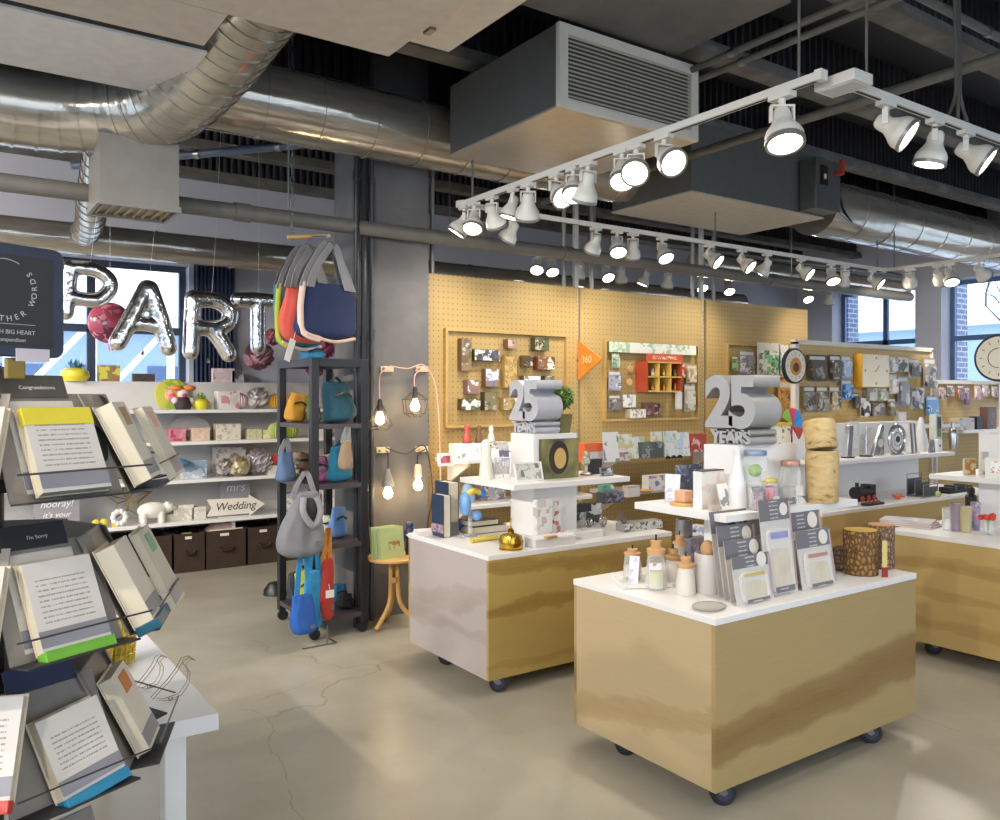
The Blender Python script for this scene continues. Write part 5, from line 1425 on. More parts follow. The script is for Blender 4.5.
pack(612, 361, PY, 7, 14, 'small teal green pack hanging under the left end of the long ruler box', mt('c6cdb4', .5), printed('9fb9a0', '4f8f7a', 'd6d9c6', 26, 61), dep=.02)
pack(611, 381, PY, 12, 20, 'grey pack of keys left of the two wooden tags', mt('9fa0a8', .5), printed('a8aab4', 'e0e2ea', '53545e', 24, 62), dep=.02)
pack(611, 403, PY, 12, 16, 'dark grey pack in the lower left corner of the middle frame', mt('86827c', .5), printed('7c7974', 'b8b5ae', '4a4844', 22, 63), dep=.02)
pack(625, 401, PY, 13, 13, 'white boxed puzzle beside the dark grey pack '+E_, mt('9c958a', .5), printed('e9e6e0', 'cfcac2', '4b4742', 18, 64), 'boxed_gift', 'boxed gift', .05, boxy=True)
pack(632, 413.5, PY, 16, 9, 'flat white box at the bottom of the middle frame', mt('b0a690', .5), printed('e4dfd4', 'e4dfd4', '8a8276', 20, 65), 'boxed_gift', 'boxed gift', .07, boxy=True)
pack(645, 409, PY, 9, 12, 'mauve brown box between the flat white and small dark ones', mt('6e4e4e', .5), printed('7f5a58', 'a88480', '4e3836', 20, 66), 'boxed_gift', 'boxed gift', .06, boxy=True)
pack(653, 409, PY, 6, 11, 'small dark box at the bottom right of the red cabinet', mt('4a3832', .5), printed('5a443c', 'cfc4b6', '2f2521', 20, 67), 'boxed_gift', 'boxed gift', .05, boxy=True)
for k, (py, c) in enumerate(((369,'c9a566'),(382,'d3ae6a'))):
    xw, zw, dw = vy(627-k*1, py, PY)
    pw = thing('wooden_tag', ['round wooden whistle tag hanging above another, left of the red cabinet','lower round wooden tag hanging left of the red cabinet'][k], 'tag', (xw, PY, zw))
    MB().cyl((0,-.05,0),(0,-.035,0), .03, n=22).build('tag_disc', mt(c, .6), pw)
    MB().tube([(0,0,.065),(0,-.05,.065),(0,-.052,.07)], .0022, n=6).build('peg_hook', CHROME, pw)
    MB().tube([(0,-.042,.028),(.006,-.044,.05),(0,-.046,.064)], .002, n=5).build('tag_cord', mt('b99', .6) if False else mt('b59a62', .6), pw)
pack(677, 371, PY, 9, 14, 'red printed pack hanging right of the red cabinet', mt('d8a08a', .5), printed('c8543c', 'e0b8a4', 'efe4d8', 20, 68), dep=.015)
pack(688, 374, PY, 10, 18, 'clear topped cream pack at the upper right of the middle frame', mt('cdb88c', .5), printed('dcd0b0', 'b79e6a', 'efe8d8', 20, 69), dep=.015)
pack(675, 394, PY, 7, 30, 'long narrow white tag hanging below the red printed pack', PAPER, mt('e6e2da', .5), dep=.008)
pack(686, 398, PY, 11, 27, 'pale grey pack in the lower right corner of the middle frame', mt('b9b09a', .5), printed('cbc6b4', '98937f', 'e4e0d2', 22, 70), dep=.02)
# upper shelf of the middle wall
carton(598, 462, ZW1, 27, 19, .1, 'orange_carton', 'bright orange carton with a clear window at the left of the middle upper shelf', 'box', printed('e0703c', 'e0703c', 'e9b49a', 10, 71), mt('d8622c', .5), window=mt('d8d4d6', .3))
card(612, 462, ZW1, 16, 30, 'white postcard with a small blue stamp behind the orange carton', printed('e9e6e0', 'e9e6e0', '54689c', 9, 72), lean=5)
for i, (px, w_, h_, c1, c2, l) in enumerate(((627,13,25,'d8d49a','b9c37a','yellow green card with a small label behind the shelf front'),(640,12,22,'bcd0b0','8fb08a','pale green card beside the white face card'),(672,14,26,'d8e2d8','9cc0b8','mint green card behind the dark grey box'),(684,13,24,'c8d8e4','7fa6bc','pale blue card beside the mint green one'),(658,11,26,'e8e2c8','c8b474','cream card with a tan mark behind the dark grey box'))):
    card(px, 459-(px-627)*.05, ZW1, w_, h_, l, printed('e9e7df', c1, c2, 18, 80+i), lean=6)
carton(653, 458, ZW1, 22, 16, .07, 'gift_box', 'dark grey green printed box in the middle of the upper shelf', 'box', printed('6b7270', '555b5a', 'a9aaa4', 14, 74), mt('4e5452', .5))
carton(622, 461, ZW1, 16, 9, .06, 'gift_box', 'low box with red and grey pictures next to the orange carton', 'box', printed('d6cfc8', 'b8605c', '8b8d98', 18, 75), mt('cdc6bd', .5))
carton(671, 455, ZW1, 22, 10, .06, 'gift_box', 'low white box between the dark grey box and the red one', 'box', printed('e2e0d2', 'cfd6c2', 'e9e7de', 14, 76), mt('dcd9cc', .5))
carton(699, 452, ZW1, 15, 18, .08, 'gift_box', 'red box with a white diagonal label at the right end of the upper shelf', 'box', printed('b5443c', 'b5443c', 'e6ddd2', 8, 77), mt('9c3028', .5))
for i, (px, l) in enumerate(((668,'tiny black toy car on the upper shelf edge, leftmost of three'),(674,'tiny black toy car on the upper shelf edge, middle of three'),(680,'tiny black toy car on the upper shelf edge, rightmost of three'))):
    x, y, d = hz(px, 459-i*.5, ZW1)
    tc = thing('toy_car', l, 'toy', (x, y-.0, ZW1))
    MB().box(-.02,.02,-.01,.01,.005,.015).box(-.011,.011,-.009,.009,.015,.023).build('car_body', BLACK, tc, bevel=.002)
    for sx_ in (-.012,.012): MB().cyl((sx_,-.011,.005),(sx_,.011,.005), .005, n=10).build('wheel', DARK, tc)
# lower shelf of the middle wall
carton(661, 490, ZW2, 24, 15, .08, 'gift_box', 'white box with blue and orange pictures on the lower middle shelf', 'box', printed('dcd9d6', '7f86b4', 'd0a08c', 18, 78), mt('cfccc8', .5))
pl = thing('wooden_plate', 'small wooden dish lying on the lower middle shelf', 'dish', (*hz(644, 492, ZW2)[:2], ZW2))
MB().lathe([(0,0),(.05,0),(.08,.016),(.074,.018),(.046,.006),(0,.006)], 26).build('dish_body', WOOD, pl); MB().lathe([(0,.0065),(.04,.0065),(.04,.01),(0,.01)], 20).build('dish_contents', mt('b98f52', .7), pl)
carton(614, 503, ZW2, 20, 11, .08, 'gift_box', 'dark blue grey box at the left of the lower middle shelf', 'box', printed('5d6270', '494d5a', '9a9caa', 14, 79), mt('4a4e5c', .5))
carton(608, 500, ZW2+.0, 12, 15, .05, 'gift_box', 'teal and white box behind the dark blue grey one', 'box', printed('6fa79c', 'd8dcd6', '4b8a80', 12, 90), mt('5b958a', .5))
carton(634, 497, ZW2, 12, 11, .06, 'gift_box', 'small white lidded box left of the wooden dish', 'box', mt('dad7d2', .5), mt('cfccc8', .5), lid=mt('b7b4b0', .4))
# ============================ right peg wall goods ===========================================
G_ = 'on the right peg wall'
pack(731, 364, PY, 6, 16, 'small dark green tag pack, furthest left '+G_, mt('6f8a56', .5), printed('5f7d4c', '9db486', '3f5a34', 16, 91), dep=.012)
pack(743, 363, PY, 16, 25, 'grey and white pack with several small windows '+G_, mt('8d8a8e', .5), printed('9c9aa0', 'd8d6da', '5f5d66', 18, 92), dep=.025)
pack(765, 360, PY, 23, 34, 'white card of green grass and black figures '+G_, PAPER, printed('e6ebe2', '86c48c', '3c423c', 14, 93), dep=.012)
pack(780, 361, PY, 9, 32, 'pale blue and yellow strip card right of the grass card', PAPER, printed('d8dde0', '7fa6c8', 'd8b46a', 18, 94), dep=.012)
pack(783, 400, PY, 17, 40, 'orange card with small black figures in a row '+G_, mt('d0a060', .5), printed('d8a866', 'c88f4c', '4b3a2a', 20, 95), dep=.012)
# ============================ white framed pegboard packs =====================================
H_ = 'on the white framed pegboard'
WP = [ # row, l, t, r, b, colours, boxy
 ('top', 804,355,822,381, '4f463f', '8d867c', '2f2b28', 0), ('top', 825,355,836,381, '5a5048', '3a3430', 'a79f94', 0), ('top', 837,356,846,378, '9fb4c8', '5d7fa6', 'd7dce0', 0),
 ('top', 885,357,891,373, 'd8d8d4', '8aa0c0', 'eeeeea', 0), ('top', 893,358,903,372, 'c9c5bc', '4d4844', 'e6e2da', 1), ('top', 904,359,915,378, 'b4ada2', '6a625a', '3c3834', 0), ('top', 919,358,931,388, '9a9490', '5f5a58', 'c9c5c2', 0),
 ('middle', 799,386,810,412, '7d776f', '4b4641', 'b5aea4', 0), ('middle', 812,386,823,412, '8a8478', '57524a', 'c4bdb0', 0), ('middle', 825,386,835,412, 'b09a78', '5d4f3c', 'd8cdb8', 0), ('middle', 837,380,847,400, '6f9cc8', '3a6296', 'd6e2ee', 0),
 ('middle', 848,393,854,409, '5a534c', '8d867c', '2f2b28', 0), ('middle', 862,388,872,401, '8b8578', 'c7c1b4', '4a463e', 1), ('middle', 873,388,882,401, 'a8a294', '6fae8a', 'd9d5c9', 0), ('middle', 885,375,892,394, 'e6e2da', 'd89a94', 'f0eee8', 0), ('middle', 893,376,904,406, '9c9c9c', 'cfd2d4', '6d7074', 0), ('middle', 907,388,919,409, 'd8d4cc', '4e4b50', '9a97a0', 1),
 ('bottom', 856,398,864,417, 'dcd8d0', '3c3834', 'f0ece4', 0), ('bottom', 867,403,880,416, '6a6058', 'b4aca0', '3c3630', 1), ('bottom', 883,398,891,416, '8a7d68', 'cabfa8', '4c4438', 0), ('bottom', 893,412,901,421, 'e0dcd2', 'c4b48c', 'f2efe6', 1), ('bottom', 922,396,933,416, '6fa4d4', '3a6ca8', 'dbe8f2', 0)]
cnt = {}
for i, (row, l, t_, r, b, c1, c2, c3, bx_) in enumerate(WP):
    cnt[row] = cnt.get(row, 0)+1
    tone = {'4':'dark','5':'dark','6':'brown','7':'grey','8':'grey','9':'grey','a':'tan','b':'tan','c':'pale','d':'pale','e':'white'}[c1[0]]
    if c1 in ('6f9cc8','6fa4d4','9fb4c8'): tone = 'blue'
    pack((l+r)/2, (t_+b)/2, WY, r-l, b-t_, '%s %s, %s from the left in the %s row %s' % (tone, 'small box' if bx_ else 'blister pack', ORD[cnt[row]-1], row, H_),
         mt(c1, .5), printed(c1, c2, c3, 13, 100+i), 'boxed_gift' if bx_ else 'blister_pack', 'boxed gift' if bx_ else 'packaged gadget', dep=.05 if bx_ else .03, boxy=bool(bx_))
# square clock box
xc, zc, dc = vy(867, 371, WY); w_ = wide(27, dc, 867); h_ = tall(33, dc)
ck = thing('square_clock', 'square white clock face with red and grey marks on a yellow sided box', 'clock', (xc, WY-.0, zc))
MB().box(-w_/2, w_/2, -.09, -.004, -h_/2, h_/2).build('clock_case', mt('cf9a2c', .45), ck, bevel=.002)
MB().box(-w_/2+.006, w_/2-.006, -.093, -.0901, -h_/2+.006, h_/2-.006).build('clock_face', mt('e3d9c0', .5, 0, var=.02), ck, smooth=0)
for dx, dz, c in ((0,.38,'6f7680'),(0,-.38,'7d7a6a'),(.4,0,'c8623e'),(-.4,0,'c8623e')):
    MB().box(dx*w_-.011, dx*w_+.011, -.0945, -.0931, dz*h_-.011, dz*h_+.011).build('hour_mark', mt(c, .5), ck, smooth=0)
MB().cyl((0,-.0945,0),(.05,-.0945,.05), .0025, n=6).build('clock_hand', DARK, ck); MB().cyl((0,-.0945,0),(-.035,-.0945,-.01), .0025, n=6).build('clock_hand', DARK, ck)
# round wall clocks
def roundclock(loc, r, rz, label, rim, face, centre=None, ticks=None):
    t = thing('round_clock', label, 'clock', loc, rz)
    MB().cyl((0,0,0),(0,-.03,0), r, n=40).build('clock_rim', rim, t)
    MB().cyl((0,-.0301,0),(0,-.033,0), r*.9, n=40).build('clock_face', face, t)
    if centre:
        MB().cyl((0,-.0331,-.03*r),(0,-.036,-.03*r), r*.5, n=28).build('coloured_middle', centre[0], t)
        MB().cyl((0,-.0361,-.08*r),(0,-.04,-.08*r), r*.26, n=24).build('dark_centre', centre[1], t)
    if ticks:
        for i in range(ticks):
            a = 2*PI*i/ticks
            MB().cbox((0,-.0335,r*.7), .004, .001, r*.12, M=Matrix.Rotation(a, 4, 'Y')).build('tick_mark', DARK, t, smooth=0)
    return t
xd, zd, dd = vy(792.5, 366, WY-.03)
roundclock((xd, WY-.03, zd), .155, S, 'dark rimmed round plate clock with an orange and brown middle at the board corner', BLACK, mt('ddd6c6', .5), (mt('c98a3a', .5), mt('5e3416', .5)), ticks=12)
yk_, zk_, dk_ = vx(1001, 358, 5.40)
ck2 = roundclock((5.40, yk_, zk_), .145, W, 'cream round clock on a white post at the far right edge', DARK, mt('d9d2bf', .5, 0, var=.02), ticks=12)
MB().tube([(-.06*math.cos(.2*i),-.0345,.06*math.sin(.2*i)) for i in range(-8,9)], .002, 5).build('ring_of_print', DARK, ck2)
MB().cyl((0,.0,-.145),(0,.0,ZU-zk_), .012, n=10).build('clock_post', WHITE, ck2)
MB().box(-.05,.05,-.04,.04,ZU-zk_,ZU-zk_+.01).build('post_foot', WHITE, ck2)
# jewellery packs on the lower board
for i, (l, r, t_, b, c1, c2, c3) in enumerate(((934,940,387,400,'b8a69c','7a5a58','d8ccc4'),(942,949,385,397,'6e5a54','c8b8ae','3c302c'),(953,959,385,401,'8a5a5a','5c3a44','c0a098'),(960,965,387,405,'6d5670','a28aa4','3c2e40'),(970,976,385,400,'c4a8a4','8e6a6c','e0d2cc'),(978,984,385,397,'d8c8c4','a88a90','6c5458'),(987,993,386,398,'a89a90','6c5c54','d4cac2'),(994,1002,384,400,'7c6a60','b8a898','3e342e'))):
    pack((l+r)/2, (t_+b)/2, WY, r-l, b-t_, '%s jewellery card on the lower far pegboard, %s from its left edge' % (('pinkish','brown','dark red','violet','rosy','pale pink','grey brown','dark brown')[i], ORD[i]), mt(c1, .5), printed(c1, c2, c3, 26, 130+i), 'jewellery_card', 'packaged jewellery', dep=.02)
# things on the far ledges
zl2 = 1.2
def ledge(px, wpx, hpx, dep, name, label, cat, face, side=None):
    x, z, d = vy(px, 400, WY-.25); w = wide(wpx, d, px); h = tall(hpx, d)
    t = thing(name, label, cat, (x, WY-.27, zl2))
    MB().box(-w/2, w/2, 0, dep, 0, h).build('carton_body', side or mt('b8b0a4', .5), t, smooth=0, bevel=.001)
    MB().box(-w/2+.002, w/2-.002, -.001, 0, .002, h-.002).build('front_print', face, t, smooth=0)
ledge(947, 15, 9, .12, 'wooden_tray', 'shallow tan box with a red mark on the far right ledge', 'box', printed('cdb48a', 'cdb48a', '9c3c30', 6, 140), mt('b8935a', .6))
ledge(965, 15, 12, .1, 'gift_box', 'grey boxed item in the middle of the far right ledge', 'box', printed('b5b2b0', '8a8786', 'd6d4d2', 14, 141))
ledge(978, 6, 13, .08, 'gift_box', 'narrow black box standing on the far right ledge', 'box', DARK, BLACK)
ledge(990, 9, 22, .08, 'leather_box', 'brown box standing at the right end of the far ledge', 'box', printed('5e4336', '43302a', '84604c', 14, 142), mt('50382d', .6))

# ============================ long island: silver goods on its shelf ==========================
SIL = mt('b9b9bb', .22, .85, var=.05)
def frontshelf(px): return 3.68+.10
def onshelf(px, z=ZS, Y=3.80):
    k = (px-CX)/F; x = Y*(SA+CA*k)/(CA-SA*k); d = SA*x+CA*Y
    return x, Y, z, d
def item(px, name, label, cat, Y=3.80, z=ZS, th=0):
    x, y, z, d = onshelf(px, z, Y); return thing(name, label, cat, (x, y, z), th), d
t, d = item(848, 'silver_panel', 'tall curved brushed silver desk panel at the left end of the clock shelf', 'ornament'); h = tall(32, d)
MB().prism([(-.045,0),(.02,0),(.05,h),(-.01,h)], -.02, .02, 'y').build('panel_body', SIL, t, bevel=.004); MB().box(-.05,.05,-.03,.03,0,.01).build('panel_foot', DARK, t)
t, d = item(866, 'wire_tree', 'small silver jewellery tree on a dark base', 'ornament'); h = tall(30, d)
MB().tube([(0,0,0),(0,0,h*.5),(.004,0,h)], [.006,.005,.003], 8).build('tree_stem', SIL, t)
for i in range(7): a = i*.9; MB().tube([(0,0,h*(.35+.08*i)),(.03*math.cos(a),.03*math.sin(a),h*(.45+.08*i)),(.045*math.cos(a),.045*math.sin(a),h*(.52+.07*i))], [.003,.0025,.002], 6).build('tree_branch', SIL, t)
MB().lathe([(0,0),(.05,0),(.05,.012),(0,.014)], 20).build('tree_base', DARK, t)
t, d = item(855, 'white_card', 'plain white card behind the small silver tree', 'card', 3.93); h = tall(34, d)
MB().box(-.08,.06,0,.004,0,h).build('card_panel', PAPER, t, smooth=0); MB().box(-.06,.04,-.001,-.0001,h*.2,h*.9).build('card_print', printed('e4e4e4', 'c9c9cb', 'f0f0f0', 10, 150), t, smooth=0)
t, d = item(878, 'silver_arch', 'leaning silver triangular clock just left of the round gear clock', 'clock', 3.84); h = tall(30, d)
MB().prism([(-.1,0),(.07,0),(.07,h),(.04,h),(-.03,h*.55)], -.015, .015, 'y').build('arch_body', SIL, t, bevel=.004); MB().cyl((.01,-.016,h*.4),(.01,-.02,h*.4), .035, n=20).build('clock_face', mt('d8d8d8', .3), t)
t, d = item(897, 'gear_clock', 'round silver skeleton clock with a large gear ring', 'clock', 3.78); h = tall(31, d); r = h/2
MB().tube([(r*.92*math.cos(2*PI*i/32),0,r+r*.92*math.sin(2*PI*i/32)) for i in range(32)], .012, 8, closed=True).build('outer_ring', SIL, t)
for i in range(24): MB().cbox((0,-.0,r*.78), .01, .012, r*.16, M=Matrix.Translation((0,0,r)) @ Matrix.Rotation(2*PI*i/24, 4, 'Y')).build('gear_tooth', SIL, t, smooth=0)
MB().cyl((0,.01,r),(0,-.005,r), r*.62, n=32).build('clock_face', mt('dedede', .35), t); MB().cyl((0,-.0055,r),(0,-.012,r), r*.2, n=8).build('centre_boss', DARK, t)
MB().tube([(r*.45*math.cos(2*PI*i/24),-.008,r+r*.45*math.sin(2*PI*i/24)) for i in range(24)], .004, 6, closed=True).build('inner_ring', SIL, t); MB().box(-.05,.05,-.03,.03,0,.012).build('clock_foot', SIL, t)
t, d = item(912, 'striped_prism', 'leaning white and silver striped paper holder right of the gear clock', 'ornament', 3.80); h = tall(30, d)
for i in range(4): MB().prism([(-.06+.03*i,0),(-.04+.03*i,0),(-.075+.03*i,h),(-.095+.03*i,h)], -.02, .02, 'y').build('slanted_fin', SIL if i % 2 else WHITE, t, smooth=0)
MB().box(-.07,.08,-.025,.025,-.0,.006).build('holder_foot', SIL, t)
t, d = item(921, 'white_cone', 'plain white cone lamp on the clock shelf', 'lamp', 3.88); h = tall(34, d)
MB().lathe([(0,0),(.075,0),(.07,.01),(.015,h),(0,h)], 24).build('cone_shade', mt('e2e1df', .4), t); MB().lathe([(0,0),(.08,0),(.08,.006),(0,.006)], 24).build('cone_foot', WHITE, t)
t, d = item(929, 'photo_easel', 'dark photo easel leaning in front of the white cone', 'picture frame', 3.74); h = tall(13, d)
MB().prism([(0,0),(.09,0),(.07,h),(.02,h)], -.008, .008, 'y').build('easel_body', SIL, t); MB().box(.015,.075,-.01,-.0081,.01,h*.8).build('photo_print', printed('7a7a7a', 'b5b5b5', '4a4a4a', 16, 151), t, smooth=0)
t, d = item(939, 'bottle_box', 'tall pale box showing a dark green bottle', 'box', 3.90); h = tall(20, d)
MB().box(-.055,.055,0,.06,.0,h+.14).build('carton_body', mt('cfd2cc', .5), t, smooth=0); MB().box(-.03,.035,-.002,-.0001,.12,h+.12).build('bottle_print', printed('3d4a36', '75944e', '20251c', 8, 152), t, smooth=0)
t, d = item(940, 'gift_box', 'small white box in front of the bottle box on the clock shelf', 'box', 3.76); h = tall(12, d)
MB().box(-.04,.04,0,.05,0,h).build('carton_body', WHITE, t, smooth=0, bevel=.001); MB().box(-.01,.012,-.001,-.0001,h*.4,h*.6).build('dark_print', DARK, t, smooth=0)
t, d = item(953, 'cocktail_shaker', 'silver cocktail shaker past the right end of the clock shelf', 'shaker', 3.90, ZS); h = tall(26, d)
MB().lathe([(0,0),(.03,0),(.042,h*.55),(.03,h*.75),(.018,h*.8),(.018,h),(0,h)], 20).build('shaker_body', SIL, t); MB().lathe([(.0301,h*.75),(.034,h*.76),(.034,h*.79),(.0301,h*.8)], 20).build('shaker_collar', CHROME, t)
# worktop of the long island
def wt_item(px, py, name, label, cat, th=0):
    x, y, d = hz(px, py, ZT); return thing(name, label, cat, (x, y, ZT), th), d
t, d = wt_item(862, 500, 'toy_train', 'black toy engine pile with red pieces on the long worktop', 'toy')
MB().cyl((-.1,0,.06),(.08,0,.06), .05, n=20).build('boiler', BLACK, t); MB().box(-.13,.13,-.05,.05,0,.016).build('chassis', DARK, t); MB().box(.05,.12,-.045,.045,.017,.12).build('cab', DARK, t)
for sx_ in (-.08, 0, .08): MB().cyl((sx_,-.06,.022),(sx_,-.05,.022), .022, n=14).build('wheel', mt('a8483a', .4), t)
MB().cyl((-.07,0,.1),(-.07,0,.14), .014, n=12).build('chimney', BLACK, t)
t, d = wt_item(872, 505, 'tool_set', 'flat black tool set with red handles in front of the toy engine', 'tool')
MB().box(-.1,.12,-.03,.03,0,.02).build('tool_case', mt('2a2d36', .4), t, bevel=.003)
for i in range(4): MB().cyl((-.08+.05*i,-.02,.0265),(-.05+.05*i,.02,.0265), .006, n=8).build('red_handle', mt('b5443a', .4), t)
t, d = wt_item(898, 499, 'orange_star', 'bright orange spiky rubber star on the long worktop', 'toy')
for i in range(7): a = 2*PI*i/7; MB().cyl((0,0,.02),(.08*math.cos(a),.04*math.sin(a),.02+.02*(i % 2)), .014, .002, n=8).build('star_spike', mt('e0703a', .5), t)
MB().ball((0,0,.022), .022, 12, 8).build('star_core', mt('e0703a', .5), t)
t, d = wt_item(883, 487, 'black_bottle', 'black bottle standing at the back of the long worktop', 'bottle'); h = tall(19, d)
MB().lathe([(0,0),(.024,0),(.026,.01),(.026,h*.72),(.012,h*.82),(.012,h*.92),(0,h*.92)], 18).build('bottle_body', BLACK, t); MB().lathe([(0,h*.9),(.014,h*.9),(.014,h),(0,h)], 14).build('bottle_cap', DARK, t)
t, d = wt_item(838, 488, 'photo_cube', 'grey wire frame with a card at the left of the long worktop', 'picture frame'); h = tall(16, d)
MB().box(-.06,.06,-.004,.004,0,.012).box(-.06,.06,-.004,.004,h-.012,h).box(-.06,-.05,-.004,.004,.012,h-.012).box(.05,.06,-.004,.004,.012,h-.012).build('frame', SIL, t, smooth=0); MB().box(-.05,.05,-.001,.002,.012,h-.012).build('card_print', PAPER, t, smooth=0)
t, d = wt_item(925, 496, 'wire_desk_rack', 'grey wire mesh desk rack in the middle of the long worktop', 'desk rack'); h = tall(22, d)
MEW = mt('7d7d7f', .4, .5)
MB().box(-.12,.1,-.05,.09,0,.006).build('rack_base', MEW, t)
for k, yy in enumerate((-.05,.02,.085)):
    zt = h*(.55+.22*k)
    MB().tube([(-.12,yy,.004),(-.12,yy,zt),(.1,yy,zt),(.1,yy,.004)], .004, 6).build('rack_hoop', MEW, t)
    MB().box(-.116,.096,yy-.001,yy+.001,.01,zt*.8).build('mesh_panel', mt('5f5f62', .5, .3), t, smooth=0)
t, d = wt_item(957, 492, 'black_tray', 'row of black gadget trays along the right of the long worktop', 'tray'); 
MB().box(-.2,.22,-.04,.08,0,.02).build('tray_body', BLACK, t, bevel=.002)
for i in range(5): MB().box(-.18+.08*i,-.12+.08*i,-.03,.06,.0205,.05+.012*(i % 2)).build('gadget_box', (DARK, mt('3d4438', .5))[i % 2], t, smooth=0)
t, d = wt_item(938, 497, 'lime_ball', 'small lime green ball by the wire mesh desk rack', 'ball')
MB().ball((0,0,.024), .024, 14, 10).build('ball_body', mt('a8b85a', .5), t); MB().tube([(.024*math.cos(2*PI*i/20),0,.024+.024*math.sin(2*PI*i/20)) for i in range(20)], .0015, 5, closed=True).build('ball_seam', WHITE, t)

# ============================ right hand island ==============================================
def mag(px, py, k, label, top):
    x, y, d = hz(px, py, ZT); t = thing('magazine', label, 'magazine', (x, y, ZT+.012*k), W*.9+.1*k)
    MB().box(-.15,.15,0,.21,0,.0015).box(-.15,.15,0,.21,.0095,.011).build('cover', mt('c9a0a4', .4), t, smooth=0); MB().box(-.147,.147,.002,.208,.0016,.0094).build('page_block', PAPER, t, smooth=0)
    MB().box(-.149,.149,.001,.209,.011,.0114).build('cover_print', top, t, smooth=0)
mag(905, 527, 0, 'bottom magazine of the pile at the left corner of the right hand island', printed('b9b2b8', '8e8a94', 'd8d4d8', 12, 160))
mag(905, 527, 1, 'middle magazine of the pile on the right hand island', printed('c4bcc0', '9a94a0', 'd8d4d8', 12, 161))
mag(905, 527, 2, 'top magazine of the pile on the right hand island, with a grey blue cover', printed('b8bcc4', '8f9aa8', 'dcdde0', 10, 162))
def cup(px, py, wpx, hpx, label, mat, name='glass_cup', fill=None):
    x, y, d, w, h = place(px, py, ZT, wpx, hpx, 0); r = tall(wpx, d)/2
    t = thing(name, label, 'cup', (x+r*SA, y+r*CA, ZT))
    MB().lathe([(0,0),(r*.85,0),(r,h),(r*.93,h),(r*.8,.02*h),(0,.02*h)], 22).build('cup_wall', mat, t)
    MB().lathe([(r*.93,h),(r*1.02,h),(r*1.02,h*1.02),(r*.93,h*1.02),(r*.93,h)], 22).build('cup_rim', CHROME, t)
    if fill: MB().lathe([(0,.03*h),(r*.78,.03*h),(r*.88,h*.7),(0,h*.7)], 16).build('cup_contents', fill, t)
cup(950, 531, 10, 23, 'tall empty glass beaker beside the magazines', GLASS)
cup(959, 532, 11, 28, 'mauve glass tumbler next to the beaker', clear('a89aa8', .5, 'mauve_glass'), fill=mt('9a8fa4', .5))
cup(969, 533, 12, 26, 'gold lettered glass tumbler holding pale green card', clear('d2c8a0', .5, 'gold_glass'), fill=mt('b9b48a', .5))
cup(978, 531, 9, 28, 'violet striped tumbler left of the red flowers', printed('a892ae', '6f7f9c', 'd0b8c8', 20, 163))
t, d = wt_item(988, 534, 'flower_glass', 'small glass of red orange paper flowers on the right hand island', 'flowers'); h = tall(26, d)
MB().lathe([(0,0),(.025,0),(.03,h*.5),(.027,h*.5),(.022,.003),(0,.003)], 18).build('glass_cup', GLASS, t)
for i in range(8): a = i*2.4; rr = .012+.004*i; MB().ball((rr*math.cos(a), rr*math.sin(a), h*.62+.006*(i % 3)), .017, 10, 7).build('red_flower', mt('d8462c', .6, 0, var=.1), t)
MB().cyl((0,0,.003),(0,0,h*.6), .006, n=8).build('flower_stem', mt('7d9a52', .6), t)
t, d = wt_item(971, 517, 'dark_bottle', 'black bottle with a domed cap on the right hand island', 'bottle'); h = tall(30, d)
MB().lathe([(0,0),(.034,0),(.036,.008),(.036,h*.7),(.02,h*.78),(.02,h*.82),(0,h*.82)], 20).build('bottle_body', BLACK, t); MB().lathe([(0,h*.8),(.024,h*.8),(.024,h*.96),(.015,h),(0,h)], 16).build('bottle_cap', DARK, t)
t, d = wt_item(995, 528, 'brown_card', 'dark brown framed card with a pale figure, behind the red flowers', 'card'); h = tall(45, d)
MB().box(-.05,.09,0,.01,0,h).build('card_panel', mt('5f564c', .6), t, smooth=0); MB().lathe([(0,0),(.012,.0),(.016,h*.4),(0,h*.55)], 10, c=(.0,-.012,.03)).build('pale_figure', CREAM, t)
# riser shelf of the right hand island
x, y, d = hz(948, 474, ZS)
for k, (dx, dy, w_, h_, name, l, cat, fc) in enumerate(((.05,-.05,.07,.10,'leather_wallet','brown leather wallet card standing on the right island riser shelf','wallet', printed('a5793f','8a6030','d8c8a8',12,170)), (.13,-.11,.05,.145,'bottle_opener','silver bottle opener card on the right island riser shelf','card', printed('a8a8a8','d8d8d8','7a7a7a',10,171)), (.19,-.16,.05,.12,'brown_book','small brown booklet on the right island riser shelf','book', printed('9a7a4a','7a5c34','c4a878',10,172)), (.24,-.26,.09,.13,'brush_card','white card with a gold brush stroke on the right island riser shelf','card', printed('e6e2da','e6e2da','b08a52',10,173)))):
    t = thing(name, l, cat, (x+dx, y+dy-.06, ZS), W*.4)
    MB().box(-w_/2,w_/2,0,.02,0,h_).build('card_panel', mt('d2ccc2', .6), t, smooth=0); MB().box(-w_/2+.002,w_/2-.002,-.001,-.0001,.002,h_-.002).build('card_print', fc, t, smooth=0)
for k in range(4):
    t = thing('place_card', ['white folded card with red marks at the right edge, first of a leaning row','second white folded card with red marks in the leaning row at the right edge','third white folded card in the leaning row at the right edge','last white folded card in the leaning row at the right edge'][k], 'card', (5.24+.05*k, 2.36-.025*k, ZS), W*.6, rx=-.2)
    MB().box(-.06,.06,0,.003,0,.12).build('card_panel', PAPER, t, smooth=0); MB().box(-.03,.03,-.001,-.0001,.03,.1).build('red_print', printed('e8e4e0','e8e4e0','c4524a',30,174+k), t, smooth=0)
t, d = item(838, 'dried_grass', 'bunch of dried straw coloured grass rising behind the white backboard', 'dried plant', 4.17, ZT)
MB().lathe([(0,0),(.05,0),(.06,.1),(.045,.3),(.04,.3),(.04,.05),(0,.05)], 18).build('grass_vase', WHITE, t)
rg = random.Random(9); mb = MB()
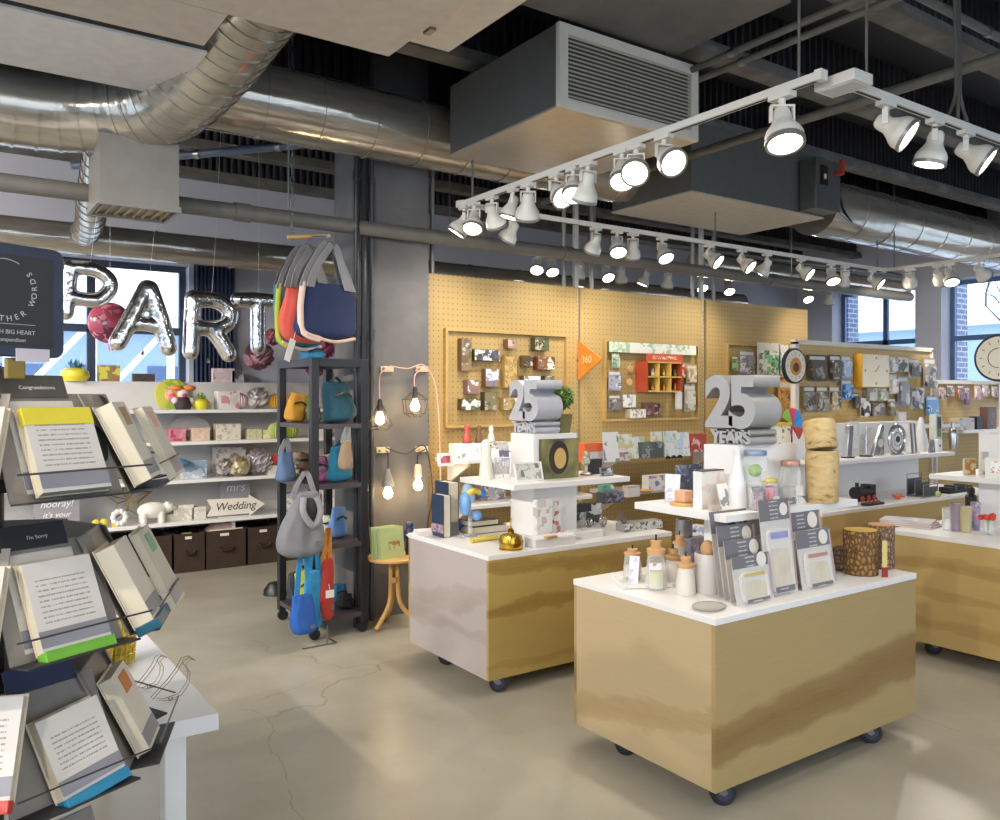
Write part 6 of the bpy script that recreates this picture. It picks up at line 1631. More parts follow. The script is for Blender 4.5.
for i in range(260):
    a = rg.uniform(0, 2*PI); s_ = rg.uniform(0, .1); h = rg.uniform(.55, .74)
    mb.tube([(0,0,.1), (s_*.3*math.cos(a), s_*.3*math.sin(a), h*.6), (s_*math.cos(a), s_*.6*math.sin(a), h)], [.0015,.0015,.0008], 3, caps=False)
mb.build('grass_foliage', mt('c4a86a', .9, 0, var=.1), t)

# ============================ bulbs on the column ============================================
BULBG = glow('ffd9a0', 7, 'warm_bulb')
def hookblock(px, py, label):
    x, z, d = vy(px, py, 5.22)
    t = thing('wall_peg', label, 'wall hook', (x, 5.22, z))
    MB().box(-.05,.05,-.02,0,-.02,.02).build('wood_block', mt('cdbb9c', .6), t, bevel=.002); MB().cyl((-.03,-.06,0),(-.03,-.02,0), .01, n=12).build('peg_dowel', mt('cdbb9c', .6), t)
    return x, z
pk = mt('d8a89c', .6); bkc = mt('2b2624', .6)
p1 = hookblock(386, 369, 'pale wooden wall peg holding the pink cord at the upper left of the column')
p2 = hookblock(421, 369, 'pale wooden wall peg holding the pink cord at the upper right of the column')
p3 = hookblock(382, 450, 'pale wooden wall peg with black cord at the lower left of the column')
p4 = hookblock(421, 449, 'pale wooden wall peg with black cord at the lower right of the column')
def pendant(px, py_top, py_b, label, cord, style, start):
    """bulb hanging on a cord; py_b is the bulb's middle"""
    x, zb, d = vy(px, py_b, 5.14)
    _, zt, _ = vy(px, py_top, 5.14)
    t = thing('pendant_bulb', label, 'pendant light', (x, 5.14, zb))
    MB().tube(smoothpath([(start[0]-x, .02, start[1]-zb), (0, 0, zt-zb), (0, 0, .09)]), .004, 6).build('cord', cord, t)
    if style == 'concrete': MB().lathe([(0,.16),(.012,.16),(.02,.13),(.045,.05),(.045,.04),(.02,.045),(0,.06)], 20).build('socket', mt('8b8a84', .8), t)
    elif style == 'glass': MB().lathe([(0,.14),(.02,.14),(.026,.12),(.028,.05),(0,.05)], 18).build('socket', mt('c9c2b2', .5), t)
    else: MB().lathe([(0,.13),(.012,.13),(.018,.11),(.02,.06),(.016,.045),(0,.045)], 18).build('socket', DARK, t)
    MB().lathe([(0,.05),(.014,.05),(.02,.03),(.034,-.005),(.03,-.03),(.015,-.045),(0,-.048)], 20).build('bulb', BULBG, t)
    if style == 'diamond':
        for i in range(6):
            a = 2*PI*i/6; c, s_ = math.cos(a), math.sin(a)
            MB().tube([(.02*c,.02*s_,.09),(.095*c,.06*s_,-.055),(.06*c,.04*s_,-.08)], .0028, 6).build('cage_wire', bkc, t)
        for r_, z in ((.095,-.055),(.06,-.08)): MB().tube([(r_*math.cos(2*PI*i/6), r_*.64*math.sin(2*PI*i/6), z) for i in range(6)], .0028, 6, closed=True).build('cage_ring', bkc, t)
    if style == 'round':
        for i in range(6):
            a = 2*PI*i/6; c, s_ = math.cos(a), math.sin(a)
            MB().tube([(.02*c,.02*s_,.09),(.1*c,.06*s_,.04),(.085*c,.055*s_,-.06),(.04*c,.03*s_,-.085)], .0028, 6).build('cage_wire', bkc, t)
        for r_, z in ((.1,.04),(.085,-.06)): MB().tube([(r_*math.cos(2*PI*i/6), r_*.62*math.sin(2*PI*i/6), z) for i in range(6)], .0028, 6, closed=True).build('cage_ring', bkc, t)
    l = bpy.data.lights.new('bulb_light', 'POINT'); l.energy = 1.6; l.color = (1,.74,.42); l.shadow_soft_size = .03
    lo = bpy.data.objects.new('bulb_light', l); COL.objects.link(lo); lo.parent = t; lo.location = (0,-.07,-.02)
    return t
pendant(380, 375, 418, 'glowing bulb in an open diamond wire cage hanging on pink cord', pk, 'diamond', p1)
pendant(415, 375, 405, 'glowing bulb in a rounded wire cage hanging on pink cord', pk, 'round', p2)
pendant(388, 455, 492, 'glowing bare bulb under a grey concrete cone socket', bkc, 'concrete', p3)
pendant(418, 455, 484, 'small glowing bulb in a pale socket at the lower right of the column', bkc, 'glass', p4)
def cordrun(label, pts, m):
    t = thing('power_cord', label, 'cord')
    MB().tube(smoothpath(pts), .0045, 6).build('cord', m, t); MB().cbox(pts[-1], .03,.02,.05).build('plug', m, t)
cordrun('pink cord draped between the two upper wall pegs and down the peg wall edge', [(p1[0],5.16,p1[1]+.02),((p1[0]+p2[0])/2,5.16,p1[1]+.005),(p2[0],5.16,p2[1]+.02),(p2[0]+.1,5.16,p2[1]-.2),(p2[0]+.13,5.16,p2[1]-.9),(p2[0]+.12,5.17,.6)], pk)
cordrun('black cord looping between the two lower wall pegs and down to the floor', [(p3[0],5.16,p3[1]+.02),((p3[0]+p4[0])/2,5.16,p3[1]-.03),(p4[0],5.16,p4[1]+.02),(p4[0]+.06,5.16,p4[1]-.3),(p4[0]+.02,5.16,.6),(p4[0]+.05,5.16,.3)], bkc)

# ============================ side table goods ===============================================
gx, gy, gz = tx, ty, .475
for k in range(3):
    t = thing('picture_book', ['front pale green picture book with a small animal print on the round side table','middle pale green picture book of the set on the round side table','rear pale green picture book of the set on the round side table'][k], 'book', (gx-.03-.012*k, gy-.07+.035*k, gz), .15, rx=-.12)
    MB().box(-.105,.085,0,.003,0,.205).box(-.105,.085,.025,.028,0,.205).box(-.105,-.102,.003,.025,0,.205).build('cover', mt('b5c48c', .5), t, smooth=0); MB().box(-.102,.082,.003,.025,.003,.202).build('page_block', CREAM, t, smooth=0)
    MB().box(-.04,.05,-.001,-.0001,.05,.11).build('cover_picture', printed('b5c48c','8a6a44','c9876a',22,180+k), t, smooth=0)
fx_, fy_, fz_ = gx+.115, gy-.01, gz
t = thing('nutcracker_doll', 'blue doll figure with a white belt on the round side table', 'doll', (fx_, fy_, fz_))
MB().lathe([(0,0),(.025,0),(.03,.03),(.022,.09),(.034,.12),(.036,.16),(.02,.185),(0,.19)], 16).build('doll_body', mt('2f3560', .5), t); MB().ball((0,0,.2), .026, 12, 8).build('doll_head', mt('3a4170', .5), t)
MB().lathe([(.034,.13),(.038,.13),(.038,.142),(.034,.142),(.034,.13)], 16).build('white_belt', WHITE, t)
for s_ in (-1,1): MB().tube([(s_*.03,0,.165),(s_*.045,-.01,.12),(s_*.04,-.02,.1)], .009, 8).build('doll_arm', mt('2f3560', .5), t)

# ============================ balloons =======================================================
BALY = 6.2
def balloon(ch, strokes, cpx, cpy, hpx, label, tilt=0):
    x, z, d = vy(cpx, cpy, BALY); h = tall(hpx, d)
    t = thing('letter_balloon', label, 'balloon', (x, BALY, z), 0, None, ry=tilt)
    mb = MB()
    for pts, rad in strokes:
        P = smoothpath([(px_*h, 0, pz*h) for px_, pz in pts], 6)
        mb.tube(P, rad*h, 12)
        for e in (P[0], P[-1]): mb.ball(tuple(e), rad*h, 12, 8)
    o = mb.build('foil_body', FOIL, t)
    r = o.modifiers.new('merge', 'REMESH'); r.mode = 'VOXEL'; r.voxel_size = h*.024; r.use_smooth_shade = True
    s = o.modifiers.new('soft', 'SMOOTH'); s.factor = .6; s.iterations = 4
    MB().tube([(0,0,.35*h),(.01,.0,.8),(0,0,ZC-z-.02)], .0007, 4).build('hanging_thread', WHITE, t)
    MB().lathe([(0,-.6*h),(.03*h,-.585*h),(.012*h,-.54*h),(0,-.5*h)], 8).build('filling_tail', FOIL, t) if ch != 'P' else None
    return t
q = .135
balloon('P', [([(-.3,-.42),(-.3,0),(-.3,.4)], q), ([(-.3,.38),(.05,.42),(.32,.3),(.36,.1),(.2,-.1),(-.05,-.14),(-.28,-.12)], q)], 87, 292, 56, 'silver foil letter P balloon partly behind the black sign', .1)
balloon('A', [([(-.36,-.44),(-.18,.0),(-.02,.42)], q), ([(.02,.42),(.2,.0),(.36,-.44)], q), ([(-.2,-.14),(0,-.12),(.2,-.14)], q*.85)], 146, 316, 66, 'silver foil letter A balloon between the P and R', .08)
balloon('R', [([(-.28,-.44),(-.28,0),(-.28,.42)], q), ([(-.28,.4),(.05,.42),(.28,.3),(.3,.12),(.12,-.02),(-.24,-.04)], q), ([(.02,-.04),(.18,-.22),(.32,-.43)], q)], 210, 326, 62, 'silver foil letter R balloon in front of the dark curtain', .05)
balloon('T', [([(0,-.44),(0,0),(0,.36)], q), ([(-.34,.36),(0,.38),(.34,.36)], q)], 258, 322, 58, 'silver foil letter T balloon half hidden behind the hanging bags')
x, z, d = vy(110, 323, BALY+.35)
t = thing('foil_balloon', 'round red and pink patterned foil balloon behind the letter A', 'balloon', (x, BALY+.35, z))
MB().ball((0,0,0), .15, 22, 14, sy=.45).build('foil_body', printed('a84a5c', '6b2c4a', 'd88a9a', 12, 190, .2), t); MB().tube([(0,0,-.14),(.01,0,-.2)], [.012,.02], 8).build('filling_tail', mt('a84a5c', .3), t)
MB().tube([(0,0,.15),(0,0,ZC-z-.02)], .0007, 4).build('hanging_thread', WHITE, t)

# ============================ hanging bags ===================================================
def strap_loop(w, h, tw, m, t, y=0, name='bag_strap', off=0):
    mb = MB()
    for s_ in (-1, 1):
        pts = smoothpath([(s_*w/2, y, 0), (s_*w*.36, y, h*.4), (s_*w*.12+off, y, h*.85), (off, y, h)])
        vs, fs = [], []
        for p in pts:
            vs += [(p.x-tw/2, p.y-.003, p.z), (p.x+tw/2, p.y-.003, p.z), (p.x+tw/2, p.y+.003, p.z), (p.x-tw/2, p.y+.003, p.z)]
        for i in range(len(pts)-1):
            for a, b in ((0,1),(1,2),(2,3),(3,0)): fs.append((4*i+a, 4*i+b, 4*i+4+b, 4*i+4+a))
        mb = MB().add(vs, fs); mb.build(name, m, t)
GREYF = fabric('8b8a8c'); GREYD = fabric('5d5c60')
def tote(px, pyb, Y, wpx, hpx, dep, label, main, straps=2, strap_h=.33, sm=GREYF, panel=None, seed=1):
    x, z, d = vy(px, pyb, Y); w = tall(wpx, d); h = tall(hpx, d)
    t = thing('tote_bag', label, 'bag', (x, Y, z), .25, 'tote bags hung from the ceiling chain')
    hanging_bag_mesh(w, h, dep, seed=seed, top=.8, sag=.12).build('bag_body', main, t, sub=1, smooth=80)
    if panel:
        MB().tube(smoothpath([(-w*.40,-dep*.12,h*.98),(-w*.47,-dep*.2,h*.5),(-w*.42,-dep*.2,h*.1),(-w*.2,-dep*.42,-.01)]), .02, 10).build('side_gusset', panel, t)
        MB().tube(smoothpath([(-w*.42,-dep*.4,h*.06),(0,-dep*.5,-.02),(w*.42,-dep*.4,h*.02)]), .01, 8).build('piping', mt('d8b8a8', .7), t)
    for k in range(4): strap_loop(w*(.86-.2*(k//2)), strap_h*(1-.02*k), .055, sm if k % 2 == 0 else GREYD, t, (-dep*.2, dep*.1)[k % 2]-.008*k, off=.012*k)
    for o in list(t.children):
        if o.name.startswith('bag_strap'): o.location = (0,0,h*.9)
    return t
tote(325, 339, 4.86, 70, 55, .16, 'large navy tote bag with a peach stripe, front of the hanging bags', fabric('232f52'), strap_h=.30, panel=mt('d9bcae', .8), seed=2)
tote(305, 342, 5.06, 54, 58, .14, 'coral and orange tote bag hanging behind the navy one', fabric('c9564a'), strap_h=.29, seed=3)
tote(297, 347, 5.24, 54, 62, .14, 'teal tote bag with a yellow green base, rear of the hanging bags', fabric('3f7f7a'), strap_h=.29, panel=mt('a4a83a', .8), seed=4)
xh, zh, dh = vy(312, 243, 5.0)
ch = thing('hanging_chain', 'chain and wooden rod holding up the tote bags', 'chain', (xh, 5.0, zh))
n = 26
for i in range(n):
    z0 = .0+i*(ZC-zh)/n
    MB().tube([(.011*math.cos(a), 0, z0+.03+.026*math.sin(a)) for a in [2*PI*k/10 for k in range(10)]], .003, 5, closed=True, M=Matrix.Translation((-.13,0,0)) @ Matrix.Rotation((i % 2)*PI/2, 4, 'Z')).build('chain_link', STEEL, ch)
MB().cyl((-.16,0,.02),(.12,.0,.06), .012, n=12).build('wooden_rod', WOOD, ch); MB().tube([(0,-.25,-.0),(0,0,.04),(0,.3,0)], .008, 8).build('cross_hook', STEEL, ch)
tgx, tgz, _ = vy(290, 350, 4.8)
tg2 = thing('price_tag', 'long white price tag dangling below the hanging bags', 'tag', (tgx, 4.8, tgz), .3, None, ry=.35)
MB().box(-.022,.022,0,.0015,-.07,.07).build('tag_card', PAPER, tg2, smooth=0); MB().tube([(0,0,.07),(.0,.0,.12)], .0015, 4).build('tag_string', WHITE, tg2)

# ============================ bags on the black shelf unit ===================================
def pouch(loc, w, h, dep, rz, label, m, zipm=None, seed=1, tilt=0, name='bag', strap=None):
    t = thing(name, label, 'bag', loc, rz, None, ry=tilt or ((seed*37) % 7-3)*.07, rx=((seed*23) % 5-2)*.05)
    hanging_bag_mesh(w, h, dep, seed=seed, top=.7, sag=.0).build('bag_body', m, t, sub=1, smooth=80)
    MB().tube(smoothpath([(-w*.3,-dep*.42,h*.62),(0,-dep*.46,h*.7),(w*.3,-dep*.42,h*.62)]), .006, 6).build('zip_line', zipm or BLACK, t)
    if strap: MB().tube(smoothpath([(-w*.25,0,h*.95),(0,0,h*1.12),(w*.25,0,h*.95)]), .009, 8).build('carry_handle', strap, t)
    return t
zk = [SH-.0, ZK[3], ZK[2], ZK[1], ZK[0]]
pouch((2.210, 5.065, ZK[3]+.003), .24, .27, .17, .3, 'dark teal backpack on the top inner shelf of the black unit', fabric('1f4a58'), seed=5, strap=BLACK)
pouch((2.060, 5.465, ZK[3]+.003), .15, .2, .12, .2, 'small mustard pouch on the top inner shelf, behind the teal backpack', fabric('b9882f'), seed=6)
pouch((2.180, 5.365, ZK[3]+.003), .1, .13, .1, .0, 'olive green coin pouch beside the mustard one', fabric('5d6a2c'), seed=7)
pouch((2.240, 5.105, ZK[2]+.003), .2, .24, .13, .4, 'bright teal blue duffel on the second shelf of the black unit', fabric('1f6f8c'), seed=8, strap=fabric('25406a'))
pouch((2.100, 5.125, ZK[2]+.003), .14, .17, .1, -.2, 'magenta and grey patterned purse on the second shelf', printed('6b5a66', 'a8467a', '3c3440', 20, 191), seed=9)
pouch((2.090, 5.425, ZK[2]+.003), .16, .18, .12, .1, 'brown swirl patterned purse at the back of the second shelf', printed('6e5a4c', '3a302c', 'a08a78', 16, 192), seed=10)
pouch((2.260, 5.345, ZK[2]+.003), .12, .16, .1, .3, 'pale tan wallet bag at the back of the second shelf', fabric('b8a284'), seed=11)
pouch((2.260, 5.165, ZK[1]+.003), .13, .2, .1, .2, 'light blue pouch on the third shelf beside the grey backpack', fabric('5f83b4'), seed=12)
pouch((2.240, 5.325, ZK[1]+.003), .14, .13, .1, -.3, 'cream pouch with green print on the third shelf', printed('c9c4b0', '8a9a4c', 'e0dccc', 24, 193), seed=13)
pouch((2.110, 5.315, ZK[0]+.003), .16, .24, .12, .0, 'lime yellow bag on the lowest shelf of the black unit', fabric('b9bc3a'), seed=14, strap=BLACK)
pouch((2.100, 5.465, ZK[0]+.003), .16, .2, .12, .3, 'dark grey bag behind the lime yellow one', fabric('3a3a3f'), seed=15)
pouch((2.280, 5.245, ZK[0]+.003), .14, .13, .12, .2, 'teal blue pouch low on the bottom shelf', fabric('2a6a86'), seed=16)
pouch((2.260, 5.085, ZK[0]+.003), .12, .1, .1, .2, 'black pouch at the front of the bottom shelf', fabric('232327'), seed=17)
pouch((2.100, 5.215, SH+.0), .18, .09, .12, .2, 'teal pouch lying on top of the black shelf unit', fabric('2d6f92'), seed=25)
# hung on the unit's camera side
def hung(px, pyb, wpx, hpx, dep, Y, label, m, seed, strap, strap_h, name='hanging_bag', flap=None, rz=.15, top=.6):
    x, z, d = vy(px, pyb, Y); w = tall(wpx, d); h = tall(hpx, d)
    t = thing(name, label, 'bag', (x, Y, z), rz)
    hanging_bag_mesh(w, h, dep, seed=seed, top=top, sag=.02).build('bag_body', m, t, sub=1, smooth=80)
    strap_loop(w*.5, strap_h, .035, strap, t, 0, off=.01); 
    for o in list(t.children):
        if o.name.startswith('bag_strap'): o.location = (0,0,h*.92)
    if flap: MB().prism([(x_*w, h*z_) for x_, z_ in ((-.34,.92),(.34,.92),(.3,.55),(0,.45),(-.3,.55))], -dep*.5-.006, -dep*.5+.004, 'y').build('bag_flap', flap, t, bevel=.002)
    MB().box(w*.08, w*.26, -dep*.53, -dep*.5, h*.18, h*.26).build('bag_label', mt('6d6d70', .6), t, smooth=0)
    return t
gb = hung(304, 556, 50, 64, .2, 4.83, 'grey hooded slouch backpack hung on the front of the black unit', fabric('77777a'), 18, GREYF, .16, 'hanging_backpack', top=.42)
hh = tall(64, 5.1)
MB().tube(smoothpath([(-.045,-.075,hh*.92),(-.06,-.1,hh*.7),(0,-.115,hh*.5),(.055,-.1,hh*.7),(.04,-.075,hh*.92)]), .02, 10).build('hood_edge', GREYF, gb)
MB().ball((0,-.07,hh*.73), .05, 14, 10, sx=.95, sy=.6, sz=1.5).build('hood_opening', fabric('2f2f33'), gb)
sl = hung(303, 634, 27, 40, .13, 4.85, 'royal blue sling bag hung low on the black unit', fabric('2a5aa8'), 19, fabric('2f8ec4'), .4, 'sling_bag', top=.75)
hung(314, 628, 22, 58, .08, 4.93, 'bright cyan slim bag hung just behind the royal blue sling', fabric('3a92c0'), 20, fabric('3a92c0'), .25, 'sling_bag', top=.8)
hung(327, 620, 15, 62, .08, 4.92, 'red bag on an orange strap at the corner of the black unit', fabric('a8382e'), 21, fabric('c9853a'), .22, 'sling_bag', top=.8)
x, z, d = vy(330, 594, 4.86)
t = thing('price_tag', 'square white price tag on the red bag', 'tag', (x, 4.86, z)); MB().box(-.028,.028,0,.0015,-.024,.024).build('tag_card', PAPER, t, smooth=0); MB().tube([(0,0,.024),(0,.02,.06)], .0012, 4).build('tag_string', WHITE, t)
hung(346, 470, 14, 30, .09, 4.9, 'small tan bag hung inside the right post of the black unit', fabric('8f7a62'), 22, GREYF, .1, 'hanging_bag')
hung(285, 482, 20, 30, .1, 5.15, 'blue grey bag hung on the left side of the black unit', fabric('566a8a'), 23, GREYF, .1, 'hanging_bag')
x, z, d = vy(312, 634, 4.93)
t = thing('wire_foot', 'short wire rack foot poking out under the blue sling bags', 'rack', (x, 4.93, 0))
MB().tube([(-.1,-.1,.006),(.12,-.1,.006),(.12,.04,.006)], .005, 6).build('wire_hoop', STEEL, t); MB().tube([(.06,-.1,.006),(.06,-.1,.12),(.06,.05,.14)], .005, 6).build('wire_riser', STEEL, t)
x, y, d = hz(275, 594, .0)
t = thing('dark_cap', 'dark cap lying on the floor left of the black shelf unit', 'cap', (x, y, 0)); MB().lathe([(0,.1),(.05,.09),(.085,.04),(.09,0),(0,0)], 20).build('cap_crown', BLACK, t); MB().cyl((.05,-.05,.004),(.05,-.05,.01), .08, n=20).build('cap_brim', BLACK, t)

# ============================ party goods on the back shelves =================================
def bshelf(px, k, Y=7.62):
    x, _, d = vy(px, 400, Y); return x, d
ZBS = [1.68, ZB[0], ZB[1], ZB[2], ZB[3]]
def bbox(px, k, wpx, hpx, label, c1, c2, c3, dep=.12, Y=None, name='party_box', cat='box', scale=14, seed=200, lid=None):
    Y = Y or (7.985 if k == 0 else 7.6)
    x, d = bshelf(px, k, Y); w = wide(wpx, d, px); h = tall(hpx, d)
    t = thing(name, label, cat, (x, Y, ZBS[k]))
    MB().box(-w/2, w/2, 0, min(dep, .06) if k == 0 else dep, 0, h).build('carton_body', mt(c1, .6), t, smooth=0, bevel=.001)
    MB().box(-w/2+.002, w/2-.002, -.0012, -.0001, .002, h-.002).build('front_print', printed(c1, c2, c3, scale, seed), t, smooth=0)
    if lid: MB().box(-w/2-.003, w/2+.003, -.003, dep+.003, h, h+.02).build('box_lid', mt(lid, .6), t, smooth=0)
    return t
def pom(px, k, rpx, label, col, Y=7.62, blades=260, up=0, name='paper_ball', z=None):
    x, d = bshelf(px, k, Y); r = tall(rpx, d)
    t = thing(name, label, 'paper decoration', (x, Y, (ZBS[k]+r if z is None else z)))
    MB().ball((0,0,0), r*.8, 16, 10).build('ball_core', mt(col, .8, 0, var=.08), t)
    fluff(r, blades, random.Random(int(px*10+rpx)), 1).build('paper_petal_foliage', mt(col, .8, 0, var=.12), t, smooth=0)
    return t
def honey(px, k, rpx, label, col, Y=7.6, stem=False, base=None):
    """honeycomb paper lantern: ribbed globe"""
    x, d = bshelf(px, k, Y); r = tall(rpx, d)
    t = thing('paper_lantern', label, 'paper decoration', (x, Y, ZBS[k]))
    mb = MB(); n = 36
    vs, fs = [], []
    for j in range(11):
        f = PI*j/10
        for i in range(n): rr = r*math.sin(f)*(1 if i % 2 else .88)+.001; vs.append((rr*math.cos(2*PI*i/n), rr*math.sin(2*PI*i/n), r*1.0-r*math.cos(f)))
    for j in range(10):
        for i in range(n): a, b = j*n+i, j*n+(i+1) % n; fs.append((a, b, b+n, a+n))
    mb.add(vs, fs).build('lantern_globe', mt(col, .8, 0, var=.05), t, smooth=0)
    MB().tube([(.012*math.cos(2*PI*i/12),0,2*r+.01+.012*math.sin(2*PI*i/12)) for i in range(12)], .0015, 5, closed=True).build('hanging_loop', WHITE, t)
    return t
def pineapple(px, k, wpx, hpx, label, body, leaf, Y):
    x, d = bshelf(px, k, Y); w = tall(wpx, d); h = tall(hpx, d)
    t = thing('pineapple_ornament', label, 'ornament', (x, Y, ZBS[k]))
    MB().lathe([(0,0),(w*.38,0),(w*.5,h*.2),(w*.46,h*.42),(w*.28,h*.54),(0,h*.56)], 20).build('fruit_body', mt(body, .5, 0, var=.05), t)
    for i in range(11):
        a = i*2.4; tilt_ = .2+.05*i; top = h*(1-.035*i); b = Vector((math.cos(a)*w*.1, math.sin(a)*w*.1, h*.5)); e = Vector((math.cos(a)*w*.6*tilt_, math.sin(a)*w*.5*tilt_, top))
        s_ = Vector((-math.sin(a), math.cos(a), 0))*w*.09
        MB().add([tuple(b-s_), tuple(b+s_), tuple((b+e)/2+s_*1.1+Vector((math.cos(a),math.sin(a),0))*w*.04), tuple(e), tuple((b+e)/2-s_*1.1+Vector((math.cos(a),math.sin(a),0))*w*.04)], [(0,1,2,3,4)]).build('leaf', mt(leaf, .5, 0, var=.08), t, smooth=0)
    return t
pineapple(75, 0, 27, 24, 'yellow paper pineapple with blue leaves on top of the back shelves', 'd9c93a', '4a7fa0', 8.0)
bbox(109, 0, 22, 16, 'box printed with a flower wreath on top of the back shelves', '8a7a3c', 'c9c24c', 'a84a5c', name='wreath_box', scale=16, seed=201)
bbox(144, 0, 22, 8, 'low dark brown sign on top of the back shelves, right of the wreath box', '4a3a34', '6b574e', '3a2c28', name='wooden_sign', cat='sign', seed=202)
x, d = bshelf(176, 1, 7.8)
t = thing('party_hat', 'oval yellow and pink straw hat above the orange doll on the back shelves', 'hat', (x, 7.93, 1.56))
MB().lathe([(0,-.02),(.15,-.02),(.155,-.01),(.15,0),(.09,.01),(0,.01)], 28, M=Matrix.Rotation(PI/2*.9, 4, 'X')).build('hat_brim', printed('b9b848', '8fae4a', 'd8c83a', 8, 203), t); MB().ball((0,-.03,0), .075, 18, 10, sy=.5).build('hat_crown', printed('d0788a', 'c9584c', 'd8c24a', 10, 204), t)
x, d = bshelf(183, 1, 7.6)
t = thing('bunny_doll', 'dark faced doll with an orange headscarf on the top back shelf', 'doll', (x, 7.6, ZB[0]))
MB().lathe([(0,0),(.06,0),(.075,.04),(.06,.09),(.03,.12),(0,.12)], 18).build('doll_body', mt('3a2c34', .7), t); MB().ball((0,0,.14), .05, 14, 10).build('doll_head', mt('d8c2bc', .7), t)
for s_ in (-1, 1): MB().ball((s_*.07,-.01,.08), .03, 10, 8).build('doll_cheek', mt('d9cfc9', .7), t); MB().ball((s_*.055,-.01,.19), .042, 12, 8, sx=1.4, sz=.6).build('scarf_bow', mt('d9803a', .6), t)
MB().ball((0,-.05,.125), .02, 8, 6).build('doll_nose', mt('b04a7a', .6), t)
pineapple(201, 1, 16, 19, 'small bright yellow pineapple on the top back shelf', 'd8cf3c', '7a9a3c', 7.6)
bbox(224, 0, 22, 14, 'pale pink printed party sign on top of the back shelves', 'd8c2c6', 'b08a92', 'e6d8da', name='party_sign', cat='sign', seed=205)
bbox(238, 0, 12, 12, 'small grey sign with a dark print on top of the back shelves', '9a98a4', '4a4854', 'c2c0ca', name='party_sign', cat='sign', seed=206)
bbox(229, 1, 22, 18, 'white box of striped paper cups on the top back shelf', 'd9d4d0', 'c98a8c', 'e8e4e0', seed=207)
bbox(209, 1, 8, 11, 'tiny cream box right of the small pineapple', 'd4cdbc', 'b9b09a', 'e2dccc', seed=208)
honey(240, 1, 8, 'small white and red honeycomb ball on the top back shelf', 'd8b8b4', 7.66)
pom(258, 1, 11, 'white fluffy paper ball on the top back shelf', 'd9d2d0')
honey(275, 1, 7.5, 'mustard yellow honeycomb lantern on the top back shelf', 'd6a53a')
honey(290, 1, 6.5, 'orange honeycomb lantern seen behind the black shelf unit', 'cf8f3a')
honey(311, 1, 7, 'olive green honeycomb lantern seen through the black shelf unit', '8a9a3c')
pom(259, 0, 14, 'dusty pink paper fan ball hanging by the back wall', 'b98a9a', Y=7.7, z=1.93, name='paper_fan')
pom(274, 0, 9, 'rosy paper fan ball hanging above the dusty pink one', 'c98a94', Y=7.75, z=2.12, name='paper_fan')
pom(325, 0, 12, 'magenta and white paper fan ball seen above the black shelf unit', 'b0607c', Y=7.75, z=2.05, name='paper_fan')
pom(315, 0, 9, 'pink paper ball seen through the top of the black shelf unit', 'b85a6c', Y=7.75, z=1.82, name='paper_fan')
pom(301, 0, 8, 'mauve paper ball by the back wall behind the hanging bags', 'a87a98', Y=7.75, z=2.12, name='paper_fan')
bbox(178, 2, 16, 13, 'pink packet on the second back shelf', 'c97a88', 'b0465c', 'd9a0a8', seed=209)
bbox(201, 2, 18, 13, 'peach box on the second back shelf', 'd6bca4', 'c4a68c', 'e2ccb8', seed=210)
x, d = bshelf(190, 2, 7.8)
t = thing('arch_card', 'grey arch shaped card standing behind the peach box', 'card', (x, 7.8, ZB[1])); MB().prism([(.2*math.cos(PI*i/20), .05+.17*math.sin(PI*i/20)) for i in range(21)]+[(-.2,0),(.2,0)], 0, .006, 'y').build('card_panel', mt('b8b4b2', .6), t, smooth=0); MB().box(-.15,.15,-.002,-.0001,.01,.03).build('card_print', mt('9a9694', .6), t, smooth=0)
bbox(229, 2, 24, 16, 'white dotted box on the second back shelf', 'd6d0c0', 'b4ac94', 'e4dfd2', scale=30, seed=211)
bbox(255, 2, 14, 10, 'cream box of little flowers on the second back shelf', 'cfc8a8', 'd8d0a0', 'a89c78', scale=30, seed=212)
bbox(268, 2, 10, 9, 'pale yellow packet beside the cream flower box', 'd4ca9c', 'c2b684', 'e2dab4', seed=213)
honey(276, 2, 8, 'light green honeycomb ball on the second back shelf', 'a8b86a', 7.56)
honey(291, 2, 7.5, 'lime green honeycomb ball behind the black shelf unit', '98aa4a')
bbox(321, 2, 20, 9, 'white flat box seen through the black shelf unit', 'd2ccc6', 'e0dad4', 'b8b2ac', seed=214)
bbox(195, 3, 24, 18, 'blue and white striped party box on the third back shelf', 'b8c0c8', '7f9ab0', 'd8dce0', seed=215)
x, d = bshelf(180, 3, 7.58)
t = thing('paper_umbrella', 'small blue paper umbrella at the left of the third back shelf', 'paper decoration', (x, 7.58, ZB[2])); MB().lathe([(0,.19),(.05,.175),(.1,.14),(.095,.138),(0,.17)], 18).build('umbrella_canopy', mt('4a7a98', .7), t); MB().cyl((0,0,0),(0,0,.18), .004, n=8).build('umbrella_stick', WOOD, t)
bbox(231, 3, 30, 28, 'tall white floral backdrop box on the third back shelf', 'c9c2bc', '9a9290', 'dcd6d2', Y=7.75, scale=24, seed=216)
pom(226, 3, 9, 'grey paper pompom at the left of the third back shelf', 'b9b2ae'); pom(240, 3, 10, 'cream paper pompom in the middle of the third back shelf', 'd4c8a8', Y=7.56); pom(259, 3, 13, 'large lilac white paper pompom on the third back shelf', 'cfc6ca')
x, d = bshelf(272, 3, 7.58)
t = thing('heart_ornament', 'red heart ornament standing on the third back shelf', 'ornament', (x, 7.58, ZB[2]+.06))
hp = [(.016*.38*16*math.sin(a)**3/1.6, .016*.38*(13*math.cos(a)-5*math.cos(2*a)-2*math.cos(3*a)-math.cos(4*a))/1.6+.08) for a in [2*PI*i/28 for i in range(28)]]
MB().prism(hp, -.02, .02, 'y').build('heart_body', mt('c4483c', .5), t, bevel=.008); MB().box(-.05,.05,-.03,.03,-.06,.025).build('heart_stand', PAPER, t)
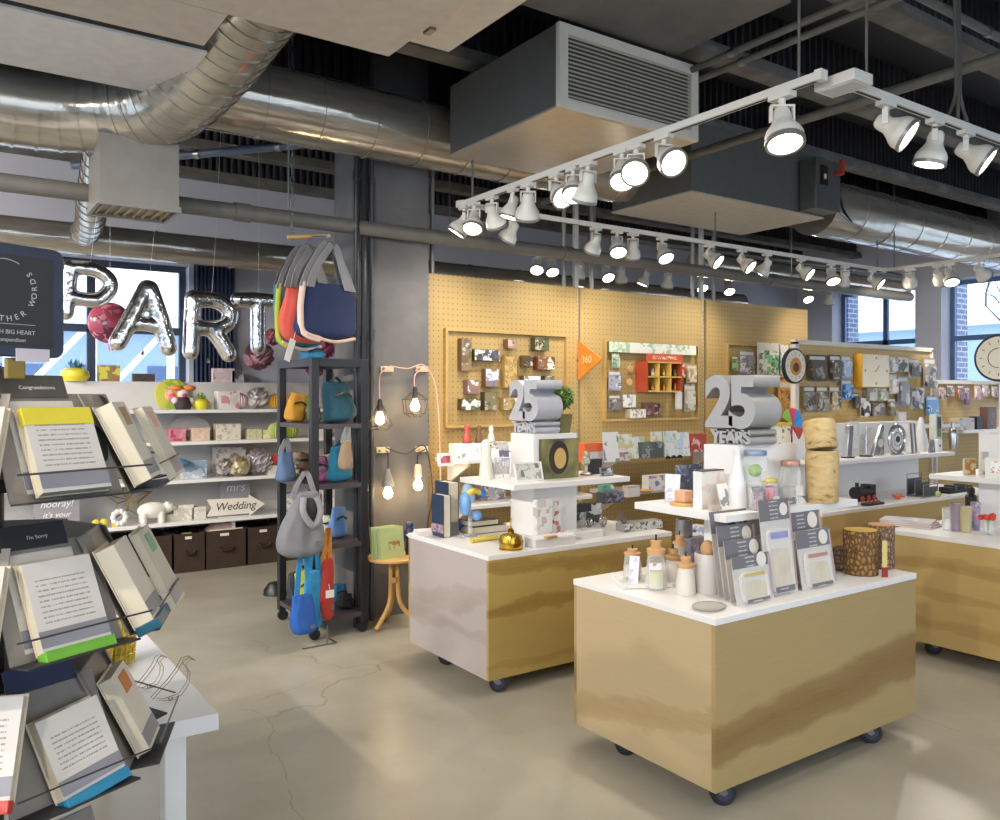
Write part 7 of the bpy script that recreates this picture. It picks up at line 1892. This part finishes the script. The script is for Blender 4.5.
bbox(275, 3, 10, 9, 'small cream box beside the red heart', 'd6cdb8', 'c2b8a0', 'e4dcc8', Y=7.54, seed=217) if False else None
# bottom shelf
def lowsign(px, k, wpx, hpx, txt, label, bg, ink, shape='rect', Y=7.58, size=.5):
    x, d = bshelf(px, k, Y); w = wide(wpx, d, px); h = tall(hpx, d)
    t = thing('party_sign', label, 'sign', (x, Y, ZBS[k]+.002), 0, None, rx=-.1)
    if shape == 'arrow':
        ol = [(-.5,0),(.22,.0),(.22,-.12),(.5,.42),(.22,.95),(.22,.80),(-.5,.85),(-.42,.42)]
        ol = [(a*w, (b+.12)*h*.93) for a, b in ol]
        MB().prism(ol, 0, .012, 'y').build('sign_panel', mt(bg, .6), t, smooth=0)
    else: MB().box(-w/2, w/2, 0, .012, 0, h).build('sign_panel', mt(bg, .6), t, smooth=0)
    MB().box(-w*.3, w*.3, .012, .06, 0, .006).build('sign_foot', mt(bg, .6), t, smooth=0)
    text('sign_lettering', txt, h*size, mt(ink, .6, 0, var=0), t, (-.02*w if shape == 'arrow' else 0, -.001, h*(.5 if shape == 'arrow' else .74)), extrude=.0006, shear=.25)
    return t, h
lowsign(237, 4, 58, 21, 'Wedding', 'white wooden arrow sign reading Wedding on the bottom back shelf', 'e4ded2', '2c2a28', 'arrow', 7.54, .52)
lowsign(236, 4, 30, 34, 'mrs', 'grey sign reading mrs standing behind the arrow sign', 'a9a7ae', 'efeeee', 'rect', 7.8, .36)
lowsign(57, 4, 46, 36, 'hooray!', 'grey gift bag reading hooray behind the card spinner', '8d8b90', 'e4e2e0', 'rect', 7.57, .26)
_b = [o for o in COL.objects if o.get('label','').startswith('grey gift bag reading')][0]
text('sign_lettering', "it's your", .062, mt('e4e2e0', .6, 0, var=0), _b, (0, -.001, .13), extrude=.0006, shear=.25)
bear = thing('white_bear', 'white ceramic polar bear on the bottom back shelf', 'ornament', (bshelf(152, 4)[0], 7.6, ZB[3]))
BW = mt('e2ded4', .4, 0, var=.02)
mb = MB().ball((0,0,.11), .085, 18, 12, sx=1.5, sy=.8, sz=.85).ball((.13,0,.13), .045, 14, 10, sx=1.3)
for a, b in ((-.08,-.035),(-.08,.035),(.07,-.035),(.07,.035)): mb.cyl((a,b,0),(a*.95,b,.09), .026, .032, n=12)
mb.ball((.12,-.03,.168), .014, 8, 6).ball((.12,.03,.168), .014, 8, 6).ball((.185,0,.12), .022, 10, 8)
o = mb.build('bear_body', BW, bear); r = o.modifiers.new('merge','REMESH'); r.mode = 'VOXEL'; r.voxel_size = .008; r.use_smooth_shade = True
MB().ball((.205,0,.125), .008, 8, 6).build('bear_nose', DARK, bear)
for i, (px, w_, h_, l, c) in enumerate(((167,14,7,'low green and white candle box beside the polar bear','c2c4a8'),(184,20,15,'white block of carved letters on the bottom back shelf','ddd8ca'),(199,14,12,'small white lantern box beside the carved letters','d9d3c6'))):
    bbox(px, 4, w_, h_, l, c, 'c9c3b4', 'ece8de', name='candle_box', seed=220+i)
st2 = thing('gold_wire_star', 'large gold wire star standing behind the polar bear', 'ornament', (bshelf(128, 4, 7.8)[0], 7.8, ZB[3]+.02))
pts = [(.2*(1 if i % 2 == 0 else .42)*math.sin(2*PI*i/10), 0, .17+.2*(1 if i % 2 == 0 else .42)*math.cos(2*PI*i/10)) for i in range(10)]
for dy in (-.015, .015): MB().tube([(a, dy, c) for a, b, c in pts], .006, 6, closed=True).build('star_outline', GOLD, st2)
for i in range(0, 10, 1): MB().tube([(pts[i][0],-.015,pts[i][2]),(0,0,.17),(pts[i][0],.015,pts[i][2])], .003, 5).build('star_spoke', GOLD, st2)
t = thing('white_wreath', 'small white rosette with yellow ribbon on the bottom back shelf', 'ornament', (bshelf(118, 4)[0], 7.56, ZB[3]))
for i in range(10): a = 2*PI*i/10; MB().ball((.05*math.cos(a),0,.075+.05*math.sin(a)), .024, 10, 7).build('rosette_petal', WHITE, t)
MB().box(-.06,-.02,-.01,.01,0,.05).build('yellow_ribbon', mt('d8c23a', .6), t)
t = thing('yellow_bow', 'yellow bow gift at the left of the white rosette', 'ornament', (bshelf(99, 4)[0], 7.56, ZB[3])); MB().ball((-.03,0,.04), .035, 12, 8, sy=.6).build('bow_loop', mt('d4c03c', .6), t); MB().ball((.03,0,.04), .035, 12, 8, sy=.6).build('bow_loop', mt('d4c03c', .6), t)
for i, (px, w_, h_, l, c) in enumerate(((292,12,18,'blue gift tin on the bottom back shelf behind the hung grey bag','6a88b0'),(312,16,16,'white paper box behind the black shelf unit, lowest shelf','d6d2d0'),(330,14,18,'pale box seen through the black shelf unit, lowest shelf','c9c8c8'))):
    bbox(px, 4, w_, h_, l, c, 'b9b4ae', 'e4e0dc', seed=230+i)
# bits on top of the bins
bt, bw_ = bins[3]
t = thing('tissue_paper', 'heap of pale pink tissue paper in the bin below the arrow sign', 'tissue', (bt.location.x+bw_/2, BSY0+.2, .30)); hanging_bag_mesh(bw_*.8, .1, .3, seed=31, top=.4).build('tissue_sheet', mt('d0b4ac', .8), t, sub=1); MB().box(-bw_*.42,bw_*.42,-.18,-.165,.045,.052).build('tissue_edge', PAPER, t)
bt, bw_ = bins[2]
t = thing('mesh_scrap', 'tangle of black mesh trimmings in the bin nearest the card spinner', 'trimming', (bt.location.x+bw_/2, BSY0+.2, .34)); fluff(.1, 160, random.Random(4), .3).build('mesh_foliage', BLACK, t, smooth=0); MB().box(-.05,.03,-.12,-.1,-.01,.0).build('green_ribbon', mt('a8ac5a', .6), t)

# ============================ on the white table =============================================
YM = mt('cdb23c', .35, .5, var=.1)
def basket(px, py, wpx, hpx, label, seed):
    x, y, d, w, h = place(px, py, WTZ, wpx, hpx, 0)
    w = tall(wpx, d)
    t = thing('wire_basket', label, 'basket', (x+w/2*SA, y+w/2*CA, WTZ))
    n = 18
    for k in range(6): z = .006+(h-.01)*k/5; r = w/2*(.8+.2*k/5); MB().tube([(r*math.cos(2*PI*i/24), r*math.sin(2*PI*i/24), z) for i in range(24)], .0026, 5, closed=True).build('basket_ring', YM, t)
    for i in range(n): a = 2*PI*i/n; MB().tube([(w*.4*math.cos(a),w*.4*math.sin(a),.006),(w*.5*math.cos(a+.25),w*.5*math.sin(a+.25),h-.004)], .0022, 5).build('basket_wire', YM, t)
    MB().lathe([(0,0),(w*.36,0),(w*.44,h*.9),(0,h*.85)], 20).build('basket_lining', printed('c9ae3c','b09226','dcca6c',30,seed), t)
basket(112, 668, 34, 48, 'taller yellow gold wire basket on the white table behind the spinner', 240)
basket(93, 676, 26, 30, 'shorter yellow wire basket on the white table', 241)
def wirebird(px, py, hpx, label, rz):
    x, y, d = hz(px, py, WTZ); h = tall(hpx, d)
    t = thing('wire_bird', label, 'ornament', (x, y, WTZ), rz)
    bw = mt('9a8a5c', .4, .6)
    ol = [(-.5,.15),(-.2,.05),(.2,.1),(.4,.35),(.42,.62),(.3,.85),(.45,.95),(.55,.9),(.42,1.0),(.25,.98),(.12,.75),(-.1,.5),(-.5,.15)]
    for dy in (-.01, .01): MB().tube([(a*h, dy, b*h) for a, b in ol[:-1]], .0013, 5, closed=True).build('bird_outline', bw, t)
    MB().tube([(0,0,.08*h),(0,0,0),(.12*h,0,0)], .002, 5).build('bird_leg', bw, t); MB().tube([(-.08*h,0,.08*h),(-.08*h,0,0),(.04*h,0,0)], .002, 5).build('bird_leg', bw, t)
wirebird(150, 688, 30, 'farther wire outline bird standing on the white table', .3)
wirebird(172, 700, 40, 'nearer wire outline bird standing on the white table', .1)
for i, (px, py, c, l) in enumerate(((52, 668, 'c8c2ba', 'striped notebook standing among the books on the white table'), (70, 672, 'd8d4d0', 'white notebook beside the striped one on the white table'))):
    x, y, d = hz(px, py, WTZ); t = thing('notebook', l, 'notebook', (x, y, WTZ), .3)
    MB().box(-.05,.05,0,.02,0,.12).build('cover', mt(c, .6), t, smooth=0); MB().box(-.048,.049,.003,.017,.12,.121).build('page_block', CREAM, t, smooth=0)
